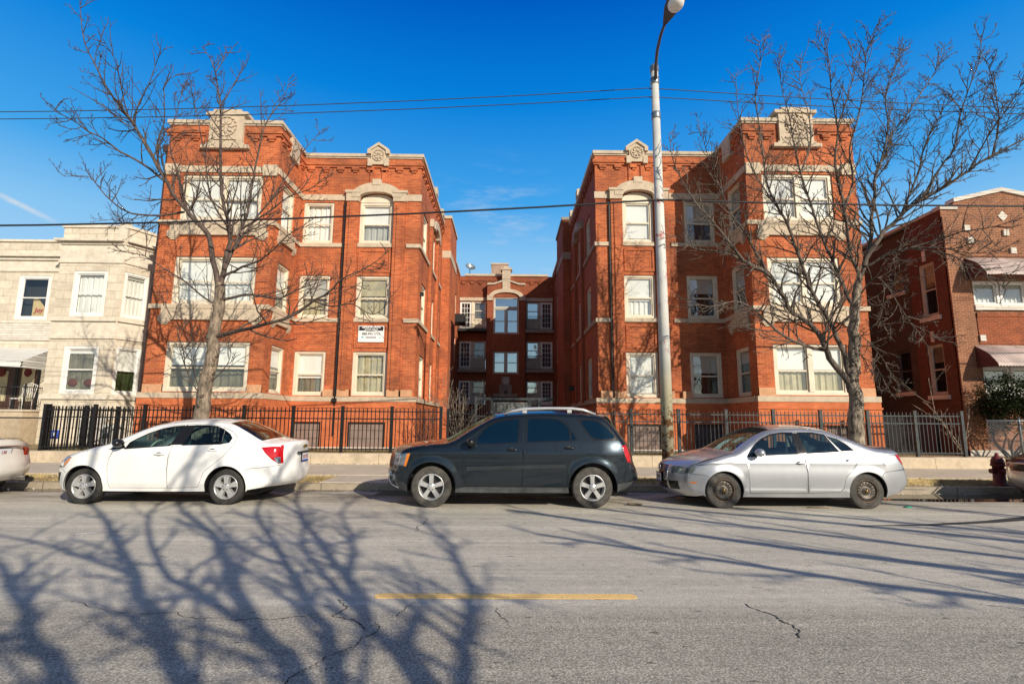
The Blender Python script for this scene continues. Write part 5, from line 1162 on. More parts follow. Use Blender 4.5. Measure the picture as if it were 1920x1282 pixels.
RIGHT=[
 (0,[(8.54,12.9,0.53,0.2),(8.55,12.9,0.91,0.18),(8.59,12.9,1.55,0.165),(8.61,12.9,2.2,0.152),(8.58,12.9,2.73,0.14),(8.68,12.9,3.4,0.128),(8.78,12.9,4.07,0.117),(8.87,12.9,4.63,0.106),(8.92,12.9,5.04,0.095)]),
 (0,[(8.58,12.9,2.27,0.085),(8.2,12.85,2.83,0.076),(7.93,12.79,3.23,0.069),(7.81,12.73,3.55,0.063),(7.35,12.65,4.01,0.058),(6.96,12.58,4.26,0.052),(6.77,12.5,4.66,0.047),(6.39,12.42,5.12,0.042),(5.92,12.34,5.33,0.037),(5.66,12.25,5.48,0.033),(5.23,12.16,6.03,0.028),(4.95,12.07,6.32,0.023),(4.59,11.98,6.66,0.019),(4.28,11.89,7.1,0.015),(3.97,11.8,7.73,0.01),(3.88,11.7,8.36,0.006)]),
 (0,[(7.93,12.9,3.28,0.045),(7.33,12.71,3.4,0.037),(6.73,12.46,3.58,0.03),(6.14,12.18,3.91,0.025),(5.76,11.88,4.1,0.019),(5.2,11.56,4.22,0.014),(4.45,11.24,4.02,0.01),(3.81,10.9,4.11,0.005)]),
 (0,[(6.65,12.9,5.23,0.035),(6.21,12.99,6.32,0.027),(5.88,13.1,6.94,0.021),(5.69,13.23,7.73,0.015),(5.49,13.36,8.56,0.01),(5.3,13.5,9.66,0.005)]),
 (1,[(6.0,12.9,5.67,0.022),(5.21,12.63,5.76,0.015),(4.55,12.29,5.7,0.01),(3.94,11.9,5.9,0.005)]),
 (0,[(8.51,12.9,2.73,0.066),(8.32,12.86,3.45,0.058),(8.07,12.8,4.05,0.053),(7.74,12.75,4.58,0.047),(7.5,12.68,5.11,0.043),(7.28,12.61,5.72,0.038),(7.07,12.54,6.36,0.034),(6.84,12.47,6.76,0.029),(6.54,12.4,7.36,0.025),(6.44,12.32,8.03,0.021),(6.35,12.24,8.85,0.017),(6.24,12.16,9.67,0.014),(6.39,12.08,10.5,0.01),(6.34,12.0,11.11,0.006)]),
 (1,[(7.07,12.9,6.94,0.026),(6.71,12.98,7.63,0.019),(6.38,13.07,8.58,0.014),(6.28,13.18,9.72,0.009),(6.33,13.3,11.15,0.005)]),
 (0,[(8.81,12.9,4.28,0.052),(8.6,12.95,4.95,0.044),(8.38,13.02,5.75,0.038),(8.2,13.09,6.46,0.033),(8.03,13.16,7.32,0.028),(7.91,13.25,8.08,0.023),(7.85,13.33,8.9,0.019),(7.81,13.42,9.9,0.014),(7.7,13.51,10.91,0.01),(7.75,13.6,11.98,0.006)]),
 (1,[(7.68,12.9,7.98,0.024),(8.16,13.13,8.94,0.018),(8.35,13.42,10.05,0.013),(8.39,13.75,11.26,0.009),(8.74,14.1,12.2,0.005)]),
 (0,[(8.91,12.9,4.97,0.058),(8.97,12.88,5.27,0.049),(8.78,12.85,5.87,0.042),(8.7,12.82,7.0,0.036),(8.57,12.79,7.68,0.031),(8.55,12.75,8.36,0.026),(8.65,12.72,9.18,0.02),(8.54,12.68,10.19,0.015),(8.53,12.64,11.07,0.011),(8.22,12.6,11.73,0.006)]),
 (0,[(8.75,12.9,7.01,0.034),(8.96,12.75,7.7,0.027),(8.79,12.55,8.48,0.022),(8.96,12.33,9.24,0.017),(9.02,12.1,10.11,0.013),(9.0,11.86,10.79,0.009),(9.12,11.6,11.28,0.005)]),
 (1,[(8.77,12.9,9.29,0.018),(9.2,12.98,10.26,0.013),(9.49,13.08,11.13,0.009),(9.57,13.2,12.03,0.005)]),
 (0,[(8.93,12.9,4.88,0.055),(9.33,12.96,5.91,0.047),(9.65,13.05,7.17,0.04),(9.86,13.14,8.11,0.035),(10.25,13.24,8.72,0.029),(10.6,13.34,9.4,0.024),(11.13,13.45,10.03,0.02),(11.76,13.57,10.85,0.015),(12.28,13.68,11.52,0.01),(12.74,13.8,12.47,0.006)]),
 (0,[(9.63,12.9,7.78,0.03),(10.39,13.24,9.34,0.022),(10.77,13.68,10.75,0.016),(11.58,14.17,12.12,0.01),(12.23,14.7,13.07,0.005)]),
 (0,[(9.14,12.9,5.47,0.066),(9.44,12.76,6.13,0.055),(9.93,12.58,6.69,0.048),(10.28,12.38,7.0,0.04),(10.9,12.16,7.36,0.034),(11.26,11.93,7.63,0.028),(11.66,11.7,7.9,0.022),(12.16,11.45,8.15,0.016),(12.69,11.2,8.39,0.01)]),
 (0,[(10.85,12.9,7.32,0.034),(11.33,12.76,8.18,0.027),(11.55,12.58,8.54,0.022),(11.62,12.38,9.3,0.017),(11.71,12.16,9.9,0.013),(11.9,11.94,10.6,0.009),(11.79,11.7,11.11,0.005)]),
 (0,[(12.86,12.9,8.56,0.024),(12.64,12.39,9.18,0.016),(11.96,11.73,9.62,0.01),(11.12,11.0,9.85,0.005)]),
 (0,[(10.24,12.9,6.86,0.034),(10.71,12.82,7.91,0.024),(10.94,12.73,8.75,0.017),(11.28,12.62,9.44,0.011),(11.69,12.5,10.13,0.005)]),
 (0,[(12.17,12.9,8.13,0.026),(12.12,12.26,8.65,0.017),(11.92,11.42,8.99,0.011),(11.4,10.5,9.03,0.005)]),
 (0,[(9.3,12.9,5.5,0.036),(9.58,12.67,5.72,0.027),(9.93,12.37,5.79,0.021),(10.49,12.03,5.68,0.015),(10.79,11.68,5.44,0.01),(11.2,11.3,5.38,0.005)]),
 (1,[(10.43,12.9,5.96,0.022),(10.98,12.46,5.67,0.016),(10.87,11.9,5.26,0.012),(10.73,11.27,4.81,0.008),(10.49,10.6,4.28,0.005)]),
 (1,[(10.14,12.9,5.9,0.026),(10.9,12.48,6.1,0.019),(10.99,11.94,6.08,0.015),(11.1,11.34,5.96,0.01),(11.23,10.7,5.96,0.006)]),
 (0,[(8.9,12.9,4.63,0.022),(9.19,12.64,5.11,0.017),(9.25,12.3,4.75,0.013),(9.23,11.92,4.15,0.01),(9.23,11.52,3.57,0.007),(9.34,11.1,3.33,0.004)]),
 (0,[(8.77,12.9,3.53,0.012),(8.98,12.51,3.87,0.007),(8.99,12.0,3.71,0.003)]),
 (0,[(8.72,12.9,3.26,0.012),(8.98,12.55,2.83,0.007),(8.85,12.1,2.23,0.003)]),
 (0,[(8.79,12.9,3.8,0.012),(9.05,12.51,3.15,0.007),(9.09,12.0,2.22,0.003)]),
]

limb_tree('bare_tree', 'bare tree behind the white sedan with a trunk leaning before the left brick wing', LEFT, 5, 'bark', 'bark_twig', (-7.38, 13.0, .12), dens=1.45)
limb_tree('bare_tree', 'bare spreading tree behind the silver sedan in front of the right brick wing', RIGHT, 8, 'bark_pale', 'bark_twig_pale', (8.6, 12.9, .12), dens=2.6, reach=1.55)
def shadow_tree(label, base, crotch, limbs, seed):
    L = [(0, [(*base, .24), (base[0]+.03, base[1], base[2]+crotch*.5, .2), (base[0], base[1], base[2]+crotch, .17)])]
    for q in limbs:
        pts, r = q[:2]; n = len(pts); L.append((0, ([] if len(q) > 2 else [(base[0], base[1], base[2]+crotch-.1, r)])+[(*p, r*(1-.55*(i+1)/n)) for i, p in enumerate(pts)]))
    return limb_tree('bare_tree', label, L, seed, 'bark', 'bark', base, dens=1.0, lev=2, spacing=.42, reach=2.0, rk=1.1)
def unshadow(pts, yb):   # limb that throws its shadow along these road points, rising from the far kerb
    o = []
    for (sx, sy), ly in pts:
        y = yb+ly; z = (sy-y)/SHY; o.append((sx+z*SHX, y, z))
    return o
AZ, EL = R(35.5), R(25)
SHX, SHY = math.sin(AZ)/math.tan(EL), math.cos(AZ)/math.tan(EL)
yb = -4.3
SHADOWS = [([(-1.9,3.34),(-2.51,4.14),(-3.61,5.45),(-5.83,8.09),(-8.11,10.74),(-9.5,13)], (0,.1), 0.086), ([(-1.19,3.34),(-1.81,4.14),(-2.6,5.29),(-3.9,7.39),(-5.88,9.82),(-7.5,13)], (0,-.12), 0.094),
    ([(-.99,3.49),(-1.5,4.47),(-2.27,5.85),(-4.09,9.04),(-5.2,12)], (.1,.15), 0.078), ([(-.48,3.34),(-.96,4.15),(-1.55,5.48),(-2.56,7.42),(-3.89,10.19),(-4.6,12.5)], (0,.2), 0.078),
    ([(-.2,3.34),(-.29,4.15),(-.32,5.15),(-.7,6.84),(-1.31,8.63),(-1.5,10.5)], (0,-.15), 0.055), ([(-2.57,3.34),(-3.26,3.95),(-4.17,4.82),(-5.23,5.81),(-7,7.2)], (-.2,-.15), 0.078),
    ([(-1.81,4.14),(-2.72,4.98),(-3.6,5.83),(-5.81,8.99),(-6.6,11)], (-.12,.3), 0.062, 1), ([(-3.61,5.45),(-4.76,6.25),(-6.12,7.03),(-7.6,7.6)], (.2,.2), 0.047, 1), ([(-2.27,5.85),(-3.31,6.79),(-5.25,9.54),(-6,11)], (.4,.1), 0.047, 1),
    ([(-1.55,5.48),(-1.96,7.11),(-2.71,9.08),(-2.9,11)], (.4,-.2), 0.047, 1), ([(-3.26,3.95),(-4.9,4.3),(-6.2,4.5)], (-.35,-.2), 0.039, 1), ([(-1.2,4.6),(-2.4,6.6),(-3.3,8.8),(-4.9,11)], (.2,.35), 0.047, 1)]
shadow_tree('bare tree across the street whose branches throw shadows over the left of the road', (3.7, yb, .1), 2.9,
    [(unshadow([(q, ly[0]+ly[1]*i) for i, q in enumerate(pts)], yb), r, *fk) for pts, ly, r, *fk in SHADOWS], 21)
yb = -2.4
shadow_tree('bare tree far right across the street whose branches throw long shadows over the road', (13.6, yb, .1), 3.3,
    [(unshadow([((7.6,4.4),.2), ((5.27,5.55),.3), ((2.6,7.4),.4), ((.04,9.42),.5)], yb), .13), (unshadow([((8.4,5.5),0), ((7.0,6.9),0), ((4.9,8.4),0), ((2.3,10.0),.1)], yb), .13),
     (unshadow([((6.3,4.2),0), ((4.23,4.9),-.1), ((2.4,6.1),-.2), ((.4,7.48),-.3)], yb), .09), (unshadow([((8.8,6.2),.1), ((7.3,7.62),.2), ((5.4,8.9),.4), ((3.1,10.4),.6)], yb), .11), (unshadow([((9.3,7),0), ((8.6,9),.2), ((7.2,10.4),.3), ((5.5,13),.3)], yb), .1),
     (unshadow([((7.9,4.9),-.2), ((5.8,6.4),-.3), ((3.4,8.2),-.4), ((1.2,9.9),-.5)], yb), .1)], 33)
def shrub(name, label, base, h, spread, n, seed, m, lev=2, thick=.018):
    t = thing(name, label, 'shrub', base, 'bare shrubs at the courtyard corner'); rd = random.Random(seed); br = Acc()
    for k in range(n):
        a = rd.uniform(0, 2*PI); d = Vector((math.cos(a)*spread, math.sin(a)*spread, 1)).normalized()
        twig(br, rd, Vector(base)+Vector((math.cos(a)*.06, math.sin(a)*.06, 0)), d, h*rd.uniform(.6, 1.05), thick*rd.uniform(.6, 1), lev, .35)
    br.build('branches', m, t); return t
shrub('bare_shrub', 'bare many stemmed shrub beside the courtyard path at the left wing corner', (-1.65, 18.9, .42), 2.9, .24, 15, 3, 'bark_pale')
shrub('bare_shrub', 'low bare shrub leaning on the inner corner of the left wing', (-2.9, 19.3, .42), 1.7, .4, 7, 9, 'bark_dark')
t = thing('sapling', 'leafless sapling leaning before the dark side wall of the brown house', 'sapling', (15.3, 17.6, .42)); br = Acc(); rd = random.Random(14)
for d, l in (((-.55,0,1), 2.9), ((-.25,.1,1), 2.0), ((.2,0,1), 1.7), ((-.9,0,.8), 1.5)): twig(br, rd, Vector((15.3,17.6,.42)), Vector(d), l, .026, 2, .2)
br.build('branches', 'bark_pale', t)
t = thing('background_tree', 'dense dark leafless tree rising behind the limestone house roof', 'tree', (-34.5, 47, .4)); br = Acc(); rd = random.Random(31)
br.tube([Vector((-34.5,47,.4)), Vector((-34.4,47,10)), Vector((-34.5,47,18))], [.35,.25,.15], 8)
for k in range(60):
    z = rd.uniform(11, 18.5); a = rd.uniform(0, 2*PI); twig(br, rd, Vector((-34.5,47,min(z, 18))), Vector((math.cos(a), math.sin(a), rd.uniform(.2, 1.2))), rd.uniform(2, 4), .05, 2, .3)
br.build('branches', 'bark_dark', t)
# evergreen bush
EB = thing('evergreen_bush', 'dark evergreen bush on twisted stems before the brown house windows at far right', 'bush', (16.75, 17.55, .42)); br = Acc(); rd = random.Random(6)
stems = []
for k in range(6):
    a = rd.uniform(0, 2*PI); p = Vector((16.75+.1*math.cos(a), 17.55+.1*math.sin(a), .42)); P = [p]; d = Vector((math.cos(a)*.7, math.sin(a)*.4, 1))
    for i in range(7): d = (d+Vector((rd.gauss(0,.35), rd.gauss(0,.25), .05))).normalized(); P.append(P[-1]+d*.25)
    br.tube(P, [.035*(1-.1*i) for i in range(8)], 7); stems.append(P)
br.build('stem', 'bark_dark', EB)
b = MB()
for k in range(120):
    a = rd.uniform(0, 2*PI); r_ = rd.random()**.5; c = Vector((16.95+math.cos(a)*r_*.85, 17.55+math.sin(a)*r_*.75, 2.1+rd.gauss(0,.42)+.25*(1-r_)))
    if c.z < 1.15: c.z = 1.15+rd.random()*.5
    for q in range(62):
        o = Vector((rd.gauss(0,.16), rd.gauss(0,.14), rd.gauss(0,.09))); u = Vector((rd.uniform(-1,1), rd.uniform(-1,1), rd.uniform(-.4,.8))).normalized()*.06; w = u.orthogonal().normalized()*.017
        w.rotate(Matrix.Rotation(rd.uniform(0, PI), 3, u.normalized())); p = c+o; b.face([p-u, p+w, p+u, p-w])
b.build('foliage', 'leaf', EB, normals=False)

# ------------------------------------------------------------------ cars
def catmull(pts, sub=4):
    out = []
    n = len(pts)
    for i in range(n-1):
        p0, p1, p2, p3 = pts[max(i-1,0)], pts[i], pts[i+1], pts[min(i+2,n-1)]
        for k in range(sub):
            t = k/sub; out.append((tuple(.5*((2*p1[j])+(p2[j]-p0[j])*t+(2*p0[j]-5*p1[j]+4*p2[j]-p3[j])*t*t+(3*p1[j]-p0[j]-3*p2[j]+p3[j])*t**3) for j in range(4)), i))
    out.append((tuple(pts[-1][:4]), n-2)); return out
def pip(x, z, poly):
    c = False; j = len(poly)-1
    for i in range(len(poly)):
        xi, zi = poly[i]; xj, zj = poly[j]
        if (zi > z) != (zj > z) and x < (xj-xi)*(z-zi)/(zj-zi)+xi: c = not c
        j = i
    return c
def offset(poly, d):
    A = sum(poly[i][0]*poly[(i+1)%len(poly)][1]-poly[(i+1)%len(poly)][0]*poly[i][1] for i in range(len(poly))); s = 1 if A > 0 else -1; out = []
    n = len(poly)
    for i in range(n):
        a, b_, c = poly[i-1], poly[i], poly[(i+1)%n]
        e1 = Vector((b_[0]-a[0], b_[1]-a[1])).normalized(); e2 = Vector((c[0]-b_[0], c[1]-b_[1])).normalized()
        n1 = Vector((e1.y, -e1.x))*s; n2 = Vector((e2.y, -e2.x))*s; m = (n1+n2); m = m.normalized() if m.length > .1 else n1
        k = d/max(.45, m.dot(n1)); out.append((b_[0]+m.x*k, b_[1]+m.y*k))
    return out
def rounded(poly, sub=3, it=1):
    for _ in range(it):
        q = []
        for i in range(len(poly)):
            a, c = poly[i], poly[(i+1)%len(poly)]; q += [(a[0]*.8+c[0]*.2, a[1]*.8+c[1]*.2), (a[0]*.2+c[0]*.8, a[1]*.2+c[1]*.8)]
        poly = q
    return poly
def seg_d(p, a, b_):
    dx, dz = b_[0]-a[0], b_[1]-a[1]; l = dx*dx+dz*dz; t = 0 if l == 0 else max(0, min(1, ((p[0]-a[0])*dx+(p[1]-a[1])*dz)/l)); return math.hypot(p[0]-a[0]-t*dx, p[1]-a[1]-t*dz)
def car(S):
    ox, oy = S['x'], S['y']; T = thing(S['name'], S['label'], S['cat'], (ox+S['wb']/2, oy, 0), 'cars parked along the kerb')
    EC = catmull(S['EC'], 4); segs = S['segs']; E = [(q[0], q[1]) for q, _ in EC]
    hw = S['hw']; zp = S['zp']; wb = S['wb']; ra = S['ra']; wz = S['wz']; xf, xr = S['taper']
    def interp(z):
        for (z0, w0), (z1, w1) in zip(zp, zp[1:]):
            if z <= z1: t = max(0, (z-z0)/(z1-z0)); t = t*t*(3-2*t) if S.get('ease') else t; return w0+(w1-w0)*t
        return zp[-1][1]
    interp0 = interp
    def interp(z): return sum(interp0(z+d)*g_ for d, g_ in ((-.09,.1),(-.06,.15),(-.03,.16),(0,.18),(.03,.16),(.06,.15),(.09,.1)))
    def W(x, z, fil=True):
        w = interp(z)
        if x < xf[0]: w -= xf[1]*((xf[0]-x)/xf[2])**2
        if x > xr[0]: w -= xr[1]*((x-xr[0])/xr[2])**2
        if fil:
            d = min(seg_d((x, z), a, c) for a, c in zip(E, E[1:])); r = .085
            if d < r: w -= (r-math.sqrt(max(0, r*r-(r-d)**2)))*.8
        for cx in (0, wb):
            q = math.hypot(x-cx, z-wz)
            if q < ra+.13: w += S['flare']*(.5+.5*math.cos(PI*min(1, max(0, (q-ra)/.13))))
        if 'crease' in S:
            for cz, ch, cw in S['crease']:
                w += ch*math.exp(-((z-cz)/cw)**2)*(1 if xf[0]-.2 < x < xr[0]+.1 else .3)
        return w
    # side outline: E plus underside with wheel arches
    def arch(cx, x_hi, x_lo, zb):
        a0 = math.acos(max(-1, min(1, (x_hi-cx)/ra))); out = []
        zlo = S['sill'];  s0 = math.asin(max(-1, min(1, (zlo-wz)/ra)))
        for k in range(25): a = s0+(PI-2*s0)*k/24; out.append((cx+ra*math.cos(a), wz+ra*math.sin(a)))
        return out
    af, ar = arch(0, 0, 0, 0), arch(wb, 0, 0, 0)
    outline = E+[(wb+ra+.02, S['sill']+.03)]+ar+[(wb-ra-.05, S['sill']), ((wb)/2, S['sill']-.005), (ra+.05, S['sill'])]+af+[(-ra-.02, S['sill']+.02)]
    regions = []   # (polygon, label, test order)
    doors = []
    for k, D in enumerate(S['doors']):
        doors.append((offset(D, -.006), D))
    polys = []
    for w in S['wins']: polys.append((rounded(w['p']) if w.get('round', 1) else w['p'], 'glass', w))
    for tr in S.get('trims', []): polys.append((tr, 'trim', None))
    for w in S['wins']: polys.append((offset(w['p'], w.get('t', .018)), 'trim', w))
    for nm, p in S.get('lamps', []): polys.append((p, nm, None))
    for nm, p in S.get('patches', []): polys.append((p, nm, None))
    for k, (di, do) in enumerate(doors): polys.append((di, 'door%d' % k, None)); polys.append((do, 'seam', None))
    for sm in S.get('seams', []):
        for a, c in zip(sm, sm[1:]):
            l = math.hypot(c[0]-a[0], c[1]-a[1]); nx, nz = -(c[1]-a[1])/l*.0035, (c[0]-a[0])/l*.0035
            polys.insert(0, ([(a[0]-nx, a[1]-nz), (c[0]-nx, c[1]-nz), (c[0]+nx, c[1]+nz), (a[0]+nx, a[1]+nz)], 'seam', None))
    V = []; Ed = []
    def addpoly(p):
        b0 = len(V)
        for q in p: V.append(Vector(q))
        for i in range(len(p)): Ed.append((b0+i, b0+(i+1)%len(p)))
    addpoly(outline)
    for p, _, _ in polys: addpoly(p)
    st = S.get('grid', .045); x0 = min(p[0] for p in outline); x1 = max(p[0] for p in outline)
    nx = int((x1-x0)/st); nz = int(1.75/st)
    for i in range(nx):
        for j in range(nz):
            x, z = x0+(i+.5)*st, (j+.5)*st
            if pip(x, z, outline) and min(seg_d((x, z), a, c) for a, c in zip(outline, outline[1:])) > .012: V.append(Vector((x, z)))
    for d in (.02, .045):
        for q in offset(outline, -d): 
            if pip(q[0], q[1], outline): V.append(Vector(q))
    for w in S['wins']:
        for d in (.026, .04, .06, .085):
            q = offset(w['p'], d)
            for a, c in zip(q, q[1:]+q[:1]):
                n_ = max(1, int(math.hypot(c[0]-a[0], c[1]-a[1])/.03))
                for i in range(n_):
                    r_ = (a[0]+(c[0]-a[0])*i/n_, a[1]+(c[1]-a[1])*i/n_)
                    if pip(*r_, outline): V.append(Vector(r_))
    vs, es, fs = delaunay_2d_cdt(V, Ed, [], 0, 1e-5)[:3]
    lab = {}
    for f in fs:
        x = sum(vs[i].x for i in f)/3; z = sum(vs[i].y for i in f)/3
        if not pip(x, z, outline): continue
        L = 'body'
        for p, l, _ in polys:
            if pip(x, z, p): L = l; break
        lab.setdefault(L, []).append(f)
    Wc = [W(v.x, v.y) for v in vs]; nrm = []
    def slope(v):
        h = .012
        if min(seg_d((v.x, v.y), a, c) for a, c in zip(E, E[1:])) < .03 or v.y < S['sill']+.03: return None
        return ((W(v.x+h, v.y)-W(v.x-h, v.y))/(2*h), (W(v.x, v.y+h)-W(v.x, v.y-h))/(2*h))
    Sl = [slope(v) for v in vs]
    def put(mb, L, sg, dep=0.0, mi=0):
        mp = {}
        for f in lab.get(L, []):
            ids = []
            for i in f:
                if i not in mp:
                    co = (ox+vs[i].x, oy+sg*(Wc[i]-dep), vs[i].y); mp[i] = mb.bm.verts.new(co)
                    if Sl[i]: nrm.append((co, Vector((-Sl[i][0], sg, -Sl[i][1])).normalized()))
                ids.append(mp[i])
            fc = mb.bm.faces.new(ids); fc.material_index = mi; fc.smooth = True
    # body: both sides, top strip, arch liners
    pm = S['paint']; body = MB(); extra = {}
    for sg in (-1, 1):
        put(body, 'body', sg); put(body, 'seam', sg, .006, 1)
        for q in S.get('patch_mi', []): put(body, q[0], sg, q[2], q[1])
    J = 22; pw = S.get('pw', 2.3); rows = []
    taus = [-1+2*j/J for j in range(J+1)]; taus = [math.copysign(abs(t)**.8, t) for t in taus]
    We = [W(e[0], e[1]) for e in E]
    for i, (q, sgm) in enumerate(EC):
        row = []
        for t in taus:
            fct = 1-abs(t)**pw; row.append((ox+q[0]+(q[2]-q[0])*fct, oy+We[i]*t, q[1]+(q[3]-q[1])*fct))
        rows.append(row)
    bv = {}
    def strip(mb, key, cond, mi=0, dep=None):
        mp = {}
        for i in range(len(rows)-1):
            for j in range(J):
                if not cond(EC[i][1], (taus[j]+taus[j+1])/2): continue
                ids = []
                for a, c in ((i,j),(i,j+1),(i+1,j+1),(i+1,j)):
                    if (a, c) not in mp: mp[(a, c)] = mb.bm.verts.new(rows[a][c])
                    ids.append(mp[(a, c)])
                f = mb.bm.faces.new(ids); f.material_index = mi; f.smooth = True
    names = {}
    def seglab(sgm, t): 
        return S['striplab'](sgm, abs(t))
    strip(body, 'b', lambda s_, t: seglab(s_, t) == 'body')
    for k, q in enumerate(S.get('strip_mi', [])): strip(body, q[0], lambda s_, t, q=q: seglab(s_, t) == q[0], q[1])
    bmesh.ops.remove_doubles(body.bm, verts=body.bm.verts, dist=.0006)
    for sg in (-1, 1):   # liners
        for A in (af, ar):
            pts = [(p[0], W(p[0], p[1])) for p in A]
            for (p, w0), (q, w1) in zip(zip(A, [k[1] for k in pts]), zip(A[1:], [k[1] for k in pts[1:]])):
                c = [(ox+p[0], oy+sg*w0, p[1]), (ox+q[0], oy+sg*w1, q[1]), (ox+q[0], oy+sg*(w1-.03), q[1]), (ox+p[0], oy+sg*(w0-.03), p[1])]
                body.face(c, 0)
                c = [(ox+p[0], oy+sg*(w0-.03), p[1]), (ox+q[0], oy+sg*(w1-.03), q[1]), (ox+q[0], oy+sg*(w1-.42), q[1]+.01), (ox+p[0], oy+sg*(w0-.42), p[1]+.01)]
                body.face(c, 1)
            body.face([(ox+p[0], oy+sg*(interp(.5)-.42), p[1]) for p in A], 1)
    zs = S['sill']
    body.box(ox-.45, ox+wb+.5, oy-.52, oy+.52, .17, zs+.06, 1); body.box(ox+ra+.02, ox+wb-ra-.02, oy-interp(.3)+.03, oy+interp(.3)-.03, zs-.02, zs+.08, 1)
    cen = Vector((ox+wb/2, oy, .75))
    for f in body.bm.faces:
        f.normal_update(); c_ = f.calc_center_median()
        if f.normal.dot(c_-cen) < 0: f.normal_flip()
    body.nmap = nrm
    B = body.build('body', [pm, 'black']+S.get('more_mats', []), T, normals=False)
    # doors with glass and handles
    for sg in (-1, 1):
        dob = []
        for k in range(len(doors)):
            if lab.get('door%d' % k):
                m = MB(); put(m, 'door%d' % k, sg); m.nmap = nrm; dob.append(m.build('door', [pm], T, normals=False))
            else: dob.append(None)
        m = MB(); put(m, 'trim', sg, .004); m.nmap = nrm; m.build('window_trim', 'trim_black', T, normals=False)
        for w in S['wins']:
            m = MB(); mp = {}
            for f in lab.get('glass', []):
                x = sum(vs[i].x for i in f)/3; z = sum(vs[i].y for i in f)/3
                if not pip(x, z, rounded(w['p']) if w.get('round', 1) else w['p']): continue
                m_ids = []
                for i in f:
                    if i not in mp:
                        co = (ox+vs[i].x, oy+sg*(Wc[i]-.008), vs[i].y); mp[i] = m.bm.verts.new(co)
                        if Sl[i]: nrm.append((co, Vector((-Sl[i][0], sg, -Sl[i][1])).normalized()))
                    m_ids.append(mp[i])
                fc = m.bm.faces.new(m_ids); fc.smooth = True; fc.normal_update()
                if fc.normal.y*sg < 0: fc.normal_flip()
            m.nmap = nrm
            m.build('window', S['glass'], dob[w['door']] if w.get('door') is not None and dob[w['door']] else T, normals=False)
        for k, (hx, hz, hl) in enumerate(S['handles']):
            m = MB(); w0 = W(hx, hz); m.blob((ox+hx, oy+sg*(w0+.018), hz), (hl/2, .018, .018), 10, 6); m.blob((ox+hx-hl*.1, oy+sg*(w0+.001), hz), (hl*.28, .006, .035), 10, 6, 1)
            m.build('handle', [S.get('handle_m', pm), 'black'], dob[k] if dob[k] else T)
        for nm in ('headlight', 'taillight', 'side_marker'):
            if any(q[0] == nm for q in S.get('lamps', [])):
                m = MB(); put(m, nm, sg, -.004)
                if nm != 'side_marker':
                    strip(m, nm, lambda s_, t: seglab(s_, t) == nm and t*sg > 0)
                    bmesh.ops.remove_doubles(m.bm, verts=m.bm.verts, dist=.002)
                mats = {'headlight': [S['head_m'], 'amber_lamp'], 'taillight': ['red_lamp', 'clear_lamp'], 'side_marker': ['amber_lamp']}[nm]
                put(m, nm+'_b', sg, -.006, 1)
                m.build(nm, mats, T)
        # mirrors
        mx, mz = S['mirror']; m = MB(); w0 = W(mx, mz-.03, False)
        m.blob((ox+mx, oy+sg*(w0+.13), mz), (.085, .115, .075), 12, 8, 0); m.tube([(ox+mx-.02, oy+sg*(w0-.02), mz-.05), (ox+mx, oy+sg*(w0+.09), mz-.03)], .028, 8, True, 1)
        m.build('mirror', [S.get('mirror_m', pm), 'black'], T)
    for key, nm in (('windshield', 'windshield'), ('rear_window', 'rear_window')):
        m = MB(); strip(m, key, lambda s_, t: seglab(s_, t) == key); m.build(nm, S['glass'] if key == 'windshield' else S['rglass'], T)
        m = MB(); strip(m, key+'_e', lambda s_, t: seglab(s_, t) == key+'_trim')
        if len(m.bm.faces): m.build('window_trim', 'trim_black', T)
        else: m.bm.free()
    for key, mat in S.get('strip_parts', []):
        m = MB(); strip(m, key, lambda s_, t: seglab(s_, t) == key); m.build(key, mat, T)
    # wheels
    for cx in (0, wb):
        for sg in (-1, 1):
            yo = oy+sg*(S['track']); r = S['wr']; m = MB(); c = (ox+cx, yo, r-.004)
            g = sg; w = .2; rr = S['rim']
            m.lathe([(rr*.98, -g*w), (r*.93, -g*w), (r, -g*(w-.03)), (r, -g*.03), (r*.985, -g*.012), (r*.93, 0), (rr*1.1, g*.004), (rr*1.02, -g*.002), (rr*1.0, -g*.012)], c, 'y', 40, caps=False)
            wheel = m.build('wheel', S['tyre'], T)
            m = MB(); st_ = S['rimstyle']
            m.lathe([(rr*1.005, -g*.012), (rr*1.0, g*.002), (rr*.93, -g*.006), (rr*.88, -g*.035), (rr*.86, -g*.13), (.01, -g*.13)], c, 'y', 36, 0 if st_ != 'steel' else 2, caps=False)
            m.lathe([(rr*.84, -g*.10), (.01, -g*.10)], c, 'y', 24, 1, caps=False)
            C = Vector(c)
            if st_ == 'steel':
                m.lathe([(rr*.90, -g*.06), (rr*.86, -g*.05), (rr*.80, -g*.02), (rr*.56, -g*.012), (rr*.5, -g*.04), (rr*.30, -g*.03), (rr*.27, -g*.012), (rr*.1, -g*.012), (.001, -g*.008)], c, 'y', 36, 0, caps=False)
                for k in range(16):
                    a = 2*PI*k/16; p = C+Vector((math.cos(a)*rr*.70, -g*.012, math.sin(a)*rr*.70)); u = Vector((math.cos(a), 0, math.sin(a))); v = Vector((-math.sin(a), 0, math.cos(a))); e = Vector((0, g*.006, 0))
                    m.face([p+e-u*.014-v*.008, p+e+u*.014-v*.011, p+e+u*.014+v*.011, p+e-u*.014+v*.008], 1)
                for k in range(5): a = 2*PI*k/5+.3; m.blob(C+Vector((math.cos(a)*rr*.2, g*.0, math.sin(a)*rr*.2)), (.012,.012,.012), 6, 4, 2)
                m.lathe([(rr*.13, -g*.01), (rr*.11, g*.006), (.001, g*.006)], c, 'y', 12, 3)
            else:
                n = 5
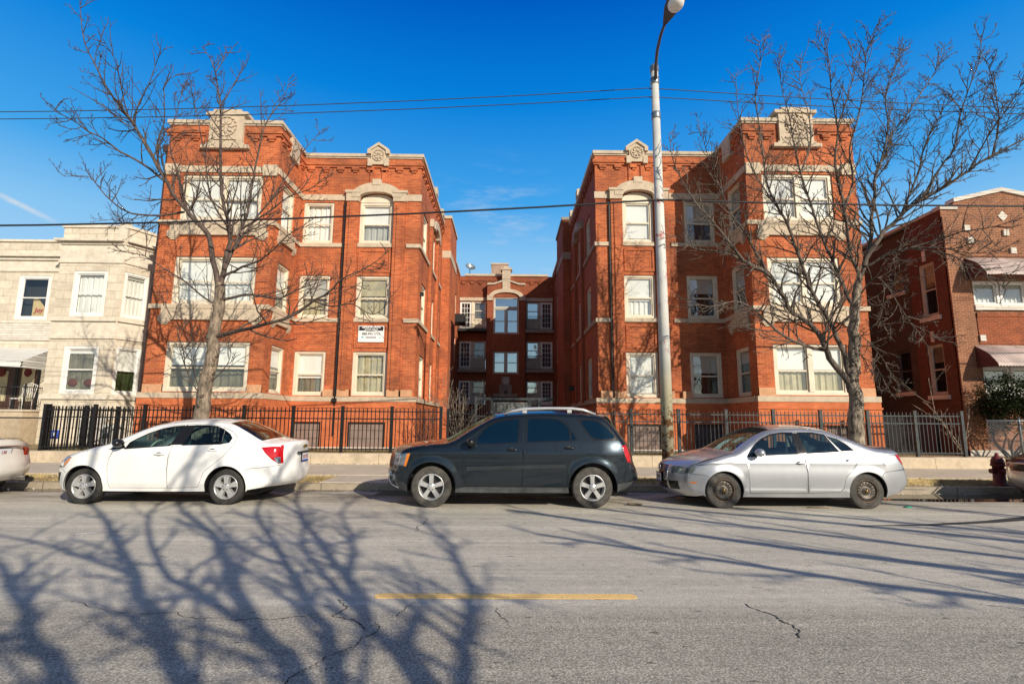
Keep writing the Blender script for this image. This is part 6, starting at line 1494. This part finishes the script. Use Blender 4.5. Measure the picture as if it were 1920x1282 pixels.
                for k in range(n):
                    a = 2*PI*k/n+PI/2+S.get('rimrot', 0); u = Vector((math.cos(a), 0, math.sin(a))); v = Vector((-math.sin(a), 0, math.cos(a)))
                    w0, w1 = S['spoke']; pts = [(rr*.16, w0*rr*.9), (rr*.55, w0*rr), (rr*.90, w1*rr)]
                    for (q0, h0), (q1, h1) in zip(pts, pts[1:]):
                        y0_, y1_ = Vector((0, g*.004, 0)), Vector((0, -g*.075, 0))
                        m.hexa([C+u*q0-v*h0+y1_, C+u*q1-v*h1+y1_, C+u*q1+v*h1+y1_, C+u*q0+v*h0+y1_, C+u*q0-v*h0*.86+y0_, C+u*q1-v*h1*.86+y0_, C+u*q1+v*h1*.86+y0_, C+u*q0+v*h0*.86+y0_], 0)
                m.lathe([(rr*.30, -g*.05), (rr*.30, g*.001), (rr*.27, g*.007), (.001, g*.010)], c, 'y', 20, 0, caps=False)
                for k in range(5): a = 2*PI*k/5+PI/2+PI/5*S.get('nutoff', 0); m.blob(C+Vector((math.cos(a)*rr*.235, g*.006, math.sin(a)*rr*.235)), (.011,.01,.011), 8, 4, 1)
            m.build('rim', [{'steel': 'steel_rim'}.get(st_, 'alloy'), 'black', 'rust_rim', 'gold'], wheel)
    # cabin
    cz = S['cabin']; m = MB()
    m.box(ox+.55, ox+wb+.15, oy-.62, oy+.62, zs+.06, zs+.2); m.box(ox+.45, ox+.82, oy-.62, oy+.62, zs+.2, cz-.02); m.box(ox+wb-.1, ox+wb+.35, oy-.62, oy+.62, zs+.2, cz+.02)
    m.build('dashboard', 'black', T)
    for xs, ys, wd in ((S['seats'][0], -.36, .22), (S['seats'][0], .36, .22), (S['seats'][1], -.36, .24), (S['seats'][1], .36, .24)):
        m = MB(); z0 = zs+.2; y = oy+ys; x = ox+xs
        def rbox(x0, x1, y0, y1, za, zb, lean=0): m.hexa([(x0,y0,za),(x1,y0,za),(x1,y1,za),(x0,y1,za),(x0+lean,y0+.03,zb),(x1+lean-.02,y0+.03,zb),(x1+lean-.02,y1-.03,zb),(x0+lean,y1-.03,zb)])
        rbox(x-.45, x+.05, y-wd, y+wd, z0, z0+.2); rbox(x-.02, x+.14, y-wd, y+wd, z0+.15, cz+.06, .13); rbox(x+.12, x+.22, y-.13, y+.13, cz+.10, cz+.30, .03)
        for q in (-.06, .06): m.tube([(x+.17, y+q, cz+.02), (x+.19, y+q, cz+.14)], .009, 5)
        m.build('seat', S.get('seat_m', 'seat'), T)
    m = MB(); c = Vector((ox+S['wheelx'], oy-.36, cz+.02)); u = Vector((0,1,0)); w = Vector((.42,0,.9)).normalized()
    m.tube([c+(u*math.cos(k*PI/12)+w*math.sin(k*PI/12))*.185 for k in range(25)], .016, 7); m.tube([c-u*.18, c, c+u*.18], .02, 6); m.tube([c, c+Vector((-.25,0,-.12))], .03, 6)
    m.build('steering_wheel', S.get('sw_m', 'black'), T)
    return T, W, (ox, oy)
def lic(T, txt, p, tx, tz, w=.305, h=.152, ink='plate_ink', frame='black'):
    """licence plate: p centre, tx along, tz up"""
    tx = Vector(tx).normalized(); tz = Vector(tz).normalized(); n = tx.cross(tz); p = Vector(p); fm = lambda a_, z, d: p+tx*a_+tz*z+n*d; b = MB()
    b.prism([(-w/2-.012,-h/2-.012),(w/2+.012,-h/2-.012),(w/2+.012,h/2+.012),(-w/2-.012,h/2+.012)], fm, -.01, .002, 0); b.prism([(-w/2,-h/2),(w/2,-h/2),(w/2,h/2),(-w/2,h/2)], fm, .003, .006, 1)
    if txt: text_mesh(txt, .085, fm, b, 2, .008, .85, 0, .003)
    else:
        for k in range(6): b.prism([(-.12+k*.042,-.03),(-.095+k*.042,-.03),(-.095+k*.042,.045),(-.12+k*.042,.045)], fm, .0065, .007, 2)
    b.prism([(-w/2,-h/2),(w/2,-h/2),(w/2,-h/2+.03),(-w/2,-h/2+.03)], fm, .0065, .007, 3)
    b.build('licence_plate', [frame, 'plate', ink, 'blue'], T)
# ---- the parked cars (x runs rearwards from the front axle, z up)
SUV = dict(name='parked_suv', label='dusty dark blue suv with silver five spoke wheels and roof rails parked in the middle', cat='suv', x=-1.30, y=10.42, wb=2.858, hw=.905, sill=.265, ra=.435, wz=.355, wr=.358, rim=.228, track=.845,
    paint='paint_dark', flare=.022, tyre='rubber_dusty', rimstyle='spoke', spoke=(.17,.20), rim_m='alloy', cabin=1.08, seats=(1.35,2.25), wheelx=.95,
    zp=[(.25,.845),(.42,.885),(.70,.905),(.95,.902),(1.10,.872),(1.64,.655)], taper=((-.05,.17,.6),(3.0,.12,.6)), crease=[(.95,.012,.05)],
    EC=[(-.52,.27,-.70,.25),(-.66,.42,-.86,.40),(-.69,.60,-.92,.58),(-.66,.72,-.90,.74),(-.60,.92,-.84,.94),(-.48,1.02,-.70,1.04),(-.15,1.08,-.25,1.13),(.30,1.125,.18,1.18),(.62,1.31,.52,1.37),(.95,1.505,.88,1.57),(1.17,1.59,1.10,1.66),(1.6,1.645,1.6,1.72),(2.3,1.66,2.3,1.735),(2.85,1.64,2.9,1.71),(3.10,1.59,3.25,1.64),(3.28,1.42,3.40,1.42),(3.46,1.17,3.58,1.16),(3.55,.95,3.70,.95),(3.57,.78,3.74,.77),(3.62,.60,3.82,.58),(3.60,.42,3.80,.40),(3.40,.30,3.58,.30)],
    segs=None, glass='car_glass_dark', rglass='car_glass_dark', head_m='clear_lamp', mirror=(.70,1.14), mirror_m='trim_black', handle_m='trim_black',
    striplab=lambda s, t: ('grille' if t < .5 else ('headlight' if t > .62 else 'body')) if s == 3 else ('grille' if s in (1,) and t < .55 else ('windshield' if t < .93 else 'body') if 7 <= s < 10 else ('rear_window' if t < .9 else 'body') if 14 <= s < 16 else ('taillight' if t > .9 else 'body') if s == 17 else 'body'),
    strip_parts=[('grille','trim_black')],
    wins=[dict(p=[(.81,1.20),(.90,1.33),(1.02,1.43),(1.18,1.495),(1.36,1.53),(1.56,1.545),(1.53,1.135),(.80,1.10)], door=0, round=0), dict(p=[(1.72,1.555),(2.14,1.555),(2.28,1.535),(2.38,1.46),(2.46,1.38),(2.46,1.175),(1.70,1.145)], door=1, round=0), dict(p=[(2.495,1.34),(2.58,1.19),(2.495,1.178)], door=1, round=0, t=.01),
          dict(p=[(2.66,1.53),(2.86,1.535),(3.0,1.505),(3.15,1.40),(3.32,1.215),(2.92,1.195),(2.80,1.31)], t=.03)],
    trims=[[(.46,1.055),(.66,1.20),(.74,1.08)]],
    doors=[[(.61,.37),(.575,.5),(.56,.63),(.55,.9),(.59,1.05),(.66,1.19),(.8,1.305),(.96,1.44),(1.16,1.54),(1.4,1.58),(1.66,1.60),(1.625,1.14),(1.60,.37)], [(1.603,.37),(1.628,1.14),(1.663,1.60),(2.16,1.605),(2.34,1.565),(2.5,1.42),(2.62,1.19),(2.68,.96),(2.705,.86),(2.52,.73),(2.43,.56),(2.395,.37)]],
    lamps=[('headlight_b',[(-.50,.71),(-.445,.925),(-.385,.935),(-.455,.71)]),('headlight',[(-.74,.715),(-.70,.91),(-.40,.94),(-.47,.705)]),('taillight',[(3.40,1.09),(3.66,1.11),(3.70,.795),(3.50,.795),(3.45,.92)])],
    patches=[('clad',[(.42,.24),(.44,.33),(.60,.362),(2.40,.364),(2.44,.32),(2.45,.24)]),('clad',[(-.8,.2),(-.78,.43),(-.50,.43),(-.425,.36),(-.43,.2)]),('clad',[(3.30,.2),(3.30,.42),(3.75,.5),(3.75,.2)]),('mould',[(.625,.645),(.62,.715),(2.36,.765),(2.38,.735),(2.37,.70)])],
    patch_mi=[('clad',2,.0),('mould',3,-.02)], more_mats=['cladding','mould_dark'], handles=[(1.43,1.01,.2),(2.45,1.045,.2)],
    seams=[[(3.31,.80),(3.5,.795)],[(-.46,.705),(-.40,.66)],[(.30,1.10),(.56,1.03)],[(-.58,.94),(-.1,1.055),(.28,1.105)]])
T, W, (ox, oy) = car(SUV)
b = MB()
for sg in (-1, 1):
    y = oy+sg*.575; b.tube([(ox+1.28,y,1.635),(ox+1.45,y,1.70),(ox+1.65,y,1.735),(ox+2.1,y,1.75),(ox+2.55,y,1.748),(ox+2.75,y,1.725),(ox+2.98,y,1.645)], [.02,.028,.03,.03,.03,.028,.018], 8)
    b.box(ox+1.62, ox+1.70, y-.018, y+.018, 1.66, 1.74); b.box(ox+2.45, ox+2.53, y-.018, y+.018, 1.67, 1.745)
b.build('roof_rail', 'alloy', T)
b = MB(); b.tube([(ox+3.02,oy,1.70),(ox+3.16,oy-.02,1.86)], .006, 5); b.build('antenna', 'black', T)
for sg in (-1, 1):
    b = MB(); c = Vector((ox-.70, oy+sg*.62, .50)); d = Vector((-.75, sg*.66, 0)); u = d.cross(Vector((0,0,1))).normalized()
    ring = [c+d*.06+(u*math.cos(k*PI/8)+Vector((0,0,1))*math.sin(k*PI/8))*.06 for k in range(16)]; b.face(ring); ring2 = [p-d*.05 for p in ring]
    for k in range(16): b.face([ring[k], ring[(k+1)%16], ring2[(k+1)%16], ring2[k]])
    b.build('fog_lamp', 'clear_lamp', T)
b = MB(); b.tube([(ox-.79,oy-.50,.60),(ox-.84,oy-.45,.47),(ox-.76,oy-.50,.36),(ox-.62,oy-.56,.30)], .014, 6); b.build('bumper_trim', 'chrome', T)

SON = dict(name='parked_sedan', label='white compact sedan with silver wheel covers parked ahead of the dark suv', cat='car', x=-7.52, y=10.56, wb=2.525, hw=.867, sill=.235, ra=.375, wz=.31, wr=.315, rim=.212, track=.805,
    paint='paint_white', flare=.014, tyre='rubber', rimstyle='cover', spoke=(.20,.30), cabin=.92, seats=(1.28,2.1), wheelx=.92, seat_m='seat_grey', sw_m='wheel_cream',
    zp=[(.2,.80),(.36,.845),(.62,.866),(.88,.855),(1.03,.822),(1.45,.60)], taper=((-.05,.2,.55),(2.75,.15,.7)), crease=[(.90,.008,.05),(.38,.008,.05)],
    EC=[(-.50,.20,-.70,.18),(-.60,.34,-.83,.32),(-.63,.52,-.88,.50),(-.60,.66,-.86,.66),(-.51,.78,-.78,.78),(-.30,.86,-.52,.89),(0,.955,-.12,1.0),(.33,1.05,.16,1.08),(.60,1.18,.48,1.235),(.93,1.335,.84,1.395),(1.22,1.41,1.15,1.475),(1.62,1.455,1.6,1.52),(2.0,1.46,2.0,1.525),(2.36,1.425,2.44,1.485),(2.70,1.275,2.84,1.33),(3.02,1.115,3.16,1.17),(3.24,1.075,3.42,1.13),(3.38,1.04,3.58,1.10),(3.40,.90,3.58,.93),(3.42,.72,3.59,.72),(3.43,.55,3.62,.55),(3.39,.40,3.58,.40),(3.22,.31,3.5,.32)],
    segs=None, glass='car_glass', rglass='rear_glass', head_m='clear_lamp', mirror=(.63,1.075), mirror_m='trim_black',
    striplab=lambda s, t: ('headlight' if t > .72 else 'body') if s in (3,4) and t > .72 else ('grille' if s in (1,3) and t < .5 else ('windshield' if t < .93 else 'body') if 7 <= s < 10 else ('rear_window' if t < .93 else 'body') if 13 <= s < 15 else ('taillight' if t > .94 else 'body') if s in (17,18) else 'body'),
    strip_parts=[('grille','trim_black')],
    wins=[dict(p=[(.70,.985),(.74,1.075),(.84,1.145),(1.0,1.235),(1.21,1.32),(1.41,1.362),(1.57,1.375),(1.465,1.045)], door=0, round=0), dict(p=[(1.80,1.385),(2.03,1.385),(2.20,1.365),(2.34,1.315),(2.36,1.075),(1.70,1.055)], door=1, round=0), dict(p=[(2.375,1.295),(2.47,1.24),(2.535,1.17),(2.51,1.10),(2.39,1.078)], door=1, round=0, t=.012)],
    trims=[[(1.47,1.045),(1.575,1.39),(1.80,1.40),(1.695,1.05)],[(.38,.955),(.62,1.07),(.70,.98)]],
    doors=[[(.48,.29),(.45,.4),(.42,.65),(.43,.81),(.49,.955),(.62,1.075),(.8,1.185),(1.0,1.285),(1.21,1.36),(1.41,1.40),(1.645,1.415),(1.505,1.04),(1.48,.82),(1.48,.61),(1.505,.29)], [(1.508,.29),(1.483,.61),(1.483,.82),(1.508,1.04),(1.648,1.417),(2.03,1.422),(2.31,1.375),(2.52,1.29),(2.635,1.19),(2.62,1.10),(2.55,.96),(2.45,.84),(2.30,.71),(2.14,.58),(2.095,.42),(2.04,.305)]],
    lamps=[('headlight_b',[(-.40,.70),(-.33,.80),(-.25,.815),(-.34,.71),(-.40,.655)]),('headlight',[(-.62,.62),(-.60,.76),(-.42,.83),(-.25,.82),(-.34,.70),(-.40,.635)]),
           ('taillight_b',[(3.33,.83),(3.44,.84),(3.46,.735),(3.38,.72)]),('taillight',[(3.10,1.01),(3.28,1.025),(3.50,1.01),(3.55,.73),(3.40,.715),(3.29,.80),(3.18,.91)])],
    patches=[('vent',[(-.62,.34),(-.60,.52),(-.47,.56),(-.52,.36)])], patch_mi=[('vent',1,.004)], handles=[(1.33,.885,.2),(2.27,.955,.2)],
    seams=[[(2.86,.60),(2.95,.64),(3.2,.66),(3.42,.69)],[(-.54,.62),(-.42,.60),(-.33,.545)]])
T, W, (ox, oy) = car(SON)
xr_ = lambda z: ox+3.60
lic(T, '', (ox+3.61, oy, .80), (0,1,0), (.03,0,1))
b = MB(); b.box(ox+3.585, ox+3.64, oy-.33, oy+.33, .893, .915); b.build('boot_trim', 'trim_black', T)
b = MB(); b.box(ox+3.585, ox+3.618, oy-.075, oy+.075, .995, 1.02); b.box(ox+3.585, ox+3.62, oy-.03, oy+.03, .98, 1.035); b.build('emblem', 'gold', T)
b = MB(); b.prism([(0,0),(.16,0),(.12,.05),(.03,.02)], lambda x, z, d: Vector((ox+2.12+x, oy+d, 1.515+z)), -.012, .012); b.build('antenna', 'black', T)
b = MB(); b.blob((ox+.95, oy-.05, 1.33), (.02,.12,.035), 8, 6); b.build('rear_view_mirror', 'black', T)

JET = dict(name='parked_sedan', label='silver sedan on bare black steel wheels parked before the spreading tree', cat='car', x=3.92, y=10.46, wb=2.578, hw=.885, sill=.205, ra=.345, wz=.312, wr=.316, rim=.20, track=.825,
    paint='paint_silver', flare=.014, tyre='rubber_dusty', rimstyle='steel', spoke=(.2,.2), cabin=.86, seats=(1.15,1.95), wheelx=.78,
    zp=[(.18,.82),(.34,.862),(.58,.886),(.80,.878),(.95,.842),(1.42,.60)], taper=((-.1,.2,.55),(2.8,.12,.6)), crease=[(.80,.010,.035),(.30,.012,.04)],
    EC=[(-.46,.19,-.72,.17),(-.60,.30,-.86,.28),(-.64,.45,-.90,.43),(-.62,.58,-.89,.58),(-.58,.70,-.85,.72),(-.42,.79,-.66,.82),(-.05,.905,-.2,.95),(.25,.985,.08,1.02),(.50,1.135,.38,1.19),(.80,1.295,.70,1.35),(1.04,1.375,.98,1.43),(1.40,1.41,1.4,1.47),(1.75,1.405,1.78,1.465),(2.08,1.35,2.16,1.405),(2.45,1.21,2.54,1.265),(2.76,1.08,2.88,1.135),(3.0,1.04,3.14,1.09),(3.25,1.01,3.42,1.06),(3.30,.90,3.47,.93),(3.34,.75,3.52,.75),(3.40,.58,3.60,.58),(3.40,.42,3.60,.42),(3.24,.28,3.45,.28)],
    segs=None, glass='car_glass_teal', rglass='car_glass_teal', head_m='hazy_lamp', mirror=(.62,.985),
    striplab=lambda s, t: ('grille' if t < .42 else ('headlight' if t > .58 else 'body')) if s == 3 else ('grille' if s == 1 and (t < .4 or .55 < t < .86) else ('grille' if s == 2 and t < .3 else ('windshield' if t < .93 else 'body') if 7 <= s < 10 else ('rear_window' if t < .92 else 'body') if 13 <= s < 15 else ('taillight' if t > .75 else 'body') if s in (17,18) else 'body')),
    strip_parts=[('grille','trim_black')],
    wins=[dict(p=[(.455,.915),(.54,1.015),(.65,1.12),(.78,1.20),(.98,1.285),(1.2,1.318),(1.385,1.32),(1.375,.965)], door=0, round=0), dict(p=[(1.50,1.325),(1.76,1.322),(1.97,1.285),(2.12,1.015),(1.545,.98)], door=1, round=0), dict(p=[(2.01,1.275),(2.18,1.22),(2.31,1.13),(2.40,1.035),(2.19,1.02)], door=1, round=0, t=.012)],
    trims=[[(1.375,.96),(1.385,1.33),(1.50,1.33),(1.545,.975)]],
    doors=[[(.46,.265),(.445,.45),(.435,.63),(.42,.90),(.52,1.025),(.64,1.135),(.78,1.225),(.98,1.312),(1.2,1.342),(1.44,1.345),(1.478,.97),(1.50,.63),(1.50,.275)], [(1.503,.275),(1.503,.63),(1.481,.97),(1.443,1.346),(1.76,1.345),(2.0,1.305),(2.2,1.245),(2.33,1.15),(2.435,1.04),(2.465,.96),(2.43,.84),(2.385,.77),(2.30,.66),(2.185,.55),(2.15,.37),(2.08,.295)]],
    lamps=[('side_marker',[(-.57,.425),(-.47,.425),(-.47,.452),(-.57,.452)]),('headlight',[(-.72,.595),(-.70,.71),(-.56,.75),(-.49,.75),(-.475,.72),(-.49,.66),(-.545,.60)]),('taillight',[(3.16,.955),(3.4,.96),(3.45,.78),(3.26,.785)])],
    patches=[], handles=[(1.37,.805,.17),(2.27,.845,.17)],
    seams=[[(-.56,.588),(-.36,.582),(-.27,.555)],[(2.83,.56),(2.86,.62),(2.92,.655),(3.34,.70)],[(-.47,.745),(0,.79),(.42,.832)],[(2.45,.925),(3.20,.945)],[(-.55,.735),(-.1,.885),(.2,.965)]])
T, W, (ox, oy) = car(JET)
b = MB()
for z in (.60, .63, .66, .69): b.tube([(ox-.885+(z-.6)*.25, oy+q*.3, z) if abs(q) < .5 else (ox-.85+(z-.6)*.25, oy+q*.36, z) for q in (-1, -.4, 0, .4, 1)], .006, 5)
c = Vector((ox-.90, oy, .655)); ring = [c+Vector((.0, math.cos(k*PI/10)*.06, math.sin(k*PI/10)*.06)) for k in range(21)]; b.tube(ring, .008, 6)
b.tube([c+Vector((0,-.03,.05)), c+Vector((0,-.012,.0)), c+Vector((0,0,.03)), c+Vector((0,.012,0)), c+Vector((0,.03,.05))], .005, 5); b.tube([c+Vector((0,-.05,.03)), c+Vector((0,-.022,-.05)), c+Vector((0,0,-.005)), c+Vector((0,.022,-.05)), c+Vector((0,.05,.03))], .005, 5)
b.build('grille_bars', 'chrome', T)
lic(T, '', (ox-.925, oy, .47), (0,-1,0), (0,0,1), ink='ink')
b = MB(); b.tube([(ox-.93, oy-.42, .45), (ox-.91,oy-.48,.5), (ox-.87,oy-.43,.71)], .012, 6); b.build('grille_surround', 'chrome', T)

import copy
def variant(base, **k):
    d = dict(base); d.update(k); return d
ALT = variant(JET, label='pearl white sedan whose tail with a red lamp and exhaust tip enters at far left', x=-13.38, y=10.72, paint='paint_pearl', rimstyle='cover', spoke=(.2,.28), tyre='rubber', handle_m='paint_pearl',
    striplab=lambda s, t: ('windshield' if t < .93 else 'body') if 7 <= s < 10 else ('rear_window' if t < .92 else 'body') if 13 <= s < 15 else ('taillight' if t > .66 else 'body') if s in (18,) else 'body', strip_parts=[])
T, W, (ox, oy) = car(ALT)
lic(T, '138', (ox+3.50, oy-.02, .83), (0,1,0), (.12,0,1))
b = MB(); b.tube([(ox+3.485, oy+q*.55, .945-abs(q)*.01) for q in (-1,-.5,0,.5,1)], .022, 8); b.build('boot_trim', 'chrome', T)
b = MB(); b.tube([(ox+3.30, oy+.48, .30), (ox+3.58, oy+.48, .30)], .05, 12, False); b.tube([(ox+3.30, oy+.48, .30), (ox+3.57, oy+.48, .30)], .042, 12, False, 1); b.build('exhaust_tip', ['chrome', 'black'], T)
RGT = variant(JET, label='dark maroon sedan with a pale bumper whose nose enters at far right', x=11.25, y=10.62, rimstyle='cover', spoke=(.2,.28), tyre='rubber', head_m='clear_lamp', paint='paint_maroon', glass='car_glass_dark', rglass='car_glass_dark',
    striplab=lambda s, t: 'bumper' if s < 3 else JET['striplab'](s, t), strip_parts=[('grille','trim_black'),('bumper','paint_silver')], patches=[('bump',[(-.9,.12),(-.9,.585),(-.30,.585),(-.37,.12)])], patch_mi=[('bump',2,0)], more_mats=['paint_silver'])
T, W, (ox, oy) = car(RGT)
b = MB(); b.tube([(ox-.90, oy+q*.5, .735) for q in (-.8,-.4,0,.4,.8)], .014, 6); b.build('grille_bars', 'chrome', T)

# ------------------------------------------------------------------ camera, sun, sky
cd = bpy.data.cameras.new('camera'); cam = bpy.data.objects.new('camera', cd); col.objects.link(cam); sc.camera = cam
cd.sensor_width = 36; cd.lens = 986/1920*36; cd.clip_start = .05; cd.clip_end = 2000
Fv = Vector((0.0115668, 0.98910248, 0.14677364)); Rv = Vector((0.99989678, -0.01269215, 0.00673302)); Uv = Vector((-0.00852252, -0.14668061, 0.98914719))
cam.matrix_world = Matrix(((Rv.x, Uv.x, -Fv.x, 0), (Rv.y, Uv.y, -Fv.y, 0), (Rv.z, Uv.z, -Fv.z, 1.53), (0, 0, 0, 1)))
sd = Vector((math.sin(AZ)*math.cos(EL), -math.cos(AZ)*math.cos(EL), math.sin(EL)))
sl = bpy.data.lights.new('sun', 'SUN'); so = bpy.data.objects.new('sun', sl); col.objects.link(so); sl.energy = SUN; sl.angle = R(.4); sl.color = (1, .89, .72)
so.rotation_euler = sd.to_track_quat('Z', 'Y').to_euler(); so.location = sd*60
w = bpy.data.worlds.new('World'); sc.world = w; w.use_nodes = True; nt = w.node_tree; bg = nt.nodes['Background']
sky = nt.nodes.new('ShaderNodeTexSky'); sky.sky_type = 'NISHITA'; sky.sun_disc = False; sky.sun_elevation = EL; sky.sun_rotation = PI-AZ; sky.altitude = 180; sky.air_density = 1.0; sky.dust_density = .4; sky.ozone_density = 3.0
tc = nt.nodes.new('ShaderNodeTexCoord')
def vmath(op, a, b_=None):
    n = nt.nodes.new('ShaderNodeVectorMath'); n.operation = op; nt.links.new(a, n.inputs[0])
    if b_ is not None: n.inputs[1].default_value = b_
    return n.outputs['Value'] if op == 'DOT_PRODUCT' else n.outputs[0]
def mr(v, a, b_, c=0, d=1):
    n = nt.nodes.new('ShaderNodeMapRange'); n.interpolation_type = 'SMOOTHSTEP'; nt.links.new(v, n.inputs[0]); n.inputs[1].default_value = a; n.inputs[2].default_value = b_; n.inputs[3].default_value = c; n.inputs[4].default_value = d; return n.outputs[0]
def mul(*a):
    o = a[0]
    for q in a[1:]:
        n = nt.nodes.new('ShaderNodeMath'); n.operation = 'MULTIPLY'; nt.links.new(o, n.inputs[0])
        if hasattr(q, 'links'): nt.links.new(q, n.inputs[1])
        else: n.inputs[1].default_value = q
        o = n.outputs[0]
    return o
D = tc.outputs['Generated']
# clear winter sky: deepest blue on the side away from the sun, pale near the horizon
sx = nt.nodes.new('ShaderNodeSeparateXYZ'); nt.links.new(D, sx.inputs[0])
rp = nt.nodes.new('ShaderNodeValToRGB'); nt.links.new(sx.outputs[2], rp.inputs[0]); cr = rp.color_ramp
cols = [(0,(.52,.72,.92)),(.16,(.46,.70,.95)),(.30,(.25,.575,.92)),(.39,(.06,.39,.86)),(.54,(.002,.23,.74)),(.66,(.0,.115,.56)),(1,(.0,.06,.36))]
while len(cr.elements) < len(cols): cr.elements.new(.5)
for el_, (p_, c_) in zip(cr.elements, cols): el_.position = p_; el_.color = rgba(tuple(q*.97 for q in c_))
sc_n = nt.nodes.new('ShaderNodeVectorMath'); sc_n.operation = 'SCALE'; nt.links.new(rp.outputs[0], sc_n.inputs[0]); sc_n.inputs['Scale'].default_value = 1/SKY
wt = mr(vmath('DOT_PRODUCT', D, (0, 1, 0)), .1, .45)
base_sky = mixc(nt, wt, sky.outputs[0], sc_n.outputs[0])
d1 = (Fv+Rv*(-960/986)+Uv*((641-366)/986)).normalized(); d2 = (Fv+Rv*((112-960)/986)+Uv*((641-420)/986)).normalized(); nn = d1.cross(d2).normalized(); e = (d2-d1).normalized()
ab = nt.nodes.new('ShaderNodeMath'); ab.operation = 'ABSOLUTE'; nt.links.new(vmath('DOT_PRODUCT', D, tuple(nn)), ab.inputs[0])
nz1 = mr(noise(nt, D, 34, 4, .7), .3, .7, .3, 1)
con = mul(mr(ab.outputs[0], .0005, .0055, .75, 0), mr(vmath('DOT_PRODUCT', D, tuple(e)), d2.dot(e)-.03, d2.dot(e)+.005, 1, 0), mr(vmath('DOT_PRODUCT', D, tuple(d1)), .9, .95), nz1)
d3 = (Fv+Rv*((925-960)/986)+Uv*((641-458)/986)).normalized()
mp = nt.nodes.new('ShaderNodeMapping'); mp.inputs['Scale'].default_value = (3, 3, 14); nt.links.new(D, mp.inputs['Vector'])
cir = mul(mr(vmath('DOT_PRODUCT', D, tuple(d3)), .984, .9995), mr(noise(nt, mp.outputs[0], 2.2, 6, .65), .48, .72), .35)
c1 = mixc(nt, con, base_sky, (8.5, 8.9, 9.3)); c2 = mixc(nt, cir, c1, (8, 8.6, 9.2))
nt.links.new(c2, bg.inputs['Color']); bg.inputs['Strength'].default_value = SKY
sc.view_settings.view_transform = 'Standard'; sc.view_settings.look = 'None'; sc.view_settings.exposure = 0; sc.view_settings.gamma = 1
sc.render.engine = 'CYCLES'; sc.cycles.max_bounces = 8; sc.cycles.transparent_max_bounces = 24; sc.cycles.use_denoising = True
